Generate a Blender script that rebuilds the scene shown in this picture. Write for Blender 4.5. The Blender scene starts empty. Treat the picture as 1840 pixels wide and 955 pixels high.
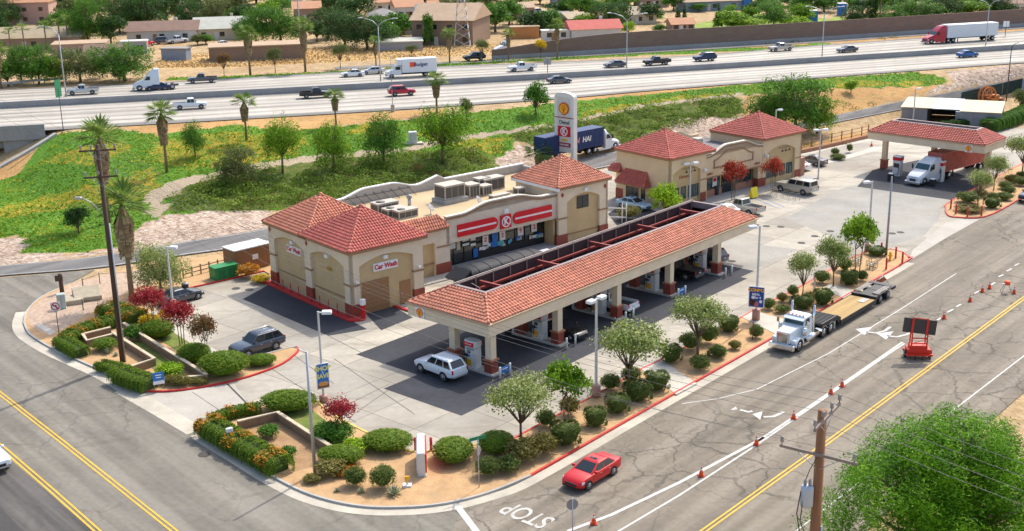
import bpy, math, random
import numpy as np
from mathutils import Vector, Matrix
R = math.radians
SC = bpy.context.scene
COL = SC.collection

# ------------------------------------------------------------------ camera
CAM_H, CAM_F, CAM_PITCH, CAM_ROLL = 37.5, 2172.3, R(16.848), R(1.025)
_fw = Vector((0, math.cos(CAM_PITCH), -math.sin(CAM_PITCH)))
_rt0 = Vector((1, 0, 0)); _dn0 = Vector((0, -math.sin(CAM_PITCH), -math.cos(CAM_PITCH)))
_rt = _rt0 * math.cos(CAM_ROLL) + _dn0 * math.sin(CAM_ROLL)
_dn = -_rt0 * math.sin(CAM_ROLL) + _dn0 * math.cos(CAM_ROLL)
cd = bpy.data.cameras.new('camera')
cd.sensor_width = 36.0; cd.lens = CAM_F / 1840 * 36.0
cd.clip_start = 1.0; cd.clip_end = 8000
cam = bpy.data.objects.new('camera', cd); COL.objects.link(cam)
cam.matrix_world = Matrix(((_rt.x, -_dn.x, -_fw.x, 0), (_rt.y, -_dn.y, -_fw.y, 0), (_rt.z, -_dn.z, -_fw.z, CAM_H), (0, 0, 0, 1)))
SC.camera = cam

# ------------------------------------------------------------------ light
SUN_EL, SUN_AZ = 50.0, 34.0            # azimuth clockwise from +Y
sdir = Vector((math.sin(R(SUN_AZ)) * math.cos(R(SUN_EL)), math.cos(R(SUN_AZ)) * math.cos(R(SUN_EL)), math.sin(R(SUN_EL))))
w = bpy.data.worlds.new('World'); SC.world = w; w.use_nodes = True
nt = w.node_tree; nt.nodes.clear()
sky = nt.nodes.new('ShaderNodeTexSky'); sky.sky_type = 'NISHITA'; sky.sun_disc = False
sky.sun_elevation = R(SUN_EL); sky.sun_rotation = R(SUN_AZ); sky.air_density = 1.0; sky.dust_density = 3.0; sky.ozone_density = .7
bg = nt.nodes.new('ShaderNodeBackground'); bg.inputs[1].default_value = 0.15
wo = nt.nodes.new('ShaderNodeOutputWorld')
nt.links.new(sky.outputs[0], bg.inputs[0]); nt.links.new(bg.outputs[0], wo.inputs[0])
sl = bpy.data.lights.new('sun', 'SUN'); sl.energy = 2.1; sl.angle = R(0.6); sl.color = (1.0, 0.95, 0.86)
so = bpy.data.objects.new('sun', sl); COL.objects.link(so)
so.rotation_euler = sdir.to_track_quat('Z', 'Y').to_euler()
SC.view_settings.view_transform = 'Standard'; SC.view_settings.look = 'None'
SC.view_settings.exposure = 0.86; SC.view_settings.gamma = 1.0
SC.view_settings.use_curve_mapping = False
SC.cycles.max_bounces = 6; SC.cycles.transparent_max_bounces = 4

# ------------------------------------------------------------------ placing on the ground
def _ray(px, py):
 return _fw * CAM_F + _rt * (px - 920) + _dn * (py - 477.5)
def G(px, py, z=0.0):
 d = _ray(px, py); t = (z - CAM_H) / d.z
 return (d.x * t, d.y * t)
def GV(px, py, z=0.0):
 a = G(px, py, z); return Vector((a[0], a[1], z))
def prj(x, y, z):
 v = Vector((x, y, z - CAM_H)); k = v.dot(_fw)
 return 920 + CAM_F * v.dot(_rt) / k, 477.5 + CAM_F * v.dot(_dn) / k
def ss(a, b, t):
 u = min(1.0, max(0.0, (t - a) / (b - a))); return u * u * (3 - 2 * u)
# freeway edges (world), z of the deck
FZ = 5.0
FNEAR = [G(-250, 252, FZ), G(118, 232, FZ), G(620, 203, FZ), G(997, 178, FZ), G(1220, 159, FZ), G(1840, 113, FZ), G(2250, 86, FZ)]
FFAR = [G(-250, 174, FZ), G(0, 162, FZ), G(303, 148, FZ), G(620, 130, FZ), G(779, 121, FZ), G(1220, 102, FZ), G(1476, 82, FZ), G(1840, 56, FZ), G(2250, 30, FZ)]
FMED = [G(-250, 212, FZ), G(0, 195, FZ), G(620, 162, FZ), G(1220, 128, FZ), G(1840, 88, FZ), G(2250, 62, FZ)]
def sdist(pl, x, y):
 """signed distance to a polyline running in +x, positive on its near (-y) side"""
 best = 1e9; sg = 1
 for (ax, ay), (bx, by) in zip(pl[:-1], pl[1:]):
  dx, dy = bx - ax, by - ay; L2 = dx * dx + dy * dy
  t = min(1.0, max(0.0, ((x - ax) * dx + (y - ay) * dy) / L2))
  ex, ey = x - ax - t * dx, y - ay - t * dy
  d = math.hypot(ex, ey)
  if d < best:
   best = d; sg = 1 if (dx * (y - ay) - dy * (x - ax)) < 0 else -1
 return best * sg
_LS = (math.sin(R(131.36)), -math.cos(R(131.36)))    # normal of the cross street
def street_e(x, y): return (x + 112) * _LS[0] + (y - 184) * _LS[1]
def lerp_tab(tab, x):
 if x <= tab[0][0]: return tab[0][1]
 for (a, va), (b, vb) in zip(tab[:-1], tab[1:]):
  if x <= b: return va + (vb - va) * (x - a) / (b - a)
 return tab[-1][1]
def tz(x, y):
 """terrain height"""
 s = sdist(FNEAR, x, y)
 if s <= 0: z = FZ - .06
 else:
  q = x * .788 + y * .616; p = -x * .616 + y * .788
  b = 3.6 * min(1.3, max(0, (q - 128) / 85)) ** 1.3 * ss(121, 126.5, p)
  D = lerp_tab([(-60, 46), (-20, 46), (10, 32), (50, 20), (93, 9), (130, 7)], x)
  z = b + (FZ - .06 - b) * ss(0, 1, 1 - s / D) if s < D else b
 e = street_e(x, y)
 if e < 40: z = min(z, max(0.0, (e - 20.5) * .42))
 return z - .06
def T(px, py):
 """point of the terrain seen at that place in the photograph"""
 d = _ray(px, py); t0, t1 = 20 / CAM_F, 900 / CAM_F
 n = 240; prev = t0
 for i in range(1, n + 1):
  t = t0 + (t1 - t0) * (i / n) ** 1.6
  if CAM_H + d.z * t < tz(d.x * t, d.y * t):
   lo, hi = prev, t
   for _ in range(22):
    m = (lo + hi) / 2
    if CAM_H + d.z * m < tz(d.x * m, d.y * m): hi = m
    else: lo = m
   return Vector((d.x * hi, d.y * hi, CAM_H + d.z * hi))
  prev = t
 return Vector((d.x * t1, d.y * t1, 0))
TH_S = R(48.9); TH_B = R(39.55); TH_L = R(131.36)

# ------------------------------------------------------------------ objects, names, labels
def tag(o, label=None, cat=None, group=None, kind=None):
 if label: o['label'] = label
 if cat: o['category'] = cat
 if group: o['group'] = group
 if kind: o['kind'] = kind
 return o
def thing(name, label, cat, loc=(0, 0, 0), rz=0.0, group=None):
 o = bpy.data.objects.new(name, None); COL.objects.link(o)
 o.empty_display_size = .3
 o.location = loc; o.rotation_euler = (0, 0, rz)
 return tag(o, label, cat, group)
ORD = ['first', 'second', 'third', 'fourth', 'fifth', 'sixth', 'seventh', 'eighth', 'ninth', 'tenth', 'eleventh', 'twelfth', 'thirteenth', 'fourteenth', 'fifteenth', 'sixteenth', 'seventeenth', 'eighteenth', 'nineteenth', 'twentieth']
AUTO = []
def auto(o, desc, px, py, marks): AUTO.append((o, desc, px, py, marks))
def finish_labels():
 b = {}
 for o, desc, px, py, marks in AUTO:
  m = min(marks, key=lambda k: (k[1] - px) ** 2 + (2.2 * (k[2] - py)) ** 2)
  dx, dy = px - m[1], (py - m[2]) * 2.2
  rel = ('left of' if dx < 0 else 'right of') if abs(dx) > abs(dy) else ('beyond' if dy < 0 else 'in front of')
  b.setdefault((desc, m[0], rel), []).append((dx * dx + dy * dy, o))
 for (desc, mk, rel), L in b.items():
  L.sort(key=lambda k: k[0])
  for i, (_, o) in enumerate(L):
   o['label'] = f'{desc} {rel} {mk}' if len(L) == 1 else (f'{desc} nearest to {mk}, {rel} it' .replace(f', {rel} it', f' on its {"left" if rel[0]=="l" else "right"} side' if rel in ('left of', 'right of') else (' on its far side' if rel == 'beyond' else ' on its near side')) if i == 0 else f'{ORD[i]} {desc} {rel} {mk}')

class MB:
 def __init__(s): s.v = []; s.f = []; s.m = []; s.t = []; s.sm = []; s.M = None; s.cur_t = .5; s.smooth = False
 def add(s, pts, faces, m=0, smooth=None):
  o = len(s.v)
  for p in pts:
   p = Vector(p)
   s.v.append(tuple(s.M @ p) if s.M is not None else tuple(p))
  for f in faces:
   s.f.append(tuple(o + i for i in f)); s.m.append(m); s.t.append(s.cur_t); s.sm.append(s.smooth if smooth is None else smooth)
  return s
 def box(s, x0, x1, y0, y1, z0, z1, m=0):
  return s.add([(x0, y0, z0), (x1, y0, z0), (x1, y1, z0), (x0, y1, z0), (x0, y0, z1), (x1, y0, z1), (x1, y1, z1), (x0, y1, z1)],
                     [(0, 3, 2, 1), (4, 5, 6, 7), (0, 1, 5, 4), (1, 2, 6, 5), (2, 3, 7, 6), (3, 0, 4, 7)], m, False)
 def bbox(s, x0, x1, y0, y1, z0, z1, b=.05, m=0):
  """box with chamfered vertical edges and top"""
  P = [(x0 + b, y0), (x1 - b, y0), (x1, y0 + b), (x1, y1 - b), (x1 - b, y1), (x0 + b, y1), (x0, y1 - b), (x0, y0 + b)]
  cx, cy = (x0 + x1) / 2, (y0 + y1) / 2
  k = lambda p: (cx + (p[0] - cx) * (1 - 2 * b / (x1 - x0)), cy + (p[1] - cy) * (1 - 2 * b / (y1 - y0)))
  return s.loft([[(*p, z0) for p in P], [(*p, z1 - b) for p in P], [(*k(p), z1) for p in P]], m)
 def prism(s, P, z0, z1, m=0):
  n = len(P)
  return s.add([(*p, z0) for p in P] + [(*p, z1) for p in P], [tuple(range(n - 1, -1, -1)), tuple(range(n, 2 * n))] + [(i, (i + 1) % n, n + (i + 1) % n, n + i) for i in range(n)], m, False)
 def xprism(s, P, y0, y1, m=0):
  """outline in (x,z) pushed along y"""
  n = len(P)
  return s.add([(p[0], y0, p[1]) for p in P] + [(p[0], y1, p[1]) for p in P], [tuple(range(n)), tuple(range(2 * n - 1, n - 1, -1))] + [((i + 1) % n, i, n + i, n + (i + 1) % n) for i in range(n)], m, False)
 def loft(s, rings, m=0, cap=True, closed=True, smooth=None):
  n = len(rings[0]); pts = [p for r in rings for p in r]; F = []
  for i in range(len(rings) - 1):
   for j in range(n if closed else n - 1):
    k = (j + 1) % n; F.append((i * n + j, i * n + k, (i + 1) * n + k, (i + 1) * n + j))
  if cap: F.append(tuple(range(n - 1, -1, -1))); F.append(tuple((len(rings) - 1) * n + j for j in range(n)))
  return s.add(pts, F, m, smooth)
 def cyl(s, p0, p1, r0, r1=None, n=10, m=0, cap=True, smooth=True):
  p0, p1 = Vector(p0), Vector(p1); r1 = r0 if r1 is None else r1
  d = (p1 - p0).normalized(); a = d.orthogonal().normalized(); b = d.cross(a)
  ring = lambda p, r: [p + a * (r * math.cos(2 * math.pi * i / n)) + b * (r * math.sin(2 * math.pi * i / n)) for i in range(n)]
  return s.loft([ring(p0, r0), ring(p1, r1)], m, cap, True, smooth)
 def tube(s, path, r, n=6, m=0):
  path = [Vector(p) for p in path]; rr = r if isinstance(r, (list, tuple)) else [r] * len(path)
  rings = []; a = None
  for i, p in enumerate(path):
   d = (path[min(i + 1, len(path) - 1)] - path[max(i - 1, 0)]).normalized()
   a = d.orthogonal().normalized() if a is None else (a - d * a.dot(d)).normalized()
   b = d.cross(a)
   rings.append([p + a * (rr[i] * math.cos(2 * math.pi * k / n)) + b * (rr[i] * math.sin(2 * math.pi * k / n)) for k in range(n)])
  return s.loft(rings, m, True, True, True)
 def lathe(s, prof, n=12, c=(0, 0, 0), m=0, smooth=True):
  return s.loft([[(c[0] + r * math.cos(2 * math.pi * i / n), c[1] + r * math.sin(2 * math.pi * i / n), c[2] + z) for i in range(n)] for r, z in prof], m, True, True, smooth)
 def quad(s, a, b, c, d, m=0): return s.add([a, b, c, d], [(0, 1, 2, 3)], m, False)
 def poly(s, P, m=0): return s.add(P, [tuple(range(len(P)))], m, False)
 def build(s, name, mats, parent=None, loc=None, rz=None):
  me = bpy.data.meshes.new(name)
  me.from_pydata(s.v, [], s.f)
  for mt in (mats if isinstance(mats, (list, tuple)) else [mats]): me.materials.append(mt)
  me.polygons.foreach_set('material_index', s.m)
  me.polygons.foreach_set('use_smooth', s.sm)
  if any(t != .5 for t in s.t):
   at = me.attributes.new('tint', 'FLOAT', 'FACE'); at.data.foreach_set('value', s.t)
  me.validate(); me.update()
  o = bpy.data.objects.new(name, me); COL.objects.link(o)
  if parent is not None: o.parent = parent
  if loc is not None: o.location = loc
  if rz is not None: o.rotation_euler = (0, 0, rz)
  return o
def struct(name, mb, mats):
 o = mb.build(name, mats); o['kind'] = 'structure'; return o
def copy_tree(o, parent=None):
 c = o.copy(); COL.objects.link(c); c.parent = parent
 for ch in list(o.children): copy_tree(ch, c)
 return c
def text_mesh(s, size, name, mat, parent, loc, rot, depth=.015, align='CENTER', sx=1.0, shear=0.0, bold=0.0):
 cu = bpy.data.curves.new(name, 'FONT'); cu.body = s; cu.size = size; cu.align_x = align; cu.align_y = 'CENTER'
 cu.extrude = depth; cu.shear = shear; cu.offset = bold
 t = bpy.data.objects.new(name, cu); COL.objects.link(t)
 me = bpy.data.meshes.new_from_object(t)
 bpy.data.objects.remove(t); bpy.data.curves.remove(cu)
 me.materials.clear(); me.materials.append(mat)
 o = bpy.data.objects.new(name, me); COL.objects.link(o); o.parent = parent
 o.location = loc; o.rotation_euler = rot; o.scale = (sx, 1, 1)
 return o

# ------------------------------------------------------------------ materials
MATS = {}
def lin(c):
 return tuple(c) + (1.0,) if len(c) == 3 else c
def mat(name, col, rough=.6, metal=0.0, var=.12, scale=1.2, fine=.08, bump=0.0, bscale=30.0, spec=.4, tintvar=0.0, dirt=None, dirtamt=0.0, stretch=None):
 if name in MATS: return MATS[name]
 m = bpy.data.materials.new(name); m.use_nodes = True; nt = m.node_tree; N = nt.nodes; L = nt.links
 p = N['Principled BSDF']; p.inputs['Roughness'].default_value = rough; p.inputs['Metallic'].default_value = metal
 p.inputs['Specular IOR Level'].default_value = spec
 tc = N.new('ShaderNodeTexCoord'); src = tc.outputs['Object']
 if stretch:
  mp = N.new('ShaderNodeMapping'); mp.inputs['Scale'].default_value = stretch; L.new(src, mp.inputs[0]); src = mp.outputs[0]
 def noise(sc, det=4):
  n = N.new('ShaderNodeTexNoise'); n.inputs['Scale'].default_value = sc; n.inputs['Detail'].default_value = det; n.inputs['Roughness'].default_value = .6
  L.new(src, n.inputs['Vector']); return n.outputs['Fac']
 def mr(fac, lo, hi, a=.3, b=.7):
  r = N.new('ShaderNodeMapRange'); r.inputs['From Min'].default_value = a; r.inputs['From Max'].default_value = b
  r.inputs['To Min'].default_value = lo; r.inputs['To Max'].default_value = hi; L.new(fac, r.inputs['Value']); return r.outputs['Result']
 def mul(a, b):
  x = N.new('ShaderNodeMath'); x.operation = 'MULTIPLY'; L.new(a, x.inputs[0]); L.new(b, x.inputs[1]); return x.outputs[0]
 f = mul(mr(noise(scale), 1 - var, 1 + var), mr(noise(scale * 14, 3), 1 - fine, 1 + fine))
 if tintvar:
  at = N.new('ShaderNodeAttribute'); at.attribute_name = 'tint'
  f = mul(f, mr(at.outputs['Fac'], 1 - tintvar, 1 + tintvar, 0, 1))
 vm = N.new('ShaderNodeVectorMath'); vm.operation = 'SCALE'; vm.inputs[0].default_value = col[:3]; L.new(f, vm.inputs['Scale'])
 outc = vm.outputs[0]
 if dirt:
  mx = N.new('ShaderNodeMix'); mx.data_type = 'RGBA'; L.new(outc, mx.inputs['A']); mx.inputs['B'].default_value = lin(dirt)
  L.new(mr(noise(scale * .45 + .02, 5), 0, dirtamt, .45, .75), mx.inputs['Factor']); outc = mx.outputs['Result']
 L.new(outc, p.inputs['Base Color'])
 if bump:
  bp = N.new('ShaderNodeBump'); bp.inputs['Strength'].default_value = bump; bp.inputs['Distance'].default_value = .02
  L.new(noise(bscale, 3), bp.inputs['Height']); L.new(bp.outputs[0], p.inputs['Normal'])
 MATS[name] = m; return m
def paint(name, col, metal=0.0, rough=.25):
 m = mat(name, col, rough, metal, .03, .8, .02, spec=.5)
 m.node_tree.nodes['Principled BSDF'].inputs['Coat Weight'].default_value = .3
 m.node_tree.nodes['Principled BSDF'].inputs['Coat Roughness'].default_value = .05
 return m
def leafmat(name, dark, mid, light, trans=.30):
 if name in MATS: return MATS[name]
 m = bpy.data.materials.new(name); m.use_nodes = True; nt = m.node_tree; N = nt.nodes; L = nt.links
 p = N['Principled BSDF']; p.inputs['Roughness'].default_value = .55; p.inputs['Specular IOR Level'].default_value = .12
 at = N.new('ShaderNodeAttribute'); at.attribute_name = 'tint'
 oi = N.new('ShaderNodeObjectInfo')
 ad = N.new('ShaderNodeMath'); ad.operation = 'MULTIPLY_ADD'; L.new(oi.outputs['Random'], ad.inputs[0]); ad.inputs[1].default_value = .16
 sb = N.new('ShaderNodeMath'); sb.operation = 'SUBTRACT'; L.new(at.outputs['Fac'], sb.inputs[0]); sb.inputs[1].default_value = .08; L.new(sb.outputs[0], ad.inputs[2])
 cr = N.new('ShaderNodeValToRGB'); e = cr.color_ramp.elements
 e[0].position = 0; e[0].color = lin(dark); e[1].position = 1; e[1].color = lin(light)
 k = e.new(.5); k.color = lin(mid)
 L.new(ad.outputs[0], cr.inputs[0]); L.new(cr.outputs[0], p.inputs['Base Color'])
 tr = N.new('ShaderNodeBsdfTranslucent'); hs = N.new('ShaderNodeHueSaturation'); hs.inputs['Value'].default_value = 1.3; L.new(cr.outputs[0], hs.inputs['Color']); L.new(hs.outputs[0], tr.inputs[0])
 ms = N.new('ShaderNodeMixShader'); ms.inputs[0].default_value = trans
 L.new(p.outputs[0], ms.inputs[1]); L.new(tr.outputs[0], ms.inputs[2]); L.new(ms.outputs[0], N['Material Output'].inputs['Surface'])
 MATS[name] = m; return m
def glassmat(name, col, rough=.04):
 m = mat(name, col, rough, 0, .25, .6, .05, spec=.6); return m

STUCCO = mat('cream_stucco', (.72, .59, .42), .85, var=.07, scale=.6, fine=.07, bump=.35, bscale=25, dirt=(.48, .37, .25), dirtamt=.4)
STUCCO2 = mat('grey_cream_stucco', (.66, .56, .43), .85, var=.08, scale=.6, fine=.07, bump=.35, bscale=25, dirt=(.45, .37, .28), dirtamt=.4)
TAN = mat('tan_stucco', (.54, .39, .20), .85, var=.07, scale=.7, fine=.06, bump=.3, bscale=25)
BELT = mat('brown_trim', (.33, .19, .10), .7, var=.08)
REDTILE = mat('red_wainscot_tile', (.26, .055, .035), .5, var=.15, scale=4, fine=.12)
ROOF_O = mat('orange_clay_tile', (.55, .21, .125), .75, var=.14, scale=.5, fine=.12, tintvar=.24, dirt=(.30, .10, .06), dirtamt=.45)
ROOF_R = mat('red_clay_tile', (.48, .125, .09), .72, var=.12, scale=.5, fine=.12, tintvar=.22, dirt=(.26, .065, .05), dirtamt=.4)
DOORB = mat('brown_door_paint', (.33, .17, .075), .55, var=.05, scale=.5)
REDP = mat('red_kerb_paint', (.55, .035, .03), .6, var=.15, scale=2, fine=.12)
CONC = mat('pale_concrete', (.52, .48, .40), .85, var=.10, scale=.25, fine=.08, bump=.15, dirt=(.28, .25, .20), dirtamt=.5)
CONCK = mat('kerb_concrete', (.42, .40, .36), .85, var=.12, scale=.5, fine=.1)
WHITE = mat('white_paint', (.78, .78, .76), .5, var=.05)
WHITEM = mat('white_metal', (.74, .75, .76), .4, var=.05)
BLACK = mat('black_plastic', (.02, .02, .022), .5, var=.1)
RUBBER = mat('tyre_rubber', (.022, .022, .023), .8, var=.1)
STEEL = mat('galvanised_steel', (.45, .46, .47), .45, .6, var=.1)
CHROME = mat('polished_chrome', (.75, .76, .78), .15, 1.0, var=.04)
GREYM = mat('grey_metal', (.32, .32, .32), .5, .2, var=.1)
DARKM = mat('dark_metal', (.06, .055, .055), .55, .2, var=.1)
GLASS = glassmat('dark_window_glass', (.015, .022, .026))
GLASSB = glassmat('bluish_window_glass', (.03, .08, .09))
RED = mat('sign_red', (.62, .008, .018), .45, var=.04)
YEL = mat('sign_yellow', (.85, .42, .02), .5, var=.04)
ORANGE = mat('safety_orange', (.85, .10, .02), .55, var=.06)
BLUE = mat('sign_blue', (.02, .16, .48), .45, var=.05)
WOODP = mat('weathered_pole_wood', (.26, .12, .055), .85, var=.2, scale=1.2, fine=.15, bump=.4, stretch=(4, 4, .4))
WOODD = mat('dark_pole_wood', (.085, .05, .035), .85, var=.2, scale=1.2, fine=.15, bump=.4, stretch=(4, 4, .4))
PLATE = mat('number_plate', (.6, .6, .58), .5)
HEADL = mat('headlight_lens', (.75, .78, .8), .1, 0, .05, spec=.8)
TAILL = mat('tail_light_lens', (.45, .01, .015), .2, 0, .05, spec=.6)
# ================================================================== GROUND
def inpoly(P, x, y):
 c = False; j = len(P) - 1
 for i in range(len(P)):
  xi, yi = P[i]; xj, yj = P[j]
  if (yi > y) != (yj > y) and x < (xj - xi) * (y - yi) / (yj - yi) + xi: c = not c
  j = i
 return c
MASKS = {
 'green': [[(60, 268), (100, 240), (200, 232), (285, 243), (420, 224), (520, 236), (640, 224), (800, 208), (990, 186), (1220, 164), (1340, 152), (1640, 130), (1700, 140), (1712, 150), (1640, 157), (1480, 160), (1340, 171), (1160, 190), (1000, 224), (930, 250), (900, 300), (640, 350), (480, 380), (300, 386), (262, 402), (200, 446), (135, 456), (40, 455), (40, 420), (-20, 432), (-200, 400), (-200, 330), (0, 326), (40, 310)],
           [(300, 140), (400, 138), (620, 128), (900, 106), (1100, 95), (1400, 84), (1490, 76), (1490, 80), (1400, 89), (1100, 103), (900, 114), (620, 132), (400, 143), (300, 145)]],
 'yellow': [[(-50, 385), (110, 345), (200, 325), (270, 300), (300, 310), (270, 360), (180, 372), (60, 385), (0, 398)], [(270, 255), (420, 235), (560, 250), (540, 280), (420, 300), (330, 305), (270, 290)], [(720, 235), (840, 240), (920, 250), (890, 285), (800, 262)], [(1040, 200), (1220, 172), (1340, 165), (1330, 172), (1160, 195), (1040, 222)], [(60, 290), (200, 250), (250, 262), (160, 300)], [(650, 215), (720, 240), (680, 250), (620, 240)], [(1500, 145), (1690, 145), (1650, 156), (1500, 158)]],
 'tan': [[(210, 228), (340, 215), (620, 204), (800, 197), (800, 209), (640, 222), (520, 238), (420, 226), (285, 245), (240, 236)], [(1000, 178), (1340, 146), (1340, 153), (1000, 190)],
         [(-80, 320), (0, 298), (60, 272), (100, 242), (92, 275), (40, 312), (0, 327), (-80, 350)], [(1340, 172), (1480, 160), (1690, 154), (1640, 172), (1480, 216), (1330, 245)],
         [(1440, 262), (1560, 235), (1640, 215), (1560, 262), (1440, 275)], [(0, 160), (300, 144), (300, 150), (0, 165)], [(1000, 100), (1500, 72), (1840, 50), (1840, 56), (1480, 80), (1000, 104)]],
 'cobble': [[(-200, 425), (0, 430), (45, 428), (42, 456), (135, 458), (200, 447), (262, 402), (300, 384), (480, 378), (480, 412), (340, 437), (0, 480), (-200, 500)],
   [(885, 292), (925, 262), (985, 260), (990, 300), (905, 318)], [(1120, 264), (1215, 211), (1335, 211), (1340, 262), (1180, 300), (1120, 300)],
   [(1700, 130), (1840, 114), (1940, 105), (1940, 125), (1840, 142), (1640, 172), (1690, 155), (1712, 148)],
   [(42, 580), (52, 556), (80, 533), (130, 510), (190, 492), (320, 470), (330, 490), (240, 520), (190, 540), (110, 590), (60, 600)]],
 'path': [[(258, 388), (262, 352), (300, 330), (345, 318), (400, 305), (400, 316), (350, 330), (318, 342), (298, 365), (300, 390)], [(395, 306), (480, 290), (560, 279), (700, 268), (770, 258), (770, 266), (700, 278), (560, 290), (480, 302), (395, 318)], [(760, 258), (830, 244), (1000, 221), (1160, 187), (1330, 168), (1330, 173), (1160, 193), (1000, 227), (830, 252), (760, 266)]],
 'shrub': [[(300, 378), (310, 342), (362, 325), (560, 287), (720, 275), (850, 268), (885, 285), (905, 308), (830, 312), (620, 356), (480, 378)], [(925, 232), (1000, 226), (1160, 191), (1330, 174), (1330, 214), (1270, 213), (1200, 238), (1130, 262), (1000, 258), (930, 252)]],
 'lawn': [[(1225, 48), (1330, 28), (1330, 52), (1300, 66), (1225, 50)], [(1300, 20), (1420, 30), (1500, 35), (1500, 48), (1400, 55), (1310, 55)], [(1500, 30), (1560, 38), (1560, 48), (1470, 52)]],
 'gold': [[(300, 100), (600, 88), (900, 80), (900, 96), (700, 108), (480, 118), (260, 126)], [(390, 116), (760, 96), (760, 100), (400, 124)]],
}
MN = list(MASKS)
def axis(fine0, fine1, step, lo, hi, grow=1.35):
 a = list(np.arange(fine0, fine1 + .01, step)); s = step; x = a[-1]
 while x < hi: s *= grow; x += s; a.append(x)
 s = step; x = a[0]; b = []
 while x > lo: s *= grow; x -= s; b.append(x)
 return b[::-1] + a
XS = axis(-100, 122, 1.35, -1800, 1800)
YS = axis(118, 262, 1.35, -300, 130)
y = YS[-1]
while y < 560: y += 3.2; YS.append(y)
st = 3.2
while y < 4000: st *= 1.4; y += st; YS.append(y)
nx, ny = len(XS), len(YS)
gv = []; gm = {k: [] for k in MN}
for yy in YS:
 for xx in XS:
  z = tz(xx, yy) if (110 < yy < 700 and -400 < xx < 500) else (-.06 if yy <= 110 else FZ - .12)
  gv.append((xx, yy, z))
  vis = yy > 90 and yy < 640 and abs(xx) < 330
  if vis:
   px, py = prj(xx, yy, z)
   for k in MN: gm[k].append(1.0 if any(inpoly(P, px, py) for P in MASKS[k]) else 0.0)
  else:
   for k in MN: gm[k].append(0.0)
gf = [(j * nx + i, j * nx + i + 1, (j + 1) * nx + i + 1, (j + 1) * nx + i) for j in range(ny - 1) for i in range(nx - 1)]
me = bpy.data.meshes.new('ground'); me.from_pydata(gv, [], gf)
for k in MN:
 at = me.attributes.new(k, 'FLOAT', 'POINT'); at.data.foreach_set('value', gm[k])
me.polygons.foreach_set('use_smooth', [True] * len(gf))
ground = bpy.data.objects.new('ground', me); COL.objects.link(ground); ground['kind'] = 'structure'
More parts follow.
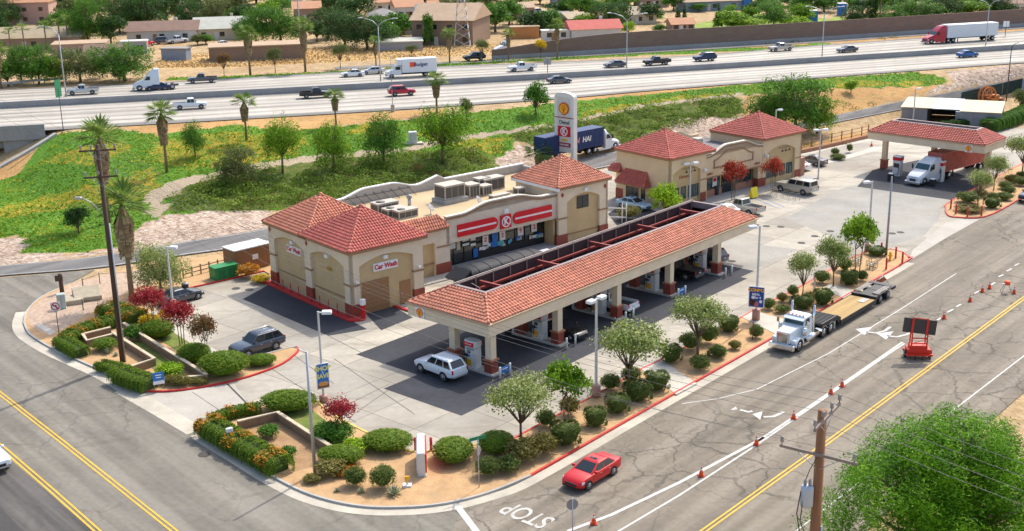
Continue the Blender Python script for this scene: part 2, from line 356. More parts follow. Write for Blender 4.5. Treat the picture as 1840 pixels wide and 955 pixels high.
def ground_mat():
 m = bpy.data.materials.new('dry_earth_and_plants'); m.use_nodes = True; nt = m.node_tree; N = nt.nodes; L = nt.links
 p = N['Principled BSDF']; p.inputs['Roughness'].default_value = .95; p.inputs['Specular IOR Level'].default_value = .15
 tc = N.new('ShaderNodeTexCoord')
 def noise(sc, det=4, ro=.6):
  n = N.new('ShaderNodeTexNoise'); n.inputs['Scale'].default_value = sc; n.inputs['Detail'].default_value = det; n.inputs['Roughness'].default_value = ro
  L.new(tc.outputs['Object'], n.inputs['Vector']); return n.outputs['Fac']
 def ramp(fac, stops):
  r = N.new('ShaderNodeValToRGB'); e = r.color_ramp.elements
  e[0].position, e[0].color = stops[0][0], lin(stops[0][1]); e[1].position, e[1].color = stops[-1][0], lin(stops[-1][1])
  for s in stops[1:-1]: k = e.new(s[0]); k.color = lin(s[1])
  L.new(fac, r.inputs[0]); return r.outputs[0]
 n1, n2, n3 = noise(.12), noise(.9, 6), noise(4.5, 4)
 vo = N.new('ShaderNodeTexVoronoi'); vo.inputs['Scale'].default_value = 2.6; L.new(tc.outputs['Object'], vo.inputs['Vector'])
 sv = N.new('ShaderNodeSeparateColor'); L.new(vo.outputs['Color'], sv.inputs[0])
 base = ramp(n2, [(.3, (.36, .24, .12)), (.5, (.46, .32, .17)), (.7, (.55, .42, .26))])
 L3 = {'tan': ramp(n2, [(.3, (.42, .21, .07)), (.5, (.55, .32, .13)), (.72, (.30, .22, .08))]),
          'gold': ramp(n2, [(.3, (.46, .26, .09)), (.5, (.56, .37, .15)), (.7, (.62, .48, .27))]),
          'cobble': ramp(sv.outputs[0], [(.0, (.26, .18, .13)), (.4, (.44, .33, .25)), (.75, (.52, .40, .31)), (1, (.64, .53, .43))]),
          'green': ramp(n3, [(.3, (.045, .14, .012)), (.5, (.085, .22, .02)), (.62, (.16, .27, .03)), (.75, (.28, .27, .04))]),
          'yellow': ramp(n3, [(.3, (.16, .20, .02)), (.5, (.38, .28, .03)), (.7, (.50, .31, .06))]),
          'lawn': ramp(n2, [(.3, (.20, .30, .05)), (.7, (.34, .40, .10))]),
          'shrub': ramp(n2, [(.3, (.06, .10, .015)), (.55, (.11, .14, .03)), (.74, (.26, .18, .08))]),
          'path': ramp(n3, [(.3, (.34, .26, .17)), (.7, (.50, .41, .30))])}
 c = base
 for k in ['tan', 'gold', 'lawn', 'green', 'yellow', 'shrub', 'cobble', 'path']:
  at = N.new('ShaderNodeAttribute'); at.attribute_name = k
  a = N.new('ShaderNodeMath'); a.operation = 'MULTIPLY_ADD'; L.new(n2, a.inputs[0]); a.inputs[1].default_value = 1.1 if k != 'yellow' else 2.4; L.new(at.outputs['Fac'], a.inputs[2])
  r = N.new('ShaderNodeMapRange'); L.new(a.outputs[0], r.inputs['Value'])
  lo, hi = (.92, 1.18) if k != 'yellow' else (1.9, 2.4)
  r.inputs['From Min'].default_value = lo; r.inputs['From Max'].default_value = hi
  mx = N.new('ShaderNodeMix'); mx.data_type = 'RGBA'; L.new(r.outputs[0], mx.inputs['Factor']); L.new(c, mx.inputs['A']); L.new(L3[k], mx.inputs['B']); c = mx.outputs['Result']
 v = N.new('ShaderNodeMapRange'); L.new(n1, v.inputs['Value']); v.inputs['To Min'].default_value = .82; v.inputs['To Max'].default_value = 1.18; v.inputs['From Min'].default_value = .3; v.inputs['From Max'].default_value = .7
 sc = N.new('ShaderNodeVectorMath'); sc.operation = 'SCALE'; L.new(c, sc.inputs[0]); L.new(v.outputs[0], sc.inputs['Scale'])
 L.new(sc.outputs[0], p.inputs['Base Color'])
 bp = N.new('ShaderNodeBump'); bp.inputs['Strength'].default_value = .9; bp.inputs['Distance'].default_value = .25; L.new(n3, bp.inputs['Height']); L.new(bp.outputs[0], p.inputs['Normal'])
 return m
me.materials.append(ground_mat())

# ------------------------------------------------------------------ asphalt streets
def asphalt(name, col, crack=0.0, cs=.33, streak=None, var=.14, patch=None, seed=0):
 m = mat(name, col, .9, 0, var, .16, .10, bump=.3, bscale=60, spec=.25)
 nt = m.node_tree; N = nt.nodes; L = nt.links; p = N['Principled BSDF']
 tc = N.new('ShaderNodeTexCoord'); c = p.inputs['Base Color'].links[0].from_socket
 def darken(fac, amt, col=(.025, .023, .02)):
  nonlocal c
  mx = N.new('ShaderNodeMix'); mx.data_type = 'RGBA'
  k = N.new('ShaderNodeMath'); k.operation = 'MULTIPLY'; L.new(fac, k.inputs[0]); k.inputs[1].default_value = amt
  L.new(k.outputs[0], mx.inputs['Factor']); L.new(c, mx.inputs['A']); mx.inputs['B'].default_value = lin(col); c = mx.outputs['Result']
 if streak is not None:
  mp = N.new('ShaderNodeMapping'); mp.inputs['Rotation'].default_value = (0, 0, -streak); L.new(tc.outputs['Object'], mp.inputs[0])
  mp2 = N.new('ShaderNodeMapping'); mp2.inputs['Scale'].default_value = (.035, .75, 1); L.new(mp.outputs[0], mp2.inputs[0])
  n = N.new('ShaderNodeTexNoise'); n.inputs['Scale'].default_value = 1; n.inputs['Detail'].default_value = 4; L.new(mp2.outputs[0], n.inputs['Vector'])
  r = N.new('ShaderNodeMapRange'); r.inputs['From Min'].default_value = .42; r.inputs['From Max'].default_value = .75; L.new(n.outputs['Fac'], r.inputs['Value']); darken(r.outputs[0], .42, (.05, .045, .04))
  r2 = N.new('ShaderNodeMapRange'); r2.inputs['From Min'].default_value = .52; r2.inputs['From Max'].default_value = .28; L.new(n.outputs['Fac'], r2.inputs['Value']); darken(r2.outputs[0], .35, (.33, .30, .25))
 if crack:
  nz = N.new('ShaderNodeTexNoise'); nz.inputs['Scale'].default_value = 1.1; nz.inputs['Detail'].default_value = 3; L.new(tc.outputs['Object'], nz.inputs['Vector'])
  mxv = N.new('ShaderNodeVectorMath'); mxv.operation = 'MULTIPLY_ADD'; L.new(nz.outputs['Color'], mxv.inputs[0]); mxv.inputs[1].default_value = (1.3, 1.3, 0); L.new(tc.outputs['Object'], mxv.inputs[2])
  big = N.new('ShaderNodeTexNoise'); big.inputs['Scale'].default_value = .07; big.inputs['Detail'].default_value = 2; L.new(tc.outputs['Object'], big.inputs['Vector'])
  mk = N.new('ShaderNodeMapRange'); mk.inputs['From Min'].default_value = .40; mk.inputs['From Max'].default_value = .56; L.new(big.outputs['Fac'], mk.inputs['Value'])
  for s, wd, am in ((cs, .028, .85), (cs * 3.1, .035, .45)):
   v = N.new('ShaderNodeTexVoronoi'); v.feature = 'DISTANCE_TO_EDGE'; v.inputs['Scale'].default_value = s; L.new(mxv.outputs[0], v.inputs['Vector'])
   r = N.new('ShaderNodeMapRange'); r.inputs['From Min'].default_value = wd * .35; r.inputs['From Max'].default_value = wd * 0.9; r.inputs['To Min'].default_value = 1; r.inputs['To Max'].default_value = 0; L.new(v.outputs['Distance'], r.inputs['Value'])
   f = N.new('ShaderNodeMath'); f.operation = 'MULTIPLY'; L.new(r.outputs[0], f.inputs[0]); L.new(mk.outputs[0], f.inputs[1])
   darken(f.outputs[0], am * crack)
 L.new(c, p.inputs['Base Color']); return m
ASPH_R = asphalt('aged_brown_grey_asphalt', (.232, .198, .15), .55, .24, TH_S)
ASPH_L = asphalt('aged_grey_asphalt', (.205, .187, .152), .3, .2, R(131.4))
ASPH_D = asphalt('dark_sealed_asphalt', (.042, .045, .055), 0, var=.25)
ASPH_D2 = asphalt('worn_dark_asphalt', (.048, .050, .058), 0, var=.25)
ASPH_F = asphalt('frontage_road_asphalt', (.16, .155, .15), 0, streak=TH_S, var=.1)
ASPH_O = asphalt('old_left_lane_asphalt', (.075, .07, .066), .2, .2, R(131.4))

def sheet(name, P, z, m): return struct(name, MB().poly([(x, y, z) for x, y in P]), m)
def GP(L): return [G(*p) for p in L]
S_ = (math.cos(TH_S), math.sin(TH_S)); SN = (-S_[1], S_[0])
def along(p, d, n=0.0): return (p[0] + S_[0] * d + SN[0] * n, p[1] + S_[1] * d + SN[1] * n)
kA = G(955.3, 857.2); kB = G(1629.4, 471.6)
er = G(1840, 705)
j0 = G(1235, 955)
# one asphalt sheet under the two streets and the station
LD = (math.cos(TH_L), math.sin(TH_L)); lk = G(188.8, 672)
far_l = (lk[0] + LD[0] * 150, lk[1] + LD[1] * 150)
sheet('left_street', [far_l, (far_l[0] - 28, far_l[1] - 24), (-75, 60), (-60, 20), (-5, 20), (2, 62), G(870, 905), G(560, 905), G(300, 735), lk, (lk[0] + LD[0] * 34 + 1, lk[1] + LD[1] * 34 + 1), (lk[0] + LD[0] * 60, lk[1] + LD[1] * 60)], -.004, ASPH_L)
sheet('right_street', [G(820, 935), (-6, 55), along(er, -52), along(er, 140), along(kB, 160, 3), along(kB, -5, 3), along(kA, 5, 3), G(920, 858), G(850, 880)], 0.0, ASPH_R)
sheet('left_street', GP([(-200, 530), (0, 499), (172, 485), (100, 522), (50, 556), (40, 582), (44, 606), (10, 640), (-200, 720)]), .003, ASPH_L)
sheet('street_lane_patch', [G(-60, 800), G(5, 815), G(175, 962), G(240, 1040), G(-100, 1040)], .004, ASPH_O)
# ------------------------------------------------------------------ station pavement
LOT = [(42, 582), (50, 600), (100, 632), (188.8, 672), (258, 712), (358, 770), (372, 788), (494, 862), (560, 893), (640, 912), (720, 915), (800, 908), (880, 888), (955, 857.2), (1338, 638.5), (1629.4, 471.6), (1703, 425), (1840, 340), (1960, 262), (1900, 225), (1800, 232), (1660, 236), (1560, 250), (1440, 272), (1300, 300), (1110, 345), (1100, 300), (1000, 328), (760, 385), (480, 452), (350, 474), (200, 500), (130, 515), (75, 540)]
def lotmat():
 m = mat('station_concrete', (.41, .375, .31), .85, 0, .13, .12, .08, bump=.2, bscale=40, dirt=(.24, .21, .165), dirtamt=.75, spec=.25)
 nt = m.node_tree; N = nt.nodes; L = nt.links; p = N['Principled BSDF']; c = p.inputs['Base Color'].links[0].from_socket
 tc = N.new('ShaderNodeTexCoord'); mp = N.new('ShaderNodeMapping'); mp.inputs['Rotation'].default_value = (0, 0, -TH_S); L.new(tc.outputs['Object'], mp.inputs[0])
 br = N.new('ShaderNodeTexBrick'); br.inputs['Color1'].default_value = (.86, .86, .87, 1); br.inputs['Color2'].default_value = (1.12, 1.11, 1.08, 1); br.inputs['Mortar'].default_value = (.50, .48, .44, 1)
 br.inputs['Scale'].default_value = 1; br.inputs['Brick Width'].default_value = 5.2; br.inputs['Row Height'].default_value = 4.6; br.inputs['Mortar Size'].default_value = .035; br.offset = 0; L.new(mp.outputs[0], br.inputs['Vector'])
 x = N.new('ShaderNodeMix'); x.data_type = 'RGBA'; x.blend_type = 'MULTIPLY'; x.inputs['Factor'].default_value = 1; L.new(c, x.inputs['A']); L.new(br.outputs['Color'], x.inputs['B'])
 # oil streaks lying along the drive lanes
 mp2 = N.new('ShaderNodeMapping'); mp2.inputs['Rotation'].default_value = (0, 0, R(-12)); mp2.inputs['Scale'].default_value = (.10, .45, 1); L.new(tc.outputs['Object'], mp2.inputs[0])
 n = N.new('ShaderNodeTexNoise'); n.inputs['Scale'].default_value = 1; n.inputs['Detail'].default_value = 6; n.inputs['Roughness'].default_value = .65; L.new(mp2.outputs[0], n.inputs['Vector'])
 r = N.new('ShaderNodeMapRange'); r.inputs['From Min'].default_value = .50; r.inputs['From Max'].default_value = .74; r.inputs['To Max'].default_value = .75; L.new(n.outputs['Fac'], r.inputs['Value'])
 y = N.new('ShaderNodeMix'); y.data_type = 'RGBA'; L.new(r.outputs[0], y.inputs['Factor']); L.new(x.outputs['Result'], y.inputs['A']); y.inputs['B'].default_value = (.20, .175, .14, 1)
 L.new(y.outputs['Result'], p.inputs['Base Color']); return m
LOTM = lotmat()
sheet('station_pavement', GP(LOT), .006, LOTM)
GREYC = mat('worn_grey_paving', (.30, .285, .25), .88, 0, .14, .25, .1, bump=.2, dirt=(.42, .38, .31), dirtamt=.5)
DRIVEC = mat('driveway_concrete', (.43, .395, .335), .85, 0, .14, .3, .08, dirt=(.33, .30, .26), dirtamt=.6)
sheet('paving_panel', GP([(1412, 393), (1500, 343), (1560, 327), (1720, 352), (1690, 372), (1688, 392), (1660, 425), (1600, 442), (1548, 452), (1508, 432)]), .010, GREYC)
sheet('paving_panel', GP([(1302, 432), (1433, 449), (1351, 487.5), (1296, 470)]), .010, GREYC)
sheet('driveway_apron', GP([(1632, 470), (1640, 450), (1700, 400), (1740, 393), (1840, 340), (1960, 265), (1960, 272), (1850, 345), (1700, 428)]), .011, DRIVEC)
sheet('driveway_apron', GP([(234, 700), (300, 708), (420, 690), (455, 738), (400, 752), (356, 768), (300, 738)]), .011, DRIVEC)
# dark apron under the fuel canopy, in the canopy's frame
OC = G(877.8, 583.6, 4.6)
def cl(u, v): return (OC[0] + S_[0] * u + SN[0] * v, OC[1] + S_[1] * u + SN[1] * v)
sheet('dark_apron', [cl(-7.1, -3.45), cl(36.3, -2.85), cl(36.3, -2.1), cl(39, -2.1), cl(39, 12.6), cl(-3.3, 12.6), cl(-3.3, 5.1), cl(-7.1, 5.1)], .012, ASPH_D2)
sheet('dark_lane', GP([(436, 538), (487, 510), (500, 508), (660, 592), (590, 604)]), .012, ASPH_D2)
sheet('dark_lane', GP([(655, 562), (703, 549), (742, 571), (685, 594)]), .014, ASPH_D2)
sheet('dark_apron', GP([(1540, 336), (1568, 306), (1650, 288), (1762, 326), (1765, 350), (1718, 361)]), .012, ASPH_D2)  # dark paving by the truck canopy, with the canopy's shadow painted into its colour
sheet('parking_asphalt', GP([(1092, 385), (1130, 360), (1190, 385), (1200, 420), (1120, 420)]), .012, ASPH_D2)
SIDEW = mat('grey_sidewalk', (.34, .33, .31), .85, var=.1, scale=.6, fine=.08)

# ------------------------------------------------------------------ kerbs, planters, gutters
def smooth(P, k=4):
 out = []
 n = len(P)
 for i in range(n - 1):
  a, b, c, d = P[max(i - 1, 0)], P[i], P[i + 1], P[min(i + 2, n - 1)]
  for j in range(k):
   t = j / k
   out.append(tuple(.5 * (2 * b[q] + (c[q] - a[q]) * t + (2 * a[q] - 5 * b[q] + 4 * c[q] - d[q]) * t * t + (3 * b[q] - a[q] - 3 * c[q] + d[q]) * t ** 3) for q in (0, 1)))
 out.append(P[-1]); return out
def offset(P, d):
 out = []
 for i, p in enumerate(P):
  a, b = P[max(i - 1, 0)], P[min(i + 1, len(P) - 1)]
  dx, dy = b[0] - a[0], b[1] - a[1]; l = math.hypot(dx, dy) or 1
  out.append((p[0] - dy / l * d, p[1] + dx / l * d))
 return out
def ribbon(mb, P, w0, w1, z0, z1, m=0):
 A, B = offset(P, w0), offset(P, w1)
 rings = [[(*a, z0), (*a, z1), (*b, z1), (*b, z0)] for a, b in zip(A, B)]
 return mb.loft(rings, m, True, True, False)
def flat(mb, P, w0, w1, z, m=0):
 A, B = offset(P, w0), offset(P, w1)
 for i in range(len(P) - 1): mb.quad((*A[i], z), (*A[i + 1], z), (*B[i + 1], z), (*B[i], z), m)
 return mb
def kerb(L, m, w=.17, h=.15, side=1, smooth_=True):
 P = GP(L); P = smooth(P) if smooth_ else P
 return struct('kerb', ribbon(MB(), P, 0, w * side, -.02, h), m)
SOIL = mat('orange_planter_soil', (.50, .31, .15), .95, 0, .18, .9, .18, bump=.7, bscale=14, dirt=(.40, .27, .15), dirtamt=.5)
SOIL2 = mat('brown_planter_soil', (.36, .22, .11), .95, 0, .16, .9, .16, bump=.6, bscale=18)
GRASSM = mat('planter_grass', (.13, .18, .03), .95, 0, .3, 1.2, .2, bump=.5, dirt=(.25, .2, .06), dirtamt=.6)
P1 = [(42, 582), (50, 600), (70, 615), (100, 632), (140, 650), (188.8, 672), (215, 686), (232, 697), (250, 704), (290, 706), (350, 700), (430, 684), (500, 660), (530, 640), (538, 630), (534, 625), (518, 627), (440, 648), (400, 639), (315, 586), (278, 561), (300, 535), (330, 520), (352, 517), (440, 497), (475, 489), (484, 494), (495, 480), (482, 446), (320, 470), (190, 492), (130, 510), (75, 535), (48, 560)]
P2 = [(352, 772), (358, 780), (372, 788), (494, 862), (560, 893), (640, 912), (720, 915), (800, 908), (880, 888), (955, 857.2), (1338, 638.5), (1629.4, 471.6), (1632, 464), (1622, 455), (1600, 449), (1553, 455), (1523, 468), (1436, 517), (1352, 560), (1326, 574.6), (1243, 618), (1185, 649), (1149, 666), (1084.5, 703), (967, 765), (919, 791), (860, 800), (800, 808), (750, 814), (720, 806), (678, 787), (629, 763), (592, 740), (570, 722), (520, 710), (476, 724), (455, 741), (400, 753), (362, 764)]
P4 = [(1698, 380), (1702, 388), (1720, 392), (1770, 391), (1830, 361), (1940, 292), (1940, 262), (1860, 285), (1784, 322), (1706, 364), (1699, 372)]
sheet('planter_soil', GP(P1), .105, SOIL)
sheet('planter_soil', GP(P2), .105, SOIL)
sheet('planter_soil', GP(P4), .105, SOIL)
kerb(P1[:7] + [(232, 697)], CONCK)
kerb(P1[7:16], REDP)
kerb([(534, 625), (518, 627), (440, 648)], CONCK)
kerb([(440, 648), (400, 639), (315, 586), (278, 561)], CONC, w=1.0, h=.13, smooth_=False)
kerb([(300, 535), (330, 521), (352, 517), (440, 497), (475, 489)], REDP)
kerb([(190, 492), (130, 510), (75, 535), (48, 560), (42, 582)], CONCK)
kerb([(455, 741), (400, 753), (362, 764), (352, 772), (358, 780), (372, 788)], REDP)
kerb([(372, 788), (433, 825), (494, 862), (560, 893), (640, 912), (720, 915), (800, 908), (880, 888), (955, 857.2)], CONCK)
kerb([(955, 857.2), (1146, 747.9), (1338, 638.5), (1480, 557), (1629.4, 471.6), (1633, 463), (1622, 455), (1600, 449)], REDP)
kerb([(1600, 449), (1553, 455), (1523, 468), (1436, 517), (1352, 560), (1326, 574.6), (1243, 618), (1185, 649), (1149, 666), (1084.5, 703), (967, 765), (919, 791)], REDP, smooth_=False)
YKERB = mat('faded_yellow_kerb_paint', (.62, .46, .10), .7, var=.2, scale=2, fine=.15)
kerb([(919, 791), (860, 800), (800, 808), (750, 814), (720, 806), (678, 787), (629, 763), (592, 740), (570, 722)], YKERB)
kerb([(570, 722), (520, 710), (476, 724), (455, 741)], CONCK)
kerb([(1940, 262), (1860, 285), (1784, 322), (1706, 364), (1698, 375), (1702, 388), (1720, 392), (1770, 391), (1830, 361), (1940, 292)], REDP)
# gutter pans
gp = MB()
flat(gp, smooth(GP([(48, 560), (42, 582), (50, 600), (70, 615), (100, 632), (140, 650), (188.8, 672), (232, 697)])), 0, -1.0, .009)
flat(gp, GP([(232, 697), (300, 735), (364, 772)]), .2, -1.3, .013)
flat(gp, smooth(GP([(364, 780), (372, 788), (433, 825), (494, 862), (560, 893), (640, 912), (720, 915), (800, 908), (880, 888), (955, 857.2), (1146, 747.9), (1338, 638.5), (1480, 557), (1629.4, 471.6)])), 0, -.85, .009)
struct('gutter', gp, mat('gutter_concrete', (.50, .45, .36), .85, 0, .15, .5, .1, dirt=(.30, .27, .22), dirtamt=.6))
# walkways crossing the street planter
for L in ([(1149, 664), (1185, 647), (1252, 692), (1215, 712)], [(1330, 571), (1352, 560), (1440, 586), (1400, 606)], [(1478, 520), (1492, 512), (1545, 527), (1520, 541)]):
 struct('walkway', MB().prism(GP(L), .0, .135), CONC)
sheet('concrete_pad', GP([(65, 587), (75, 584), (100, 598), (90, 605)]), .115, CONC)
# plots with grass and bark inside the planters
sheet('planter_lawn', GP([(228, 578), (262, 568), (400, 640), (420, 652), (405, 668), (390, 672), (330, 640)]), .115, GRASSM)
sheet('planter_lawn', GP([(232, 618), (255, 612), (352, 692), (300, 694)]), .112, GRASSM)
sheet('planter_lawn', GP([(490, 748), (555, 735), (600, 770), (640, 800), (600, 800), (570, 790)]), .115, GRASSM)
sheet('planter_bark', GP([(440, 770), (500, 753), (600, 822), (560, 842), (530, 850)]), .113, SOIL2)
sheet('planter_gravel', GP([(50, 562), (78, 538), (130, 513), (190, 496), (300, 478), (320, 488), (240, 522), (195, 545), (110, 595), (75, 600), (52, 585)]), .112, mat('pinkish_cobbles', (.44, .32, .23), .9, 0, .25, 3, .3, bump=.9, bscale=4))

# ------------------------------------------------------------------ painted markings
mk = MB()
YLINE = mat('yellow_road_paint', (.72, .40, .03), .7, var=.12, scale=2, fine=.2); WLINE = mat('white_road_paint', (.55, .535, .49), .75, var=.2, scale=2, fine=.2)
def line(L, wd, z=.016, m=0, w0=0.0): flat(mk, GP(L), w0 - wd / 2, w0 + wd / 2, z, m)
for o in (-.15, .15):
 line([(-60, 660), (0, 707.5), (101, 786), (313.4, 955), (420, 1045)], .13, w0=o)
 line([(-40, 772), (6.7, 807), (90, 879), (175.3, 955), (260, 1035)], .13, w0=o)
 line([(1120, 1060), (1264, 955), (1486, 796), (1840, 536), (2000, 418)], .13, w0=o)
line([(1100, 962), (1220, 891), (1360, 800), (1599, 635), (1625, 618)], .16, m=1)
line([(1020, 955), (1100, 925), (1220, 868), (1352, 798), (1372, 786)], .26, m=1)
line([(1360, 797), (1480, 716), (1624, 616)], .2, m=1, w0=.12)
line([(1225, 726), (1290, 717), (1360, 700), (1490, 635), (1620, 555), (1718, 492)], .11, m=1)
for a, b in (((1684, 576), (1692, 571)), ((1702, 562), (1713, 556)), ((1718, 552), (1727, 547)), ((1751, 528), (1760, 523)), ((1780, 513), (1788, 508)), ((1794, 498), (1803, 494)), ((1809, 488), (1818, 483)), ((1823, 478), (1831, 474))): line([a, b], .18, m=1)
line([(1430, 955), (1840, 640), (1960, 548)], .12, m=1)
line([(820, 908), (858, 958)], .45, m=1)
# turn arrows and the worn word on the road
def arrow2(pts):
 mk.poly([(*G(*p), .018) for p in pts], 1)
for tri, tl in (([(1537, 592), (1568, 588), (1553, 603)], [(1556, 597), (1575, 599), (1590, 595), (1600, 588)]), ([(1575, 600), (1606, 596), (1592, 611)], [(1594, 604), (1612, 606), (1628, 602), (1640, 597)]), ([(1352, 745), (1370, 740), (1366, 755)], [(1372, 750), (1390, 749), (1408, 741)]), ([(1312, 738), (1322, 731), (1325, 736)], [(1330, 737), (1345, 741), (1352, 739)])):
 arrow2(tri); line(tl, .26, .018, 1)
struct('road_markings', mk, [YLINE, WLINE])
word = text_mesh('STOP', 1.5, 'road_word', mat('worn_road_paint', (.47, .45, .41), .8, var=.3, scale=2, fine=.25), None, (*G(948, 926), .02), (0, 0, TH_S + math.pi / 2), .001, sx=.95, bold=.02)
word.scale = (1.0, 1.55, 1); word['kind'] = 'structure'
# stall lines, manhole lids and joints on the station pavement
mk = MB()
for a, b in (((1292, 352), (1375, 392)), ((1340, 349), (1415, 378)), ((1362, 345), (1438, 370)), ((1300, 392), (1440, 362)), ((1160, 352), (1205, 372)), ((600, 440), (600, 441))): line([a, b], .12, .015, 1)
for a, b in (((1345, 352), (1395, 374)), ((1356, 350), (1408, 372))): line([a, b], .1, .015, 2)
struct('parking_markings', mk, [YLINE, WLINE, BLUE])
mk = MB()
for a, b in (((280, 595), (398, 668)), ((1690, 640), (1690, 641)), ((408, 690), (458, 740)), ((475, 655), (640, 760)), ((345, 705), (410, 748)), ((518, 632), (600, 690)), ((270, 560), (330, 590)), ((590, 604), (640, 560)), ((560, 760), (700, 690)), ((600, 645), (745, 745)), ((590, 604), (690, 655)), ((700, 700), (640, 742))): line([a, b], .05, .017, 0)
line([(408, 690), (458, 740)], .16, .0175, 0)
for x, y, r in ((424, 519, 14), (448, 521, 12), (1358, 405, 13), (1403, 408, 15), (1377, 407, 12), (1440, 437, 17), (1464, 425, 17), (1492, 416, 17), (1603, 420, 8), (1618, 418, 8), (367, 817, 7), (1315, 470, 6)):
 c = G(x, y); mk.prism([(c[0] + .45 * math.cos(k * .524), c[1] + .45 * math.sin(k * .524)) for k in range(12)], .013, .02, 0)
struct('pavement_joints_and_lids', mk, mat('dark_joint', (.075, .07, .06), .9))

# ------------------------------------------------------------------ frontage road (draped)
NEAR = [(-130, 514), (0, 498), (170, 484), (320, 462), (480, 437), (760, 374), (960, 330), (1040, 312), (1130, 294), (1300, 262), (1500, 222), (1680, 188), (1840, 160), (2050, 124)]
FARR = [(-130, 496), (0, 480), (170, 463), (320, 438), (480, 412), (760, 350), (960, 304), (1050, 284), (1140, 268), (1300, 243), (1480, 213), (1680, 172), (1840, 143), (2050, 106)]
A = smooth([T(*p)[:2] for p in NEAR], 6); B = smooth([T(*p)[:2] for p in FARR], 6)
def drape(a, b, name, m, dz, t0=0., t1=1., n=4):
 mb = MB()
 for i in range(len(a) - 1):
  for k in range(n):
   q = []
   for (I, kk) in ((i, k), (i + 1, k), (i + 1, k + 1), (i, k + 1)):
    t = t0 + (t1 - t0) * kk / n; x = a[I][0] + (b[I][0] - a[I][0]) * t; y = a[I][1] + (b[I][1] - a[I][1]) * t
    q.append((x, y, tz(x, y) + dz))
   mb.add(q, [(0, 1, 2, 3)], 0, True)
 return struct(name, mb, m)
drape(A, B, 'frontage_road', ASPH_F, .12)
drape(A, B, 'frontage_road_edge_line', WLINE, .128, .06, .085, 1)
drape(A, B, 'frontage_road_edge_line', WLINE, .128, .93, .95, 1)
# pale concrete walk and low kerb behind the small shops
WP = smooth([G(*p) for p in [(1436, 278), (1500, 263), (1560, 252), (1600, 246)]], 3)
struct('back_walk', flat(MB(), WP, -.9, .9, .02), CONC)
WP2 = smooth([G(*p) for p in [(1440, 303), (1500, 288), (1560, 272), (1580, 265)]], 3)
struct('back_walk', flat(MB(), WP2, -.8, .8, .022), CONC)

# ------------------------------------------------------------------ freeway
def resample(P, n):
 P = smooth(P, 8); d = [0]
 for a, b in zip(P[:-1], P[1:]): d.append(d[-1] + math.hypot(b[0] - a[0], b[1] - a[1]))
 out = []
 for i in range(n):
  t = d[-1] * i / (n - 1)
  for k in range(len(d) - 1):
   if t <= d[k + 1] + 1e-6:
    u = (t - d[k]) / (d[k + 1] - d[k]); out.append((P[k][0] + (P[k + 1][0] - P[k][0]) * u, P[k][1] + (P[k + 1][1] - P[k][1]) * u)); break
 return out, d[-1]
def freeway_mat():
 m = bpy.data.materials.new('freeway_concrete'); m.use_nodes = True; nt = m.node_tree; N = nt.nodes; L = nt.links; p = N['Principled BSDF']; p.inputs['Roughness'].default_value = .85; p.inputs['Specular IOR Level'].default_value = .25
 uv = N.new('ShaderNodeUVMap'); sp = N.new('ShaderNodeSeparateXYZ'); L.new(uv.outputs[0], sp.inputs[0])
 def M(op, a, b=None, c=None):
  x = N.new('ShaderNodeMath'); x.operation = op
  for i, v in enumerate((a, b, c)):
   if v is None: continue
   if isinstance(v, (int, float)): x.inputs[i].default_value = v
   else: L.new(v, x.inputs[i])
  return x.outputs[0]
 mp = N.new('ShaderNodeMapping'); mp.inputs['Scale'].default_value = (.012, .55, 1); L.new(uv.outputs[0], mp.inputs[0])
 n = N.new('ShaderNodeTexNoise'); n.inputs['Scale'].default_value = 1; n.inputs['Detail'].default_value = 5; L.new(mp.outputs[0], n.inputs['Vector'])
 n2 = N.new('ShaderNodeTexNoise'); n2.inputs['Scale'].default_value = .5; n2.inputs['Detail'].default_value = 5; L.new(uv.outputs[0], n2.inputs['Vector'])
 lane = M('PINGPONG', sp.outputs[1], 1.85)          # 0 at lane edges, 1.85 in mid-lane
 oil = M('MULTIPLY', M('COMPARE', lane, 1.6, .42), .30)
 d = M('ADD', M('MULTIPLY', M('SUBTRACT', n.outputs['Fac'], .5), -1.7), M('MULTIPLY', M('SUBTRACT', n2.outputs['Fac'], .5), -.3))
 val = M('SUBTRACT', M('ADD', 1.0, d), oil)
 joint = M('COMPARE', M('PINGPONG', sp.outputs[0], 2.4), 0.0, .03)
 val = M('SUBTRACT', val, M('MULTIPLY', joint, .12))
 cv = N.new('ShaderNodeVectorMath'); cv.operation = 'SCALE'; cv.inputs[0].default_value = (.43, .395, .335); L.new(val, cv.inputs['Scale'])
 dash = M('MULTIPLY', M('COMPARE', lane, 0.0, .07), M('COMPARE', M('PINGPONG', sp.outputs[0], 7.3), 0.0, 1.9))
 mx = N.new('ShaderNodeMix'); mx.data_type = 'RGBA'; L.new(dash, mx.inputs['Factor']); L.new(cv.outputs[0], mx.inputs['A']); mx.inputs['B'].default_value = (.75, .74, .7, 1)
 L.new(mx.outputs['Result'], p.inputs['Base Color']); return m
NF = 70
fN, lenF = resample(FNEAR, NF); fM, _ = resample(FMED, NF); fF, _ = resample(FFAR, NF)
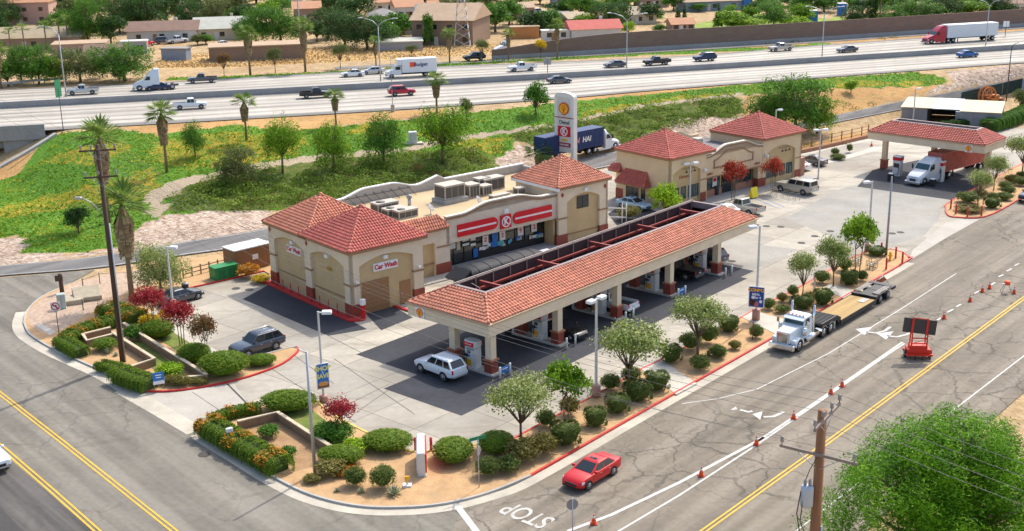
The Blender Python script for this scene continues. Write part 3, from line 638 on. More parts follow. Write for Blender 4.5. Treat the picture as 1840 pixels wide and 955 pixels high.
def carriage(name, a, b, m, t0=0., t1=1., dz=0.0, mult=None):
 vs = []; fs = []; uvs = []; n = 10
 for i in range(NF):
  w_ = math.hypot(b[i][0] - a[i][0], b[i][1] - a[i][1])
  for k in range(n + 1):
   t = t0 + (t1 - t0) * k / n
   vs.append((a[i][0] + (b[i][0] - a[i][0]) * t, a[i][1] + (b[i][1] - a[i][1]) * t, FZ + dz)); uvs.append((lenF * i / (NF - 1), 23.0 * t))
 for i in range(NF - 1):
  for k in range(n): q = i * (n + 1) + k; fs.append((q, q + n + 1, q + n + 2, q + 1))
 me = bpy.data.meshes.new(name); me.from_pydata(vs, [], fs); me.materials.append(m)
 ul = me.uv_layers.new(name='UVMap')
 for lp in me.loops: ul.data[lp.index].uv = uvs[lp.vertex_index]
 me.update()
 if me.polygons[0].normal.z < 0: me.flip_normals()
 o = bpy.data.objects.new(name, me); COL.objects.link(o); o['kind'] = 'structure'
FWM = freeway_mat()
carriage('freeway', fN, fM, FWM); carriage('freeway', fM, fF, FWM)
ASPH_S = asphalt('freeway_shoulder_asphalt', (.20, .19, .175), 0, var=.12)
carriage('freeway_shoulder', fN, fM, ASPH_S, -.01, .07, .01)
carriage('freeway_shoulder', fN, fM, ASPH_S, .93, 1.0, .01)
carriage('freeway_shoulder', fM, fF, ASPH_S, 0, .06, .01)
carriage('freeway_shoulder', fM, fF, ASPH_S, .95, 1.03, .01)
# off ramp beyond the ice plant strip, at the foot of the sound wall
RP = [(600, 120), (760, 112), (900, 106), (1000, 99), (1220, 87), (1500, 70), (1840, 47), (2100, 30)]
rp = smooth([G(*p, FZ - .04) for p in RP], 4)
struct('exit_ramp', flat(MB(), rp, -4.6, -.6, FZ - .04), ASPH_S)

def wall_along(name, P, w_, z0, z1, m, label, cat, parent=None):
 o = ribbon(MB(), P, -w_ / 2, w_ / 2, z0, z1).build(name, m, parent)
 if label: tag(o, label, cat)
 return o
BARR = mat('grey_barrier_concrete', (.33, .32, .31), .85, 0, .12, .3, .1)
wall_along('median_barrier', fM, .6, FZ - .1, FZ + 1.05, BARR, 'grey concrete barrier running along the middle of the freeway', 'barrier')
sw = smooth([G(*p, FZ) for p in [(884, 107), (1000, 100), (1220, 87), (1500, 70), (1840, 47), (2100, 29)]], 4)
sound = thing('sound_wall', 'long brown block sound wall along the far side of the freeway', 'wall', (*sw[0], FZ - .3))
BLOCKW = mat('brown_block_wall', (.225, .15, .115), .9, 0, .10, .5, .10, bump=.3, stretch=(1, 1, 3))
mbs = MB(); mbl = MB()
for i in range(len(sw) - 1):
 h0, h1 = [2.3 + 2.2 * ss(0, 7, j) for j in (i, i + 1)]
 P = [(sw[i][0] - sw[0][0], sw[i][1] - sw[0][1]), (sw[i + 1][0] - sw[0][0], sw[i + 1][1] - sw[0][1])]
 A_, B_ = offset(P, -.15), offset(P, .15)
 mbs.add([(*A_[0], 1.0), (*A_[1], 1.0), (*B_[1], 1.0), (*B_[0], 1.0), (*A_[0], h0), (*A_[1], h1), (*B_[1], h1), (*B_[0], h0)], [(0, 1, 5, 4), (2, 3, 7, 6), (4, 5, 6, 7), (0, 4, 7, 3), (1, 2, 6, 5)], 0, False)
 A_, B_ = offset(P, -.45), offset(P, .2)
 mbl.add([(*A_[0], 0), (*A_[1], 0), (*B_[1], 0), (*B_[0], 0), (*A_[0], 1.05), (*A_[1], 1.05), (*B_[1], 1.05), (*B_[0], 1.05)], [(0, 1, 5, 4), (2, 3, 7, 6), (4, 5, 6, 7), (0, 4, 7, 3), (1, 2, 6, 5)], 0, False)
mbs.build('block_panel', BLOCKW, sound); mbl.build('concrete_base', BARR, sound)
# overpass at the left
b0, b1 = Vector((*FNEAR[1], 0)), Vector((*FNEAR[0], 0)); bd = (b1 - b0).normalized(); ba = math.atan2(bd.y, bd.x)
br = thing('freeway_overpass', 'grey concrete overpass carrying the freeway over the cross street', 'bridge', (b0.x, b0.y, 0), ba)
# local x runs left along the edge, local y = toward the camera when negative normal
sgn = 1
MB().box(3, 60, -.1, .3, FZ - 1.3, FZ + .95).build('parapet', BARR, br)
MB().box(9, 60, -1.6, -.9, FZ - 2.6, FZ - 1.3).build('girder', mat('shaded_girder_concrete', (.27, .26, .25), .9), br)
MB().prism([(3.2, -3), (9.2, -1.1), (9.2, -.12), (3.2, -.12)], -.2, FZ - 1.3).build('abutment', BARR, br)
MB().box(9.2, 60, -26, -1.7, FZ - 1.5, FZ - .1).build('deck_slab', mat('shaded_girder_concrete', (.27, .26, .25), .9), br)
sp = [T(100, 243), T(70, 262), T(40, 280), T(0, 302), T(-60, 330)]
mb = MB()
for a, b in zip(sp[:-1], sp[1:]):
 mb.add([a + Vector((-.3, .3, -.1)), b + Vector((-.3, .3, -.1)), b + Vector((.3, -.3, -.1)), a + Vector((.3, -.3, -.1)), a + Vector((-.3, .3, .35)), b + Vector((-.3, .3, .35)), b + Vector((.3, -.3, .35)), a + Vector((.3, -.3, .35))], [(0, 1, 5, 4), (2, 3, 7, 6), (4, 5, 6, 7), (0, 4, 7, 3), (1, 2, 6, 5)])
struct('kerb', mb, CONCK)
# ================================================================== BUILDING KIT
def rotz(a, x=0, y=0, z=0): return Matrix.Translation((x, y, z)) @ Matrix.Rotation(a, 4, 'Z')
def tile_slope(mb, a, b, c, d, row=.36, colw=.31, m=0, seed=1, amp=.10):
 """rows of curved clay tiles on the slope a-b (eave) d-c (top)"""
 rnd = random.Random(seed)
 a, b, c, d = map(Vector, (a, b, c, d))
 e = (b - a); L = e.length; e = e / L
 s = ((c + d) / 2 - (a + b) / 2); s = (s - e * s.dot(e)).normalized(); n = e.cross(s)
 if n.z < 0: n = -n
 H = max((d - a).dot(s), (c - a).dot(s)); dx, cx = (d - a).dot(e), (c - a).dot(e)
 mb.cur_t = .2; mb.add([a, b, c, d], [(0, 1, 2, 3)], m, False)
 nr = max(1, int(round(H / row))); row = H / nr
 for r in range(nr):
  y0, y1 = r * row, (r + 1) * row + .05; yc = (r + .5) * row / H
  xl, xr = dx * yc, L + (cx - L) * yc
  i0 = math.ceil((xl - L / 2) / colw - .15); i1 = math.floor((xr - L / 2) / colw + .15)
  for i in range(i0, i1):
   x0 = L / 2 + i * colw; x1 = x0 + colw; xm = (x0 + x1) / 2
   mb.cur_t = min(1, max(0, rnd.gauss(.55, .22)))
   pts = []
   for (yy, lift) in ((y0 - .02, .085), (y1, .015)):
    for (fx, fz) in ((0, 0.0), (.2, .75), (.5, 1.0), (.8, .75), (1, 0.0)):
     pts.append(a + e * (x0 + (x1 - x0) * fx * .97) + s * yy + n * (fz * amp + lift))
   base = [a + e * x0 + s * (y0 - .02), a + e * (x0 + colw * .97) + s * (y0 - .02)]
   mb.add(pts + base, [(0, 1, 6, 5), (1, 2, 7, 6), (2, 3, 8, 7), (3, 4, 9, 8), (10, 11, 4, 3, 2, 1, 0)], m, False)
 mb.cur_t = .5
def ridge_caps(mb, p, q, r=.13, m=0, seed=2):
 rnd = random.Random(seed); p, q = Vector(p), Vector(q); L = (q - p).length; n = max(1, int(L / .42))
 for i in range(n):
  mb.cur_t = min(1, max(0, rnd.gauss(.6, .2)))
  mb.cyl(p + (q - p) * (i / n) + Vector((0, 0, .03)), p + (q - p) * ((i + 1.1) / n) + Vector((0, 0, .06)), r * 1.1, r * .85, 7, m, True, True)
 mb.cur_t = .5
def pyramid_roof(parent, x0, x1, y0, y1, z0, z1, rm, fasc=BELT, faces='SENW', top=None):
 mb = MB(); cx, cy = (x0 + x1) / 2, (y0 + y1) / 2; ap = (cx, cy, z1)
 C = [(x0, y0, z0), (x1, y0, z0), (x1, y1, z0), (x0, y1, z0)]
 for i, k in enumerate('SENW'):
  if k in faces: tile_slope(mb, C[i], C[(i + 1) % 4], ap, ap, seed=i + 1)
 for q in C: ridge_caps(mb, q, ap, seed=int(abs(q[0] * 7 + q[1])) + 3)
 mb.cur_t = .7; mb.lathe([(.2, -.1), (.22, .12), (.1, .25), (.0, .27)], 8, ap); mb.cur_t = .5
 rf = mb.build('roof', rm, parent)
 f = MB(); f.box(x0 + .02, x1 - .02, y0 + .02, y1 - .02, z0 - .26, z0 - .015); f.build('fascia', fasc, rf)
 return rf
def arched_wall(mb, L, H, ops, depth, M, m=0, nseg=10, z0=0.0):
 """wall of length L along local x with arched openings (xa, xb, z_spring, z_apex, z_sill); outer face at y=0, inner at y=depth"""
 old = mb.M; mb.M = M
 xs = [0.0]
 def quadbox(xa, xb, za0, zb0, za1, zb1):
  P = [(xa, 0, za0), (xb, 0, zb0), (xb, 0, zb1), (xa, 0, za1)]
  Q = [(p[0], depth, p[2]) for p in P]
  mb.add(P + Q, [(0, 1, 2, 3), (7, 6, 5, 4), (0, 4, 5, 1), (1, 5, 6, 2), (2, 6, 7, 3), (3, 7, 4, 0)], m, False)
 x = 0.0
 for (xa, xb, zs, za, sill) in ops:
  quadbox(x, xa, z0, z0, H, H)
  for i in range(nseg):
   t0, t1 = i / nseg, (i + 1) / nseg
   f = lambda t: zs + (za - zs) * (1 - (2 * t - 1) ** 2)
   quadbox(xa + (xb - xa) * t0, xa + (xb - xa) * t1, f(t0), f(t1), H, H)
  if sill > z0: quadbox(xa, xb, z0, z0, sill, sill)
  x = xb
 quadbox(x, L, z0, z0, H, H)
 mb.M = old
def window(parent, x0, x1, z0, z1, M, nx=1, nz=1, fr=.06, d=.06, framem=DARKM, gm=GLASS, name='window'):
 f = MB(); f.M = M
 f.box(x0, x1, -d, .02, z0, z0 + fr); f.box(x0, x1, -d, .02, z1 - fr, z1)
 for i in range(nx + 1):
  xx = x0 + (x1 - x0 - fr) * i / nx; f.box(xx, xx + fr, -d + .003, .02, z0 + fr, z1 - fr)
 for k in range(1, nz):
  zz = z0 + (z1 - z0 - fr) * k / nz; f.box(x0 + fr, x1 - fr, -d + .006, .02, zz, zz + fr)
 o = f.build(name, framem, parent)
 p = MB(); p.M = M; p.box(x0 + fr * .5, x1 - fr * .5, -d * .4, .0, z0 + fr * .5, z1 - fr * .5); p.build('pane', gm, o)
 return o
def parts(parent, name, m, boxes):
 for b in boxes: MB().box(*b).build(name, m, parent)
def board(parent, name, x0, x1, z0, z1, M, m, y0=-.1, y1=-.005):
 b = MB(); b.M = M; b.box(x0, x1, y0, y1, z0, z1); return b.build(name, m, parent)
def wtext(parent, s, size, M, x, z, m, y=-.12, sx=1.0, shear=0.0, bold=.0, name='lettering'):
 loc = M @ Vector((x, y, z)); a = M.to_euler().z
 return text_mesh(s, size, name, m, parent, loc, (math.pi / 2, 0, a), .012, 'CENTER', sx, shear, bold)
def profile_parapet(mb, pts, y0, y1, zb, m=0, cap=None, capm=1):
 """parapet with a curved top: pts = (x, ztop)"""
 for (xa, za), (xb, zb2) in zip(pts[:-1], pts[1:]):
  mb.add([(xa, y0, zb), (xb, y0, zb), (xb, y0, zb2), (xa, y0, za), (xa, y1, zb), (xb, y1, zb), (xb, y1, zb2), (xa, y1, za)], [(0, 1, 2, 3), (7, 6, 5, 4), (3, 2, 6, 7), (0, 3, 7, 4), (1, 5, 6, 2)], m, False)
  if cap:
   mb.add([(xa, y0 - cap, za), (xb, y0 - cap, zb2), (xb, y1 + cap, zb2), (xa, y1 + cap, za), (xa, y0 - cap, za + .14), (xb, y0 - cap, zb2 + .14), (xb, y1 + cap, zb2 + .14), (xa, y1 + cap, za + .14)], [(0, 3, 2, 1), (4, 5, 6, 7), (0, 1, 5, 4), (2, 3, 7, 6), (0, 4, 7, 3), (1, 2, 6, 5)], capm, False)
def hump(x0, x1, zb, zt, xa, xb, n=8):
 """flat - S-curve up - flat top - S-curve down"""
 P = [(x0, zb)]
 for i in range(n + 1): t = i / n; P.append((xa + (xb - xa) * .34 * t, zb + (zt - zb) * ss(0, 1, t)))
 for i in range(n + 1): t = i / n; P.append((xb - (xb - xa) * .34 * (1 - t), zt - (zt - zb) * ss(0, 1, t)))
 P.append((x1, zb)); return P
def diamond(parent, M, x, z, r=.22):
 b = MB(); b.M = M; b.add([(x, -.05, z - r * 1.35), (x + r, -.05, z), (x, -.05, z + r * 1.35), (x - r, -.05, z), (x, -.004, z - r * 1.35), (x + r, -.004, z), (x, -.004, z + r * 1.35), (x - r, -.004, z)], [(0, 1, 2, 3), (0, 4, 5, 1), (1, 5, 6, 2), (2, 6, 7, 3), (3, 7, 4, 0)]); return b.build('diamond_ornament', mat('dark_red_ceramic', (.34, .03, .03), .4), parent)
def walllamp(parent, M, x, z, s=.3):
 b = MB(); b.M = M; b.xf = None
 b.box(x - s * .55, x + s * .55, -.30, -.003, z - s * .35, z + s * .45); return b.build('wall_lamp', WHITE, parent)

# scallop emblem outline (x,z) in a unit square
def pecten(n=24):
 P = []
 for i in range(n + 1):
  a = math.pi * (1.19 - 1.38 * i / n); r = .5 * (1 + .035 * math.cos(i * math.pi * 7 * 2 / n))
  P.append((r * math.cos(a) * 1.03, .02 + r * math.sin(a)))
 P += [(.22, -.38), (.20, -.5), (-.20, -.5), (-.22, -.38)]
 return P
def shell_sign(parent, M, x, z, s, backing=True):
 o = parent
 if backing: o = board(parent, 'emblem_panel', x - s * .62, x + s * .62, z - s * .62, z + s * .62, M, WHITE, -.12, -.004)
 for k, (sc, mm, y) in enumerate(((1.0, RED, -.15), (.84, YEL, -.17))):
  b = MB(); b.M = M; P = [(x + p[0] * s * sc, z + p[1] * s * sc) for p in pecten()]
  b.xprism(P, y, y + .03); e = b.build('emblem', mm, o)
 b = MB(); b.M = M
 for k in range(-2, 3):
  a = math.pi / 2 + k * .42; q = (x + .40 * s * math.cos(a), z + .02 * s + .40 * s * math.sin(a)); b0 = (x + k * .028 * s, z - .36 * s); w = .012 * s
  b.xprism([(b0[0] - w, b0[1]), (b0[0] + w, b0[1]), (q[0] + w, q[1]), (q[0] - w, q[1])], -.185, -.165)
 b.build('emblem_rib', RED, e)
def k_sign(parent, M, x, z, s):
 p = board(parent, 'emblem_panel', x - s / 2, x + s / 2, z - s / 2, z + s / 2, M, RED, -.14, -.004)
 b = MB(); b.M = M @ Matrix.Translation((x, -.17, z)) @ Matrix.Rotation(math.pi / 2, 4, 'X')
 n = 24
 for i in range(n):
  a0, a1 = 2 * math.pi * i / n, 2 * math.pi * (i + 1) / n
  r0, r1 = s * .33, s * .41
  b.add([(r * math.cos(a), r * math.sin(a), h) for h in (0, .02) for (r, a) in ((r0, a0), (r1, a0), (r1, a1), (r0, a1))], [(3, 2, 1, 0), (4, 5, 6, 7), (1, 2, 6, 5), (3, 0, 4, 7)])
 b.build('emblem_ring', WHITE, p)
 wtext(p, 'K', s * .72, M, x, z, WHITE, -.17, .9, bold=s * .02)

# ------------------------------------------------------------------ convenience store with car wash
BO = G(634.5, 572.4)
store = thing('convenience_store', 'cream convenience store and car wash with red tile hip roofs and curved parapet', 'store', (BO[0], BO[1], 0), TH_B)
ID = Matrix.Identity(4); ML = rotz(-math.pi / 2, 0, 15.5)      # left face: local x runs from the rear corner to the front corner
mb = MB(); mb.box(.28, 8.15, .28, 15.2, 0, 6.3, 0)
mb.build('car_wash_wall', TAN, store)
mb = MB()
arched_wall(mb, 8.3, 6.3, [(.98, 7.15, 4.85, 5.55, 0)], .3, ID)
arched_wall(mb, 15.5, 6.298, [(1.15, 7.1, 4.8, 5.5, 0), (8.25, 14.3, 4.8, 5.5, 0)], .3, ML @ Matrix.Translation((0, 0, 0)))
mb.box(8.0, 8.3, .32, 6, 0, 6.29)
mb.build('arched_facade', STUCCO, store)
parts(store, 'wainscot', REDTILE, [(a, b, y0, y1, 0, 1.25) for (a, b, y0, y1) in ((-.05, 1.03, -.05, 1.25), (7.1, 8.35, -.05, .33), (-.05, .33, 7.2, 8.4), (-.05, .33, 14.3, 15.55))])
parts(store, 'belt_course', BELT, [(a, b, y0, y1, 3.02, 3.2) for (a, b, y0, y1) in ((-.06, 1.04, -.06, 1.26), (7.1, 8.36, -.06, .34), (-.06, .34, 7.2, 8.4), (-.06, .34, 14.3, 15.55))] + [(.21, .29, y0, y1, 1.5, 1.64) for (y0, y1) in ((1.3, 7.15), (8.45, 14.25))])
d = board(store, 'garage_door', 1.36, 4.36, .02, 3.15, rotz(0, 0, .28), DOORB, -.06, -.004)
mb = MB()
for k in range(1, 7): mb.box(1.38, 4.34, .212, .219, .45 * k, .45 * k + .02)
mb.build('panel_seam', mat('door_seam', (.22, .11, .05), .6), d)
d = board(store, 'door', 5.6, 6.85, .02, 2.35, rotz(0, 0, .28), DOORB, -.06, -.004)
MB().box(5.72, 5.8, .17, .215, 1.0, 1.18).build('handle', STEEL, d)
b = board(store, 'sign_board', 2.68, 5.45, 3.95, 4.72, rotz(0, 0, .28), WHITE, -.12, -.004)
wtext(b, 'Car Wash', .66, rotz(0, 0, .28), 4.07, 4.34, RED, -.14, .95, .0, .018)
MLr = ML @ Matrix.Translation((0, .28, 0))
b = board(store, 'sign_board', 15.5 - 12.1, 15.5 - 9.35, 3.98, 4.75, MLr, WHITE, -.12, -.004)
wtext(b, 'Car Wash', .66, MLr, 15.5 - 10.72, 4.37, RED, -.14, .95, .0, .018)
wtext(store, '2843', .5, MLr, 15.5 - 4.2, 3.9, mat('brass_numerals', (.50, .30, .04), .4, .5), -.04, 1, 0, .02, 'house_number')
for (M_, x, z) in ((rotz(0, 0, .28), 4.0, 5.2), (MLr, 4.6, 5.15), (MLr, 11.2, 5.15)): walllamp(store, M_, x, z, .42)
for x in (.45, 8.0): diamond(store, ML, x if x < 1 else 7.68, 5.75)
for M_, x, z in ((ID, .55, 3.45), (ID, 7.72, 3.5)): walllamp(store, M_, x, z, .2)
pyramid_roof(store, -.35, 8.75, -.35, 8.75, 6.5, 9.35, ROOF_R)
pyramid_roof(store, -.35, 8.75, 7.25, 16.0, 6.46, 9.25, ROOF_O)
# shop part
mb = MB(); mb.box(8.16, 15.6, 5.75, 19.5, 0, 5.2); mb.box(15.6, 37.9, 7.2, 19.5, 0, 5.19); mb.box(15.45, 15.75, 5.6, 7.3, 0, 3.3); mb.box(30.2, 30.5, 5.6, 7.3, 0, 3.3); mb.box(15.4, 30.6, 5.9, 7.3, 3.32, 5.2)
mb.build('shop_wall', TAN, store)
mb = MB(); mb.box(8.35, 37.6, 5.9, 19.3, 5.2, 5.32)
mb.build('roof_deck', mat('gravel_roof_deck', (.52, .40, .23), .9, 0, .12, .4, .1, dirt=(.33, .26, .17), dirtamt=.7), store)
mb = MB()
arched_wall(mb, 7.3, 5.5, [(1.7, 5.4, 3.62, 3.64, 0)], .35, rotz(0, 8.3, 5.4))
mb.add([], [])
profile_parapet(mb, hump(15.2, 30.6, 6.0, 6.72, 17.2, 28.6), 5.4, 5.75, 3.2, 0)
mb.build('shop_facade', STUCCO2, store)
mb = MB(); profile_parapet(mb, [(x, z + .0) for x, z in hump(15.2, 30.6, 6.0, 6.72, 17.2, 28.6)], 5.4, 5.75, 5.9, 0, .1, 0)
mb.build('parapet_cap', mat('parapet_cap_paint', (.62, .55, .45), .8), store)
mb = MB()
P = hump(15.2, 30.6, 6.0, 6.72, 17.2, 28.6)
for (xa, za), (xb, zb) in zip(P[:-1], P[1:]): mb.add([(xa, 5.3, za - .28), (xb, 5.3, zb - .28), (xb, 5.3, zb - .1), (xa, 5.3, za - .1), (xa, 5.397, za - .28), (xb, 5.397, zb - .28), (xb, 5.397, zb - .1), (xa, 5.397, za - .1)], [(0, 1, 2, 3), (3, 2, 6, 7), (0, 4, 5, 1), (0, 3, 7, 4), (1, 5, 6, 2)])
mb.build('parapet_trim', BELT, store)
parts(store, 'belt_course', BELT, [(13.9, 15.62, 5.3, 5.4, 2.98, 3.14), (10.05, 13.65, 5.6, 5.73, 1.3, 1.44)])
mb = MB(); mb.box(13.75, 15.7, 5.33, 5.8, 0, 1.25); mb.build('wainscot', REDTILE, store)
P2_ = [(8.2, 6.1), (10, 6.1)] + hump(10.5, 24.5, 6.1, 6.85, 11, 21.5)[1:-1] + [(22, 6.15), (24.5, 6.75), (25.5, 6.2), (37.6, 6.2)]
mb = MB(); profile_parapet(mb, P2_, 19.3, 19.6, 5.0, 0, .06, 1); mb.box(37.3, 37.6, 12.7, 19.2, 5.0, 6.1, 0); mb.box(8.17, 8.4, 6.2, 19.2, 5.0, 6.0, 0)
mb.build('rear_parapet', [mat('grey_parapet_stucco', (.42, .39, .35), .9, var=.1), WHITE], store)
mb = MB()
for k in range(8):
 x = 12 + k * 1.15; mb.tube([(x, 19.28, 6.35), (x + .5, 18.2, 5.33)], .035, 5)
mb.tube([(11.6, 19.2, 6.1), (20.5, 19.2, 6.1)], .03, 5)
mb.build('parapet_brace', DARKM, store)
# little tile mansard beside the car wash
mb = MB(); tile_slope(mb, (8.2, 4.95, 5.15), (15.3, 4.95, 5.15), (14.4, 5.95, 6.35), (8.2, 5.95, 6.35), seed=9); tile_slope(mb, (15.3, 4.95, 5.15), (15.3, 5.9, 5.15), (14.4, 5.95, 6.35), (14.4, 5.95, 6.35), seed=8); ridge_caps(mb, (15.3, 4.95, 5.15), (14.4, 5.95, 6.35))
mb.build('mansard_roof', ROOF_O, store)
mb = MB(); mb.prism([(8.32, 4.97), (15.28, 4.97), (15.28, 5.38), (8.32, 5.38)], 4.92, 5.14); mb.build('mansard_fascia', BELT, store)
# glazing
sf = MB()
for i in range(11): x = 15.8 + i * 1.43; sf.box(x, x + .07, 7.02, 7.17, .1, 3.3)
sf.box(15.76, 30.2, 7.03, 7.16, .02, .12); sf.box(15.76, 30.2, 7.03, 7.16, 2.35, 2.42)
sfo = sf.build('shopfront_frame', BLACK, store)
def shopglass():
 m = mat('shopfront_glass', (.012, .016, .018), .05, 0, .4, .5, .1, spec=1.0); return m
MB().box(15.77, 30.19, 7.1, 7.15, .12, 3.3).build('pane', shopglass(), sfo)
MB().box(20.5, 30.1, 7.0, 7.02, .14, .95).build('kickplate', BLACK, sfo)
rnd = random.Random(5)
for (x, z, w_, h, m, s) in ((21.6, 2.2, .8, 1.35, WHITE, '2'), (24.0, 2.25, .8, 1.3, WHITE, '2'), (26.6, 2.3, .8, 1.3, WHITE, '9'), (28.6, 2.35, .8, 1.3, WHITE, '2'), (22.9, 1.9, .75, 1.7, BLUE, '')):
 p = board(sfo, 'poster', x - w_ / 2, x + w_ / 2, z - h / 2, z + h / 2, rotz(0, 0, 7.02), m, -.05, -.02)
 if s:
  wtext(p, s, .7, rotz(0, 0, 7.02), x, z - .1, ORANGE, -.06, 1, 0, .03)
  board(p, 'poster_band', x - w_ / 2 + .05, x + w_ / 2 - .05, z + h / 2 - .3, z + h / 2 - .08, rotz(0, 0, 7.02), RED, -.06, -.051)
for k in range(26):
 x = rnd.uniform(20.8, 29.8); z = rnd.uniform(1.0, 1.5); w_ = rnd.uniform(.25, .7); h = rnd.uniform(.2, .42)
 board(sfo, 'window_display', x - w_ / 2, x + w_ / 2, z - h / 2, z + h / 2, rotz(0, 0, 7.02), rnd.choice([mat('display_cyan', (.08, .35, .5), .5), WHITE, mat('display_teal', (.1, .4, .35), .5), BLUE, mat('display_cream', (.6, .55, .4), .5)]), -.05 - k * .001, -.02)
for (x, z, w_, h, m) in ((17.0, 2.4, 1.0, .9, WHITE), (17.9, 2.3, .5, 1.2, mat('display_cream', (.6, .55, .4), .5)), (18.9, 2.6, .9, .25, WHITE), (18.9, 2.1, .9, .25, WHITE), (19.9, 2.5, .7, .3, WHITE), (19.9, 1.9, .7, .3, WHITE), (20.2, .9, .6, 1.0, BLUE)):
 board(sfo, 'window_display', x - w_ / 2, x + w_ / 2, z - h / 2, z + h / 2, rotz(0, 0, 7.02), m, -.055, -.02)
# striped signs
def stripe(x0, x1, z0, z1, round_left):
 P = []
 r = (z1 - z0) / 2; n = 8
 xa, xb = (x0 + r, x1) if round_left else (x0, x1 - r)
 if round_left: P = [(xa, z0), (xb, z0), (xb, z1), (xa, z1)] + [(xa - r * math.sin(math.pi * i / n), z1 - r + r * math.cos(math.pi * i / n)) for i in range(1, n)]
 else: P = [(xa, z0)] + [(xb + r * math.sin(math.pi * i / n), z0 + r - r * math.cos(math.pi * i / n)) for i in range(n + 1)] + [(xa, z1)]
 b = MB(); b.xprism(P, 5.22, 5.38); o = b.build('stripe_sign', RED, store)
 MB().box(x0 + (.25 if round_left else 0), x1 - (0 if round_left else .25), 5.20, 5.215, (z0 + z1) / 2 - .1, (z0 + z1) / 2 + .1).build('white_stripe', mat('pale_pink_stripe', (.85, .68, .66), .5), o)
stripe(16.6, 22.0, 3.68, 5.0, False); stripe(24.15, 29.75, 3.62, 4.95, True)
k_sign(store, rotz(0, 0, 5.4), 23.15, 4.2, 1.5)
walllamp(store, rotz(0, 0, 5.4), 23.15, 5.35, .5)
# corner tower
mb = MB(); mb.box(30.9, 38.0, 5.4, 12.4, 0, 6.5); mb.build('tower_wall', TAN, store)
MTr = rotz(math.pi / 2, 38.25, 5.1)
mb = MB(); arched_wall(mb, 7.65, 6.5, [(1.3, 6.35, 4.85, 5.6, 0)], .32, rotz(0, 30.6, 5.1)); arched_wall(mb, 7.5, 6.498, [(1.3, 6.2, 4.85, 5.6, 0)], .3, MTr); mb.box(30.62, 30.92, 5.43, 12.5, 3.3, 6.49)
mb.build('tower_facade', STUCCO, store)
parts(store, 'wainscot', REDTILE, [(30.3, 31.95, 5.05, 5.45, 0, 1.25), (36.95, 38.3, 5.05, 5.45, 0, 1.25)])
parts(store, 'belt_course', BELT, [(30.24, 31.96, 5.04, 5.46, 3.02, 3.2), (36.94, 38.31, 5.04, 5.46, 3.02, 3.2), (31.96, 36.94, 5.32, 5.42, .95, 1.1)])
window(store, 33.65, 35.45, 3.75, 5.2, rotz(0, 0, 5.4), 2, 1)
walllamp(store, rotz(0, 0, 5.1), 34.6, 5.95, .42)
for x in (31.2, 37.8): diamond(store, rotz(0, 0, 5.1), x, 5.8)
pyramid_roof(store, 30.25, 38.6, 4.75, 12.85, 6.72, 9.3, ROOF_O)
MB().box(30.2, 30.5, 4.72, 12.9, 6.4, 6.72).build('roof_edge', WHITE, store)
# red kerb and posts round the car wash
def loc2w(p, o=BO, a=TH_B): return (o[0] + math.cos(a) * p[0] - math.sin(a) * p[1], o[1] + math.sin(a) * p[0] + math.cos(a) * p[1])
def lk_(L): return [loc2w(p) for p in L]
struct('kerb', ribbon(MB(), lk_([(-.9, 16.5), (-.9, -.6), (-.5, -1.0), (.3, -1.35), (.7, -1.1), (.9, -.4)]), 0, .18, 0, .17), REDP)
struct('kerb', ribbon(MB(), lk_([(4.65, .2), (4.9, -2.2), (5.3, -3.1), (6.4, -3.4)]), 0, .3, 0, .17), REDP)
sheet('kerb_bed', lk_([(-.75, 16.4), (-.75, -.6), (.3, -1.2), (.8, .2), (0, .2), (0, 16.4)]), .09, REDP)
struct('sidewalk', MB().prism(lk_([(8.2, 5.3), (8.2, 3.4), (31, 3.4), (38.5, 3.4), (38.5, 5.0), (30.5, 5.0), (30.5, 7.0), (15.8, 7.0), (15.8, 5.3)]), 0, .13), SIDEW)
_t = loc2w((4, 8))
for i, v in enumerate((2.0, 3.6, 5.2, 6.8, 9.2, 10.8, 12.3, 13.6)):
 p = loc2w((-.45, v)); o = MB().cyl((0, 0, 0), (0, 0, 1.0), .05, n=8).build('guard_post', REDP, None, (*p, .09))
 tag(o, f'{ORD[i]} short red guard post from the front corner of the car wash side wall', 'post', 'red guard posts along the car wash wall')

# rooftop equipment (each stands on the roof by itself)
HV = mat('beige_unit_metal', (.46, .42, .35), .6, .1, .08, 1, .06); HVD = mat('unit_grille', (.10, .09, .08), .6, .2)
def hvac(u, v, lx, ly, h, label, fan=True, base=0.0):
 p = loc2w((u, v)); t = thing('rooftop_unit', label, 'air conditioner', (*p, 5.32), TH_B, 'air conditioning units on the store roof')
 m = MB(); m.box(-lx / 2, lx / 2, -ly / 2, ly / 2, base, h); m.box(-lx / 2 - .03, lx / 2 + .03, -ly / 2 - .03, ly / 2 + .03, h, h + .06); m.build('casing', HV, t)
 if base: MB().box(-lx / 2 - .25, lx / 2 + .3, -ly / 2 - .25, ly / 2 + .2, 0, base).build('curb_frame', GREYM, t)
 g = MB()
 for k in range(3): g.box(-lx / 2 + .12 + k * (lx - .2) / 3, -lx / 2 + .05 + (k + 1) * (lx - .2) / 3, -ly / 2 - .02, -ly / 2 + .01, base + .15, h - .15)
 g.box(-lx / 2 - .02, -lx / 2 + .01, -ly / 2 + .12, ly / 2 - .12, base + .15, h - .15)
 g.build('grille', HVD, t)
 if fan: MB().cyl((-lx * .2, 0, h + .06), (-lx * .2, 0, h + .10), min(lx, ly) * .34, n=14).build('fan', HVD, t)
hvac(21.6, 13.2, 2.8, 2.0, 2.0, 'biggest rooftop unit, on a grey frame in the middle of the store roof', False, .5)
hvac(13.6, 14.3, 2.7, 1.5, 1.1, 'rooftop unit rearmost of the three behind the car wash roofs', True)
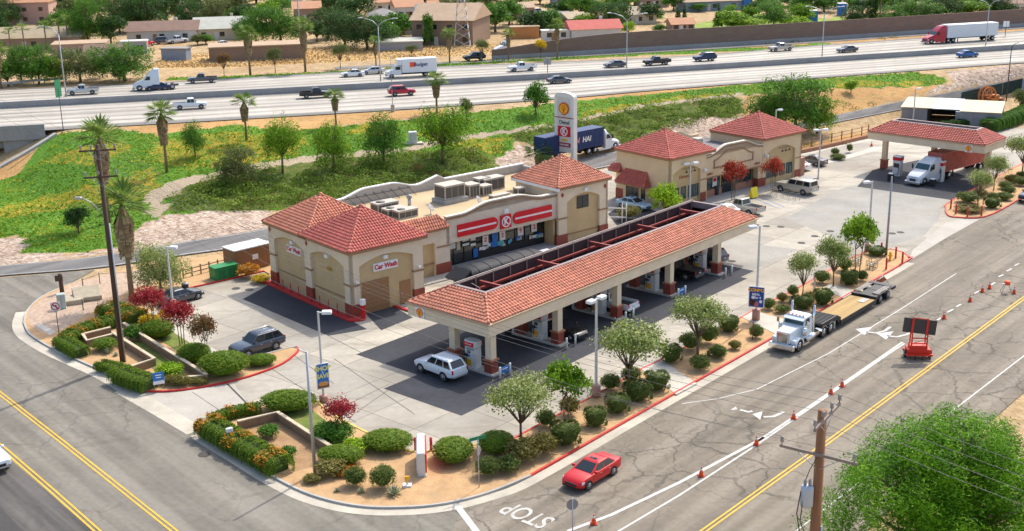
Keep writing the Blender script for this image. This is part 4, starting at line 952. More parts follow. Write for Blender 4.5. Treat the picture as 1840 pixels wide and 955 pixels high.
hvac(13.5, 12.4, 2.4, 1.3, .8, 'flat rooftop unit between two others behind the car wash roofs', True)
hvac(13.9, 10.9, 2.5, 1.3, .85, 'flat rooftop unit nearest the small tile mansard', True)
hvac(24.6, 13.3, 1.5, 1.6, 1.5, 'tall square rooftop unit just right of the biggest one', False)
hvac(26.4, 13.0, 1.3, 1.2, 1.1, 'small low rooftop unit in front of the long rear one', False)
hvac(28.6, 14.6, 3.0, 1.5, 1.4, 'long rooftop unit with a round fan by the rear parapet', True)
hvac(27.2, 14.8, 1.2, 1.2, 1.5, 'small rooftop unit beside the long one by the rear parapet', False)
hvac(29.3, 10.3, 1.1, .9, .8, 'small pale rooftop unit against the tower wall', False)
hvac(26.6, 10.6, 2.4, .9, .4, 'low flat white skylight box behind the curved parapet', False)
for (u, v, lb) in ((16.6, 10.0, 'tilted satellite dish near the small tile mansard'), (22.6, 9.3, 'tilted satellite dish behind the striped sign parapet')):
 p = loc2w((u, v)); t = thing('satellite_dish', lb, 'dish', (*p, 5.32), TH_B + R(30))
 MB().cyl((0, 0, 0), (0, 0, .6), .04).build('mast', STEEL, t)
 m = MB(); m.M = Matrix.Translation((0, 0, .7)) @ Matrix.Rotation(R(55), 4, 'X'); m.lathe([(.02, -.1), (.28, -.04), (.45, .08), (.42, .1), (.02, -.06)], 14); m.build('reflector', GREYM, t)
p = loc2w((17.0, 14.5)); t = thing('roof_vent', 'grey vent pipe with a cowl near the braced rear parapet', 'vent', (*p, 5.32), TH_B)
MB().cyl((0, 0, 0), (0, 0, .9), .2).build('pipe', STEEL, t); MB().lathe([(.3, .9), (.32, 1.1), (.15, 1.3), (0.01, 1.32)], 10).build('cowl', GREYM, t)

# ------------------------------------------------------------------ row of small shops
TO = loc2w((51.7, 7.9))
shops = thing('shop_row', 'cream shop row with two red pyramid roofs and a curved parapet between', 'shop', (*TO, 0), TH_B)
SH = mat('warm_cream_stucco', (.70, .53, .33), .85, 0, .07, .6, .07, bump=.3, dirt=(.48, .34, .20), dirtamt=.35)
mb = MB(); mb.box(.3, 6.6, .3, 9.2, 0, 6.2); mb.box(6.6, 18, 1.2, 11.5, 0, 5.0); mb.box(18.3, 25.9, .32, 9.0, 0, 6.2); mb.build('inner_wall', TAN, shops)
ML2 = rotz(-math.pi / 2, 0, 9.4); MR2 = rotz(math.pi / 2, 26.2, 0)
mb = MB()
arched_wall(mb, 6.7, 6.3, [(.5, 5.7, 4.35, 5.15, 0)], .28, rotz(0))
arched_wall(mb, 9.4, 6.298, [], .28, ML2)
arched_wall(mb, 8.2, 6.3, [(.75, 6.9, 4.35, 5.2, 0)], .28, rotz(0, 18.0, 0)); arched_wall(mb, 9.2, 6.298, [], .28, MR2)
mb.box(6.4, 6.68, .3, 9.2, 3, 6.29); mb.box(18.02, 18.3, .3, 9.0, 3, 6.29); mb.box(0.01, 6.7, 9.2, 9.45, 0, 6.29); mb.box(18.01, 26.1, 9.0, 9.25, 0, 6.29)
profile_parapet(mb, hump(6.7, 18, 5.75, 6.75, 7.2, 17.6), .05, .4, 2.85, 0)
profile_parapet(mb, hump(6.7, 18, 5.7, 6.6, 8.2, 16.6), 11.4, 11.7, 0, 0)
mb.box(6.2, 7.0, .06, .9, 0, 2.84); mb.box(17.2, 18.1, .06, .9, 0, 2.84)
mb.build('facade', SH, shops)
mb = MB(); profile_parapet(mb, hump(6.7, 18, 5.75, 6.75, 7.2, 17.6), .05, .4, 5.7, 0, .08, 0); mb.build('parapet_cap', mat('parapet_cap_paint', (.62, .55, .45), .8), shops)
mb = MB(); P = hump(6.7, 18, 5.75, 6.75, 7.2, 17.6)
def rib(P, dz, h, y0, y1):
 for (xa, za), (xb, zb) in zip(P[:-1], P[1:]): mb.add([(xa, y0, za + dz), (xb, y0, zb + dz), (xb, y0, zb + dz + h), (xa, y0, za + dz + h), (xa, y1, za + dz), (xb, y1, zb + dz), (xb, y1, zb + dz + h), (xa, y1, za + dz + h)], [(0, 1, 2, 3), (3, 2, 6, 7), (0, 4, 5, 1), (0, 3, 7, 4), (1, 5, 6, 2)])
rib(hump(8.2, 16.0, 5.0, 5.95, 8.4, 15.9), 0, .16, -.04, .047)
mb.box(8.2, 8.36, -.04, .047, 4.0, 5.0); mb.box(15.84, 16.0, -.04, .047, 4.0, 5.0); mb.box(8.36, 15.84, -.04, .047, 4.0, 4.16)
rib(P, -.22, .14, -.02, .047)
mb.build('trim', BELT, shops); parts(shops, 'belt_course', BELT, [(5.75, 17.9, -.05, -.003, 2.86, 3.0), (25.0, 26.25, -.05, -.003, 2.86, 3.0)])
parts(shops, 'wainscot', REDTILE, [(5.72, 6.75, -.06, .3, 0, 1.25), (17.1, 18.72, -.05, .8, 0, 1.25), (24.95, 26.26, -.06, .3, 0, 1.25), (-.05, .4, -.06, .3, 0, 1.25), (-.05, .3, 8.2, 9.5, 0, 1.3)])
BRK = mat('pinkish_brick_panel', (.40, .20, .13), .8, 0, .1, 3, .12)
parts(shops, 'brick_panel', BRK, [(7.0, 10.9, .88, 1.19, 0, 1.0), (13.6, 17.2, .88, 1.19, 0, 1.0)])
mb = MB(); mb.box(26.25, 27.6, .3, 3.4, 0, 2.6); mb.build('side_bin_wall', BRK, shops)
Mr = rotz(0, 0, 1.2)
window(shops, 7.1, 10.8, 1.05, 2.75, Mr, 3, 1, gm=GLASSB); window(shops, 13.8, 17.1, 1.05, 2.75, Mr, 3, 1, gm=GLASSB); window(shops, 11.1, 13.4, .02, 2.75, Mr, 2, 1, gm=GLASS, name='glass_door')
Mi = rotz(0, 0, .3)
for x in (1.0, 2.3, 3.6, 4.6): window(shops, x + .1, x + 1.0, .9, 2.5, Mi, 1, 1, gm=GLASSB)
for x in (18.95, 20.4, 21.9, 23.4): window(shops, x + .1, x + 1.25, .95, 2.45, Mi, 2, 1, gm=GLASSB)
wtext(shops, 'Donuts', .62, Mi, 2.9, 3.75, mat('terracotta_letters', (.45, .12, .05), .5), -.05, 1.05, .25, .0)
wtext(shops, 'SUITE 1', .34, rotz(0, 0, .05), 7.5, 3.4, mat('dark_red_ceramic', (.34, .03, .03), .4), -.05, 1, 0, .012)
wtext(shops, 'SUITE 3', .34, rotz(0, 0, .05), 16.9, 3.4, mat('dark_red_ceramic', (.34, .03, .03), .4), -.05, 1, 0, .012)
board(shops, 'window_poster', 9.3, 10.1, 1.2, 2.65, rotz(0, 0, 1.14), WHITE, -.06, -.02); board(shops, 'window_poster', 9.4, 10.0, 1.9, 2.4, rotz(0, 0, 1.14), RED, -.07, -.061)
for (M_, x, z) in ((ID, 6.2, 4.15), (ID, 18.45, 4.2)):
 b = MB(); b.cyl((x, -.45, z - .05), (x, -.003, z + .05), .26, .16, 12); b.build('dome_lamp', WHITE, shops)
for x0 in (2.9, 21.9):
 for k in range(3):
  b = MB(); x = x0 + k * .75; b.tube([(x - .25, .28, 4.75), (x - .15, -.05, 4.85), (x, -.15, 4.65), (x, -.15, 4.5)], .03, 5); b.cyl((x, -.15, 4.52), (x, -.15, 4.32), .05, .19, 8); b.build('gooseneck_lamp', DARKM, shops)
pyramid_roof(shops, -.45, 8.1, -.4, 9.5, 6.52, 9.05, ROOF_R); pyramid_roof(shops, 17.7, 26.7, -.4, 9.2, 6.52, 9.05, ROOF_R)
MB().box(6.7, 18.0, .42, 11.38, 4.98, 5.1).build('roof_deck', mat('grey_roof_deck', (.2, .19, .19), .9, 0, .15), shops)
# corner awning roofs on the left face
def awning(y0, y1, z0, z1, dx, nm):
 m = MB(); ym = (y0 + y1) / 2
 tile_slope(m, (-dx, y1, z0), (-dx, y0, z0), (0, y0 + dx * .6, z1), (0, y1 - dx * .6, z1), seed=4); tile_slope(m, (-dx, y0, z0), (0, y0, z0), (0, y0 + dx * .6, z1), (0, y0 + dx * .6, z1), seed=5); tile_slope(m, (0, y1, z0), (-dx, y1, z0), (0, y1 - dx * .6, z1), (0, y1 - dx * .6, z1), seed=6)
 ridge_caps(m, (-dx, y0, z0), (0, y0 + dx * .6, z1)); ridge_caps(m, (-dx, y1, z0), (0, y1 - dx * .6, z1))
 a = m.build('awning', ROOF_R, shops); MB().box(-dx + .02, -.003, y0 + .02, y1 - .02, z0 - .2, z0 - .01).build('awning_fascia', BELT, a)
awning(3.2, 8.4, 2.5, 4.1, 1.3, 'a'); awning(8.3, 10.3, 3.7, 4.5, .7, 'b')
window(shops, 9.4 - 7.6, 9.4 - 5.4, .05, 2.3, ML2, 2, 1, name='glass_door'); window(shops, 9.4 - 4.9, 9.4 - 4.2, .5, 2.2, ML2, 1, 1)
for (u, v, lx, ly, h, lb) in ((9.8, 5.5, 1.6, 1.3, 1.1, 'pale rooftop unit nearest the left pyramid roof of the shop row'), (12.2, 6.5, 1.2, 1.2, 1.5, 'taller rooftop unit in the middle of the shop row roof')):
 p = loc2w((51.7 + u, 7.9 + v)); t = thing('rooftop_unit', lb, 'air conditioner', (*p, 5.1), TH_B, 'air conditioning units on the shop row roof')
 MB().bbox(-lx / 2, lx / 2, -ly / 2, ly / 2, 0, h, .08).build('casing', HV, t); MB().box(-lx / 2 - .02, -lx / 2 + .01, -ly / 2 + .15, ly / 2 - .15, .15, h - .2).build('grille', HVD, t)
struct('sidewalk', MB().prism(lk_([(50.4, 7.7), (50.4, 5.6), (79.6, 5.9), (79.6, 8.1), (69.6, 8.1), (69.6, 9.0), (58.4, 9.0), (58.4, 7.7)]), 0, .13), SIDEW)

# ------------------------------------------------------------------ fuel canopies
def canopy(name, label, origin, a, L, Wd, zb, zf, zr, inset, rm, cols, cz, shells, open_top=True):
 t = thing(name, label, 'canopy', (*origin, 0), a)
 mb = MB()
 ring = lambda i, z: [(i, i, z), (L - i, i, z), (L - i, Wd - i, z), (i, Wd - i, z)]
 for i in range(4):
  j = (i + 1) % 4; a0, b0 = ring(0, 0)[i], ring(0, 0)[j]; a1, b1 = ring(.35, 0)[i], ring(.35, 0)[j]
  mb.add([(a0[0], a0[1], zb), (b0[0], b0[1], zb), (b1[0], b1[1], zb), (a1[0], a1[1], zb), (a0[0], a0[1], zf), (b0[0], b0[1], zf), (b1[0], b1[1], zf), (a1[0], a1[1], zf)], [(0, 3, 2, 1), (4, 5, 6, 7), (0, 1, 5, 4), (2, 3, 7, 6)], 0, False)
 mb.build('fascia', STUCCO, t)
 mb = MB()
 r = [ring(.0 - .0, zf), ring(-.13, zf + .02), ring(-.17, zf + .14), ring(-.05, zf + .2), ring(.2, zf + .2)]
 mb.loft(r, 0, False); mb.build('cornice', mat('cornice_tan', (.52, .36, .22), .7, var=.06), t)
 MB().box(.3, L - .3, .3, Wd - .3, zb + .12, zb + .2).build('soffit', mat('canopy_soffit', (.55, .53, .48), .7), t)
 e0 = ring(-.02, zf + .2); e1 = ring(inset, zr)
 mb = MB()
 for i in range(4):
  j = (i + 1) % 4; tile_slope(mb, e0[i], e0[j], e1[j], e1[i], seed=20 + i, row=.34, colw=.35)
 for i in range(4): ridge_caps(mb, e0[i], e1[i], seed=30 + i)
 rf = mb.build('tile_roof', rm, t)
 mb = MB(); q0, q1, q2, q3 = ring(inset - .12, zr), ring(inset - .12, zr + .13), ring(inset + .2, zr + .13), ring(inset + .2, zr - .5)
 mb.loft([q0, q1, q2, q3], 0, False); mb.build('roof_rim', mat('rim_flashing', (.26, .2, .19), .6, .2), t)
 MB().box(inset - .1, L - inset + .1, inset - .1, Wd - inset + .1, zb + .25, zb + .5).build('well_floor', mat('well_floor_metal', (.045, .03, .03), .8), t)
 if open_top:
  ox = mat('red_oxide_steel', (.30, .05, .04), .6, .1, .12); pk = mat('dusty_frame_steel', (.30, .21, .19), .6, .2, .1)
  n = int((L - 2 * inset) / 2.2)
  fr = MB(); yb = Wd - inset - .25
  for k in range(n + 1):
   x = inset + .3 + (L - 2 * inset - .6) * k / n
   fr.box(x - .05, x + .05, yb - .12, yb, zb + .5, zr + .16)
   fr.box(x - .05, x + .05, yb + .15, yb + .25, zb + .5, zr - .15)
  fr.box(inset + .2, L - inset - .2, yb - .12, yb - .02, zr + .06, zr + .16)
  fr.build('screen_post', pk, t)
  MB().box(inset - .1, L - inset + .05, yb - .02, yb + .07, zr + .16, zr + .26).build('screen_rail', mat('screen_rail_grey', (.36, .32, .28), .6, .2), t)
  MB().box(inset, L - inset, yb - .015, yb + .02, zb + .5, zr + .1).build('screen', mat('dark_mesh_screen', (.05, .025, .025), .8), t)
  sx = MB()
  for xx in (inset + .05, L - inset - .12): sx.box(xx, xx + .07, inset + 1.2, yb, zr - .6, zr + .0)
  sx.build('end_screen', mat('dark_mesh_screen', (.05, .025, .025), .8), t)
  bm = MB(); bm.box(inset + .25, L - inset - .25, inset + .28, inset + .5, zr - .75, zr - .3); bm.box(inset + .25, L - inset - .25, yb - .42, yb - .2, zr - 1.0, zr - .8)
  nb = 5
  for k in range(nb):
   x = inset + 3 + (L - 2 * inset - 5) * k / (nb - 1) * .98
   bm.box(x - .1, x + .1, inset + .5, yb - .2, zr - .55, zr - .2); bm.tube([(x + .3, inset + .6, zr - .2), (x + .3, yb - .8, zr - .55)], .05, 5); bm.tube([(x - .9, inset + .6, zr - .4), (x - .05, yb - 2.6, zr - .25)], .05, 5)
  bm.build('beam', ox, t)
  rr = MB(); rr.tube([(inset + 1.1, yb - 1.9, zr - .9), (inset + 1.1, yb - 1.9, zr - .1), (inset + 1.4, yb - .7, zr + .0)], .05, 6); rr.build('pipe', pk, t)
 for (x, y) in cols:
  c = MB(); c.box(x - .32, x + .32, y - .32, y + .32, 1.3, zb + .14); co = c.build('column', STUCCO, t)
  MB().bbox(x - .42, x + .42, y - .42, y + .42, 0, 1.2, .02).build('column_base', REDTILE, co)
  MB().box(x - .5, x + .5, y - .5, y + .5, 1.2, 1.32).build('column_cap', mat('base_cap', (.40, .16, .09), .6), co)
 for (M_, x, z, s) in shells: shell_sign(t, M_, x, z, s)
 return t
CW = 9.33
main_canopy = canopy('fuel_canopy', 'long fuel canopy with orange tile roof and open well over five pump islands', OC, TH_S, 42.8, CW, 3.45, 4.42, 5.95, 2.75, ROOF_O,
 [(.75 + 8.75 * i, .5) for i in range(5)] + [(.75 + 8.75 * i, 4.6) for i in range(5)], 3.6, [(rotz(-math.pi / 2, 0, CW), 1.55, 3.98, .78), (rotz(math.pi / 2, 42.8, 0), 7, 3.95, .78)])
C2 = G(1770, 264, 5.5); C2b = G(1560, 238, 5.5); a2 = math.atan2(C2b[1] - C2[1], C2b[0] - C2[0]) + math.pi
l2 = math.hypot(C2[0] - C2b[0], C2[1] - C2b[1])
truck_canopy = canopy('fuel_canopy', 'short high fuel canopy with red tile roof over the truck diesel lane', C2b, a2, l2, 6.7, 4.55, 5.45, 7.0, 2.3, ROOF_R,
 [(1.1, 3.3), (l2 / 2, 3.3), (l2 - .8, 3.3)], 4.6, [(ID, l2 - 2.1, 5.0, .8)], False)
# ================================================================== VEHICLES
def sharp(o, a=38):
 o.data.polygons.foreach_set('use_smooth', [True] * len(o.data.polygons)); o.data.set_sharp_from_angle(angle=R(a)); return o
def wheel(parent, x, y, r, wd, rim=STEEL, side=1):
 w_ = MB(); n = 18
 prof = [(r * .62, -wd / 2), (r * .95, -wd / 2), (r, -wd * .3), (r, wd * .3), (r * .95, wd / 2), (r * .62, wd / 2)]
 w_.loft([[(rr * math.cos(2 * math.pi * i / n), yy, rr * math.sin(2 * math.pi * i / n)) for i in range(n)] for rr, yy in prof], 0, True, True, True)
 o = sharp(w_.build('wheel', RUBBER, parent, (x, y, r)))
 k = MB(); s = side
 k.cyl((0, s * wd * .40, 0), (0, s * (wd * .5 + .012), 0), r * .62, r * .60, 16)
 k.build('rim', rim, o)
 MB().cyl((0, s * wd * .45, 0), (0, s * (wd * .5 + .016), 0), r * .50, n=14).build('rim_opening', DARKM, o)
 MB().cyl((0, s * wd * .46, 0), (0, s * (wd * .5 + .03), 0), r * .36, r * .26, 8).build('hub', rim, o)
 return o
def arch(parent, x, hw, r, zb, side, m=BLACK):
 b = MB(); n = 12; a0 = math.asin(max(-.9, min(.9, (zb - r) / (r * 1.16))))
 P = [(x + r * 1.16 * math.cos(a0 + (math.pi - 2 * a0) * i / n), r + r * 1.16 * math.sin(a0 + (math.pi - 2 * a0) * i / n)) for i in range(n + 1)]
 y = side * hw; b.xprism(P, min(y - side * .3, y + side * .006), max(y - side * .3, y + side * .006)); return b.build('wheel_arch', m, parent)
def panel(parent, name, q, u0, u1, v0, v1, m, off=.012):
 a, b, c, d = map(Vector, q)
 f = lambda u, v: (a * (1 - u) + b * u) * (1 - v) + (d * (1 - u) + c * u) * v
 n = (b - a).cross(d - a).normalized()
 P = [f(u0, v0), f(u1, v0), f(u1, v1), f(u0, v1)]
 mb = MB(); mb.add([p + n * off for p in P] + [p - n * .01 for p in P], [(0, 1, 2, 3), (0, 4, 5, 1), (1, 5, 6, 2), (2, 6, 7, 3), (3, 7, 4, 0)])
 return mb.build(name, m, parent)
KINDS = {
 # L W H, wheelbase, wheel r, belt z, body stations (x/L from rear -.5 to front .5, top z, half-width factor), cabin (rear base, rear roof, front roof, front base) in x
 'sedan': dict(L=4.62, W=1.82, H=1.44, wb=2.74, r=.33, zb=.24, st=[(-.5, .72, .80), (-.485, .93, .90), (-.40, .99, .97), (-.30, .98, 1), (-.1, .94, 1), (.14, .95, 1), (.30, .90, .99), (.42, .81, .95), (.475, .68, .88), (.5, .56, .76)], cab=(-1.75, -1.0, .12, 1.05), belt=.95, rw=.68),
 'suv': dict(L=4.80, W=1.90, H=1.84, wb=2.80, r=.40, zb=.42, st=[(-.5, .90, .86), (-.49, 1.14, .95), (-.42, 1.18, .98), (-.2, 1.17, 1), (.12, 1.15, 1), (.28, 1.13, .99), (.43, 1.06, .97), (.485, .92, .92), (.5, .70, .84)], cab=(-2.30, -1.80, .30, 1.0), belt=1.16, rw=.74),
 'big_suv': dict(L=5.7, W=2.03, H=1.95, wb=3.50, r=.40, zb=.42, st=[(-.5, .95, .92), (-.492, 1.20, .97), (-.42, 1.24, 1), (-.1, 1.22, 1), (.18, 1.22, 1), (.34, 1.20, .99), (.46, 1.14, .97), (.49, 1.0, .94), (.5, .75, .90)], cab=(-2.75, -2.6, .55, 1.05), belt=1.22, rw=.80),
 'pickup': dict(L=5.6, W=1.96, H=1.84, wb=3.45, r=.39, zb=.40, st=[(-.5, .70, .94), (-.49, .78, .97), (-.12, .78, .97), (-.10, 1.12, .98), (.14, 1.12, 1), (.30, 1.12, .99), (.45, 1.05, .96), (.487, .92, .92), (.5, .66, .86)], cab=(-.55, -.36, .62, 1.12), belt=1.12, rw=.74),
}
def car(label, cat, pos, hd, kind, pm, name='parked_car', rim=STEEL, group=None, z=0.0, sunroof=False, rack=False, cover=None, glass=GLASS, detail=True):
 K = KINDS[kind]; L, W, H = K['L'], K['W'], K['H']; hw = W / 2; zb = K['zb']
 t = thing(name, label, cat, (pos[0], pos[1], z + .012), hd, group)
 mb = MB(); rings = []
 for x, zt, wf in K['st']:
  w_ = hw * wf; X = x * L; zm = zb + (zt - zb) * .55; b = zb + (.10 if abs(x) > .47 else 0)
  half = [(w_ * .86, b), (w_ * .98, b + .09), (w_, zm), (w_ * .985, zt - .10), (w_ * .93, zt - .02), (w_ * .70, zt + .015)]
  rings.append([(X, y, z_) for y, z_ in half] + [(X, -y, z_) for y, z_ in half[::-1]])
 mb.loft(rings, 0, True)
 rb, rr, fr, fb = K['cab']; bz = K['belt'] - .03; wb_, wr = hw * .945, hw * K['rw']
 def cring(ins_b, z_, xr, xf, w_): return [(xr, -w_, z_), (xf, -w_, z_), (xf, w_, z_), (xr, w_, z_)]
 base = [(rb, -wb_ * .94, bz), (fb, -wb_ * .94, bz), (fb, wb_ * .94, bz), (rb, wb_ * .94, bz)]
 mid = [((rb + fb) / 2, -wb_, bz), ((rb + fb) / 2, wb_, bz)]
 top = cring(0, H - .07, rr, fr, wr); top2 = cring(0, H, rr + .18, fr - .22, wr * .82)
 mb.loft([base, top, top2], 0, True)
 body = sharp(mb.build('body', pm, t), 32)
 # glazing
 panel(t, 'windscreen', (base[1], base[2], top[2], top[1]), .07, .93, .10, .93, glass)
 panel(t, 'rear_window', (base[3], base[0], top[0], top[3]), .09, .91, .16 if kind != 'sedan' else .08, .92, glass)
 ns = 2 if kind in ('sedan', 'pickup') else 3
 for q in ((base[0], base[1], top[1], top[0]), (base[2], base[3], top[3], top[2])):
  cuts = {2: [(.07, .46), (.50, .93)], 3: [(.05, .30), (.335, .62), (.655, .95)]}[ns]
  if q[0] == base[0]: pass
  else: cuts = [(1 - b, 1 - a) for a, b in cuts]
  for (u0, u1) in cuts: panel(t, 'side_window', q, u0, u1, .10, .90, glass)
 if kind == 'pickup':
  yb = hw * .96; x0, x1 = -.5 * L + .02, rb - .02
  bd = MB()
  bd.box(x0, x1, yb - .09, yb, .74, 1.12); bd.box(x0, x1, -yb, -yb + .09, .74, 1.12); bd.box(x0, x0 + .08, -yb + .091, yb - .091, .74, 1.12); bd.box(x1 - .06, x1, -yb + .091, yb - .091, .74, 1.12)
  bd.build('bed', pm, t)
  MB().box(x0 + .081, x1 - .061, -yb + .092, yb - .092, .70, .83).build('bed_floor', cover or DARKM, t)
  if cover: MB().box(x0 + .03, x1 - .02, -yb + .04, yb - .04, 1.121, 1.15).build('bed_cover', cover, t)
 for s in (1, -1):
  for xx in (K['wb'] / 2 + .08, -K['wb'] / 2 + .08):
   arch(t, xx, hw, K['r'], zb, s); wheel(t, xx, s * (hw - .10), K['r'], .22, rim, s)
 fx, rx = L / 2, -L / 2; zt = K['st'][-3][1]
 for s in (1, -1):
  h = MB(); h.add([(fx - .14, s * hw * .50, zt - .21), (fx - .05, s * hw * .50, zt - .26), (fx - .20, s * hw * .92, zt - .24), (fx - .42, s * hw * .965, zt - .18), (fx - .20, s * hw * .50, zt - .085), (fx - .13, s * hw * .50, zt - .11), (fx - .26, s * hw * .90, zt - .08), (fx - .44, s * hw * .955, zt - .05)], [(0, 1, 5, 4), (1, 2, 6, 5), (2, 3, 7, 6), (3, 0, 4, 7), (4, 5, 6, 7), (3, 2, 1, 0)]); h.build('headlight', HEADL, t)
  g = MB(); z0 = .80 if kind == 'sedan' else .88; hh = .14 if kind == 'sedan' else .28
  g.box(rx - .008, rx + .10, min(s * hw * .56, s * hw * .86) if kind == 'sedan' else min(s * hw * .78, s * hw * .925), max(s * hw * .56, s * hw * .86) if kind == 'sedan' else max(s * hw * .78, s * hw * .925), z0 - .05, z0 + hh); g.build('tail_light', TAILL, t)
  m_ = MB(); m_.bbox(fb - .42, fb - .22, min(s * (wb_ + .0), s * (wb_ + .2)), max(s * wb_, s * (wb_ + .2)), bz + .05, bz + .2, .03); m_.build('mirror', pm, t)
 if detail:
  MB().box(fx - .03, fx + .012, -hw * .5, hw * .5, zb + .18, zb + .36).build('grille', BLACK, t)
  MB().box(fx - .06, fx + .02, -hw * .74, hw * .74, zb + .03, zb + .14).build('bumper', BLACK if kind in ('sedan', 'suv') else CHROME, t)
  MB().box(rx - .03, rx + .05, -hw * .80, hw * .80, zb + .06, zb + .2).build('bumper', pm if kind == 'sedan' else (GREYM if kind == 'suv' else CHROME), t)
  MB().box(rx - .025, rx + .05, -.16, .16, zb + .42, zb + .54).build('licence_plate', PLATE, t)
  for s in (1, -1):
   for xx in (.1, -.85): MB().box(xx - .08, xx + .08, s * hw * .99 - .02, s * hw * .99 + .02, bz - .16, bz - .13).build('door_handle', CHROME, t)
 if sunroof: MB().box(-.35, fr - .22, -wr * .5, wr * .5, H - .02, H + .012).build('sunroof', GLASS, t)
 if rack:
  for s in (1, -1): MB().tube([(rr + .15, s * wr * .86, H - .03), (rr + .3, s * wr * .86, H + .05), (fr - .4, s * wr * .86, H + .05), (fr - .2, s * wr * .86, H - .04)], .02, 5).build('roof_rail', CHROME, t)
 return t
def by_wheels(f, r, W, hd=None, z=0.0):
 F, Rr = G(*f, z), G(*r, z); mx, my = (F[0] + Rr[0]) / 2, (F[1] + Rr[1]) / 2
 h = math.atan2(F[1] - Rr[1], F[0] - Rr[0]) if hd is None else hd
 n = Vector((-math.sin(h), math.cos(h)));
 if n.x * mx + n.y * my < 0: n = -n
 k = W / 2 - .05
 return (mx + n.x * k, my + n.y * k), h
C_RED = paint('red_car_paint', (.55, .0, .004), 0, .38); C_WHITE = paint('white_car_paint', (.72, .73, .74)); C_BLACK = paint('black_car_paint', (.010, .010, .012)); C_SLATE = paint('slate_car_paint', (.07, .085, .11), .3)
C_GREY = paint('grey_car_paint', (.10, .105, .115), .4); C_SILV = paint('silver_car_paint', (.50, .51, .52), .5); C_PALEB = paint('pale_blue_car_paint', (.32, .48, .62), .3); C_ICE = paint('icy_white_car_paint', (.60, .67, .73), .1); C_TAN = paint('beige_car_paint', (.48, .44, .37), .2)
C_NAVY = paint('navy_car_paint', (.015, .03, .08), .2); C_BLUE = paint('blue_car_paint', (.02, .12, .35), .2); C_DKR = paint('crimson_car_paint', (.42, .008, .03))
TEAL = glassmat('teal_tinted_glass', (.02, .20, .22))
p, h = by_wheels((1055, 879), (1107, 855.7), 1.82, TH_S + math.pi)
car('bright red sedan with a dark sunroof driving along the street kerb', 'car', p, h, 'sedan', C_RED, 'sedan_car', sunroof=True)
p, h = by_wheels((448.8, 644.8), (497, 630.3), 1.93)
car('dark slate suv with a teal windscreen parked by the curved red kerb', 'car', p, h, 'suv', C_SLATE, 'suv_car', sunroof=True, rack=True, glass=GLASS)
p, h = by_wheels((355, 539), (312, 551), 1.82)
car('dark grey sedan parked behind the pink crape myrtle and lamp post', 'car', p, h, 'sedan', C_GREY, 'sedan_car')
p, h = by_wheels((757, 671), (798, 687), 1.93)
car('icy white suv standing at the nearest fuel pump', 'car', p, h, 'suv', C_ICE, 'suv_car', rack=True)
BH = TH_S + math.pi / 2
car('black sedan in the shade under the long canopy behind the second pump', 'car', G(1012, 603), BH + math.pi, 'sedan', C_BLACK, 'sedan_car')
q = G(1141, 566); car('white pickup with its tailgate showing beyond the third pump', 'pickup truck', (q[0] + math.cos(BH) * 2.9, q[1] + math.sin(BH) * 2.9), BH, 'pickup', C_WHITE, 'pickup_truck')
q = G(1256, 505); car('black pickup with a covered bed under the far end of the canopy', 'pickup truck', (q[0] + math.cos(BH) * 2.7, q[1] + math.sin(BH) * 2.7), BH, 'pickup', C_BLACK, 'pickup_truck', cover=BLACK)
q = G(1302, 479); car('dark suv at the last pump island, its rear window facing the street', 'car', (q[0] + math.cos(BH) * 2.4, q[1] + math.sin(BH) * 2.4), BH, 'suv', C_NAVY, 'suv_car')
p, h = by_wheels((1144, 382), (1113, 371), 1.82)
car('pale blue sedan parked between the store tower and the shop row', 'car', p, TH_B - math.pi / 2 + .12, 'sedan', C_PALEB, 'sedan_car', sunroof=True)
SHH = TH_B + math.pi / 2
car('white sedan parked facing the shops, left of the beige pickup', 'car', G(1299, 386), SHH, 'sedan', C_WHITE, 'sedan_car')
car('beige pickup parked facing the shops, right of the white sedan', 'pickup truck', G(1335, 382), SHH, 'pickup', C_TAN, 'pickup_truck')
p, h = by_wheels((1403, 344.5), (1443, 352), 2.03)
car('long beige full size suv with a white roof by the shop row end', 'car', p, h, 'big_suv', C_TAN, 'suv_car')
car('dark grey sedan parked beyond the shop row corner', 'car', G(1457, 296), SHH + .15, 'sedan', C_GREY, 'sedan_car')
car('white sedan half hidden by the brick bin wall of the shop row', 'car', G(1428, 304), SHH + .1, 'sedan', C_WHITE, 'sedan_car')
car('white sedan in front of the striped store sign, half hidden by the canopy', 'car', G(978, 455, 1.2), TH_B + math.pi, 'sedan', C_WHITE, 'sedan_car')
q = G(13, 856); dl = R(131.4) + math.pi; car('white pickup coming in at the left edge of the picture', 'pickup truck', (q[0] - math.cos(dl) * 3.0 - .4, q[1] - math.sin(dl) * 3.0), dl, 'pickup', C_WHITE, 'pickup_truck')
car('dark blue pickup parked beside the farthest street planter', 'pickup truck', (G(1838, 366)[0] + 2.0, G(1838, 366)[1] + 2.0), TH_S + math.pi, 'pickup', C_NAVY, 'pickup_truck')
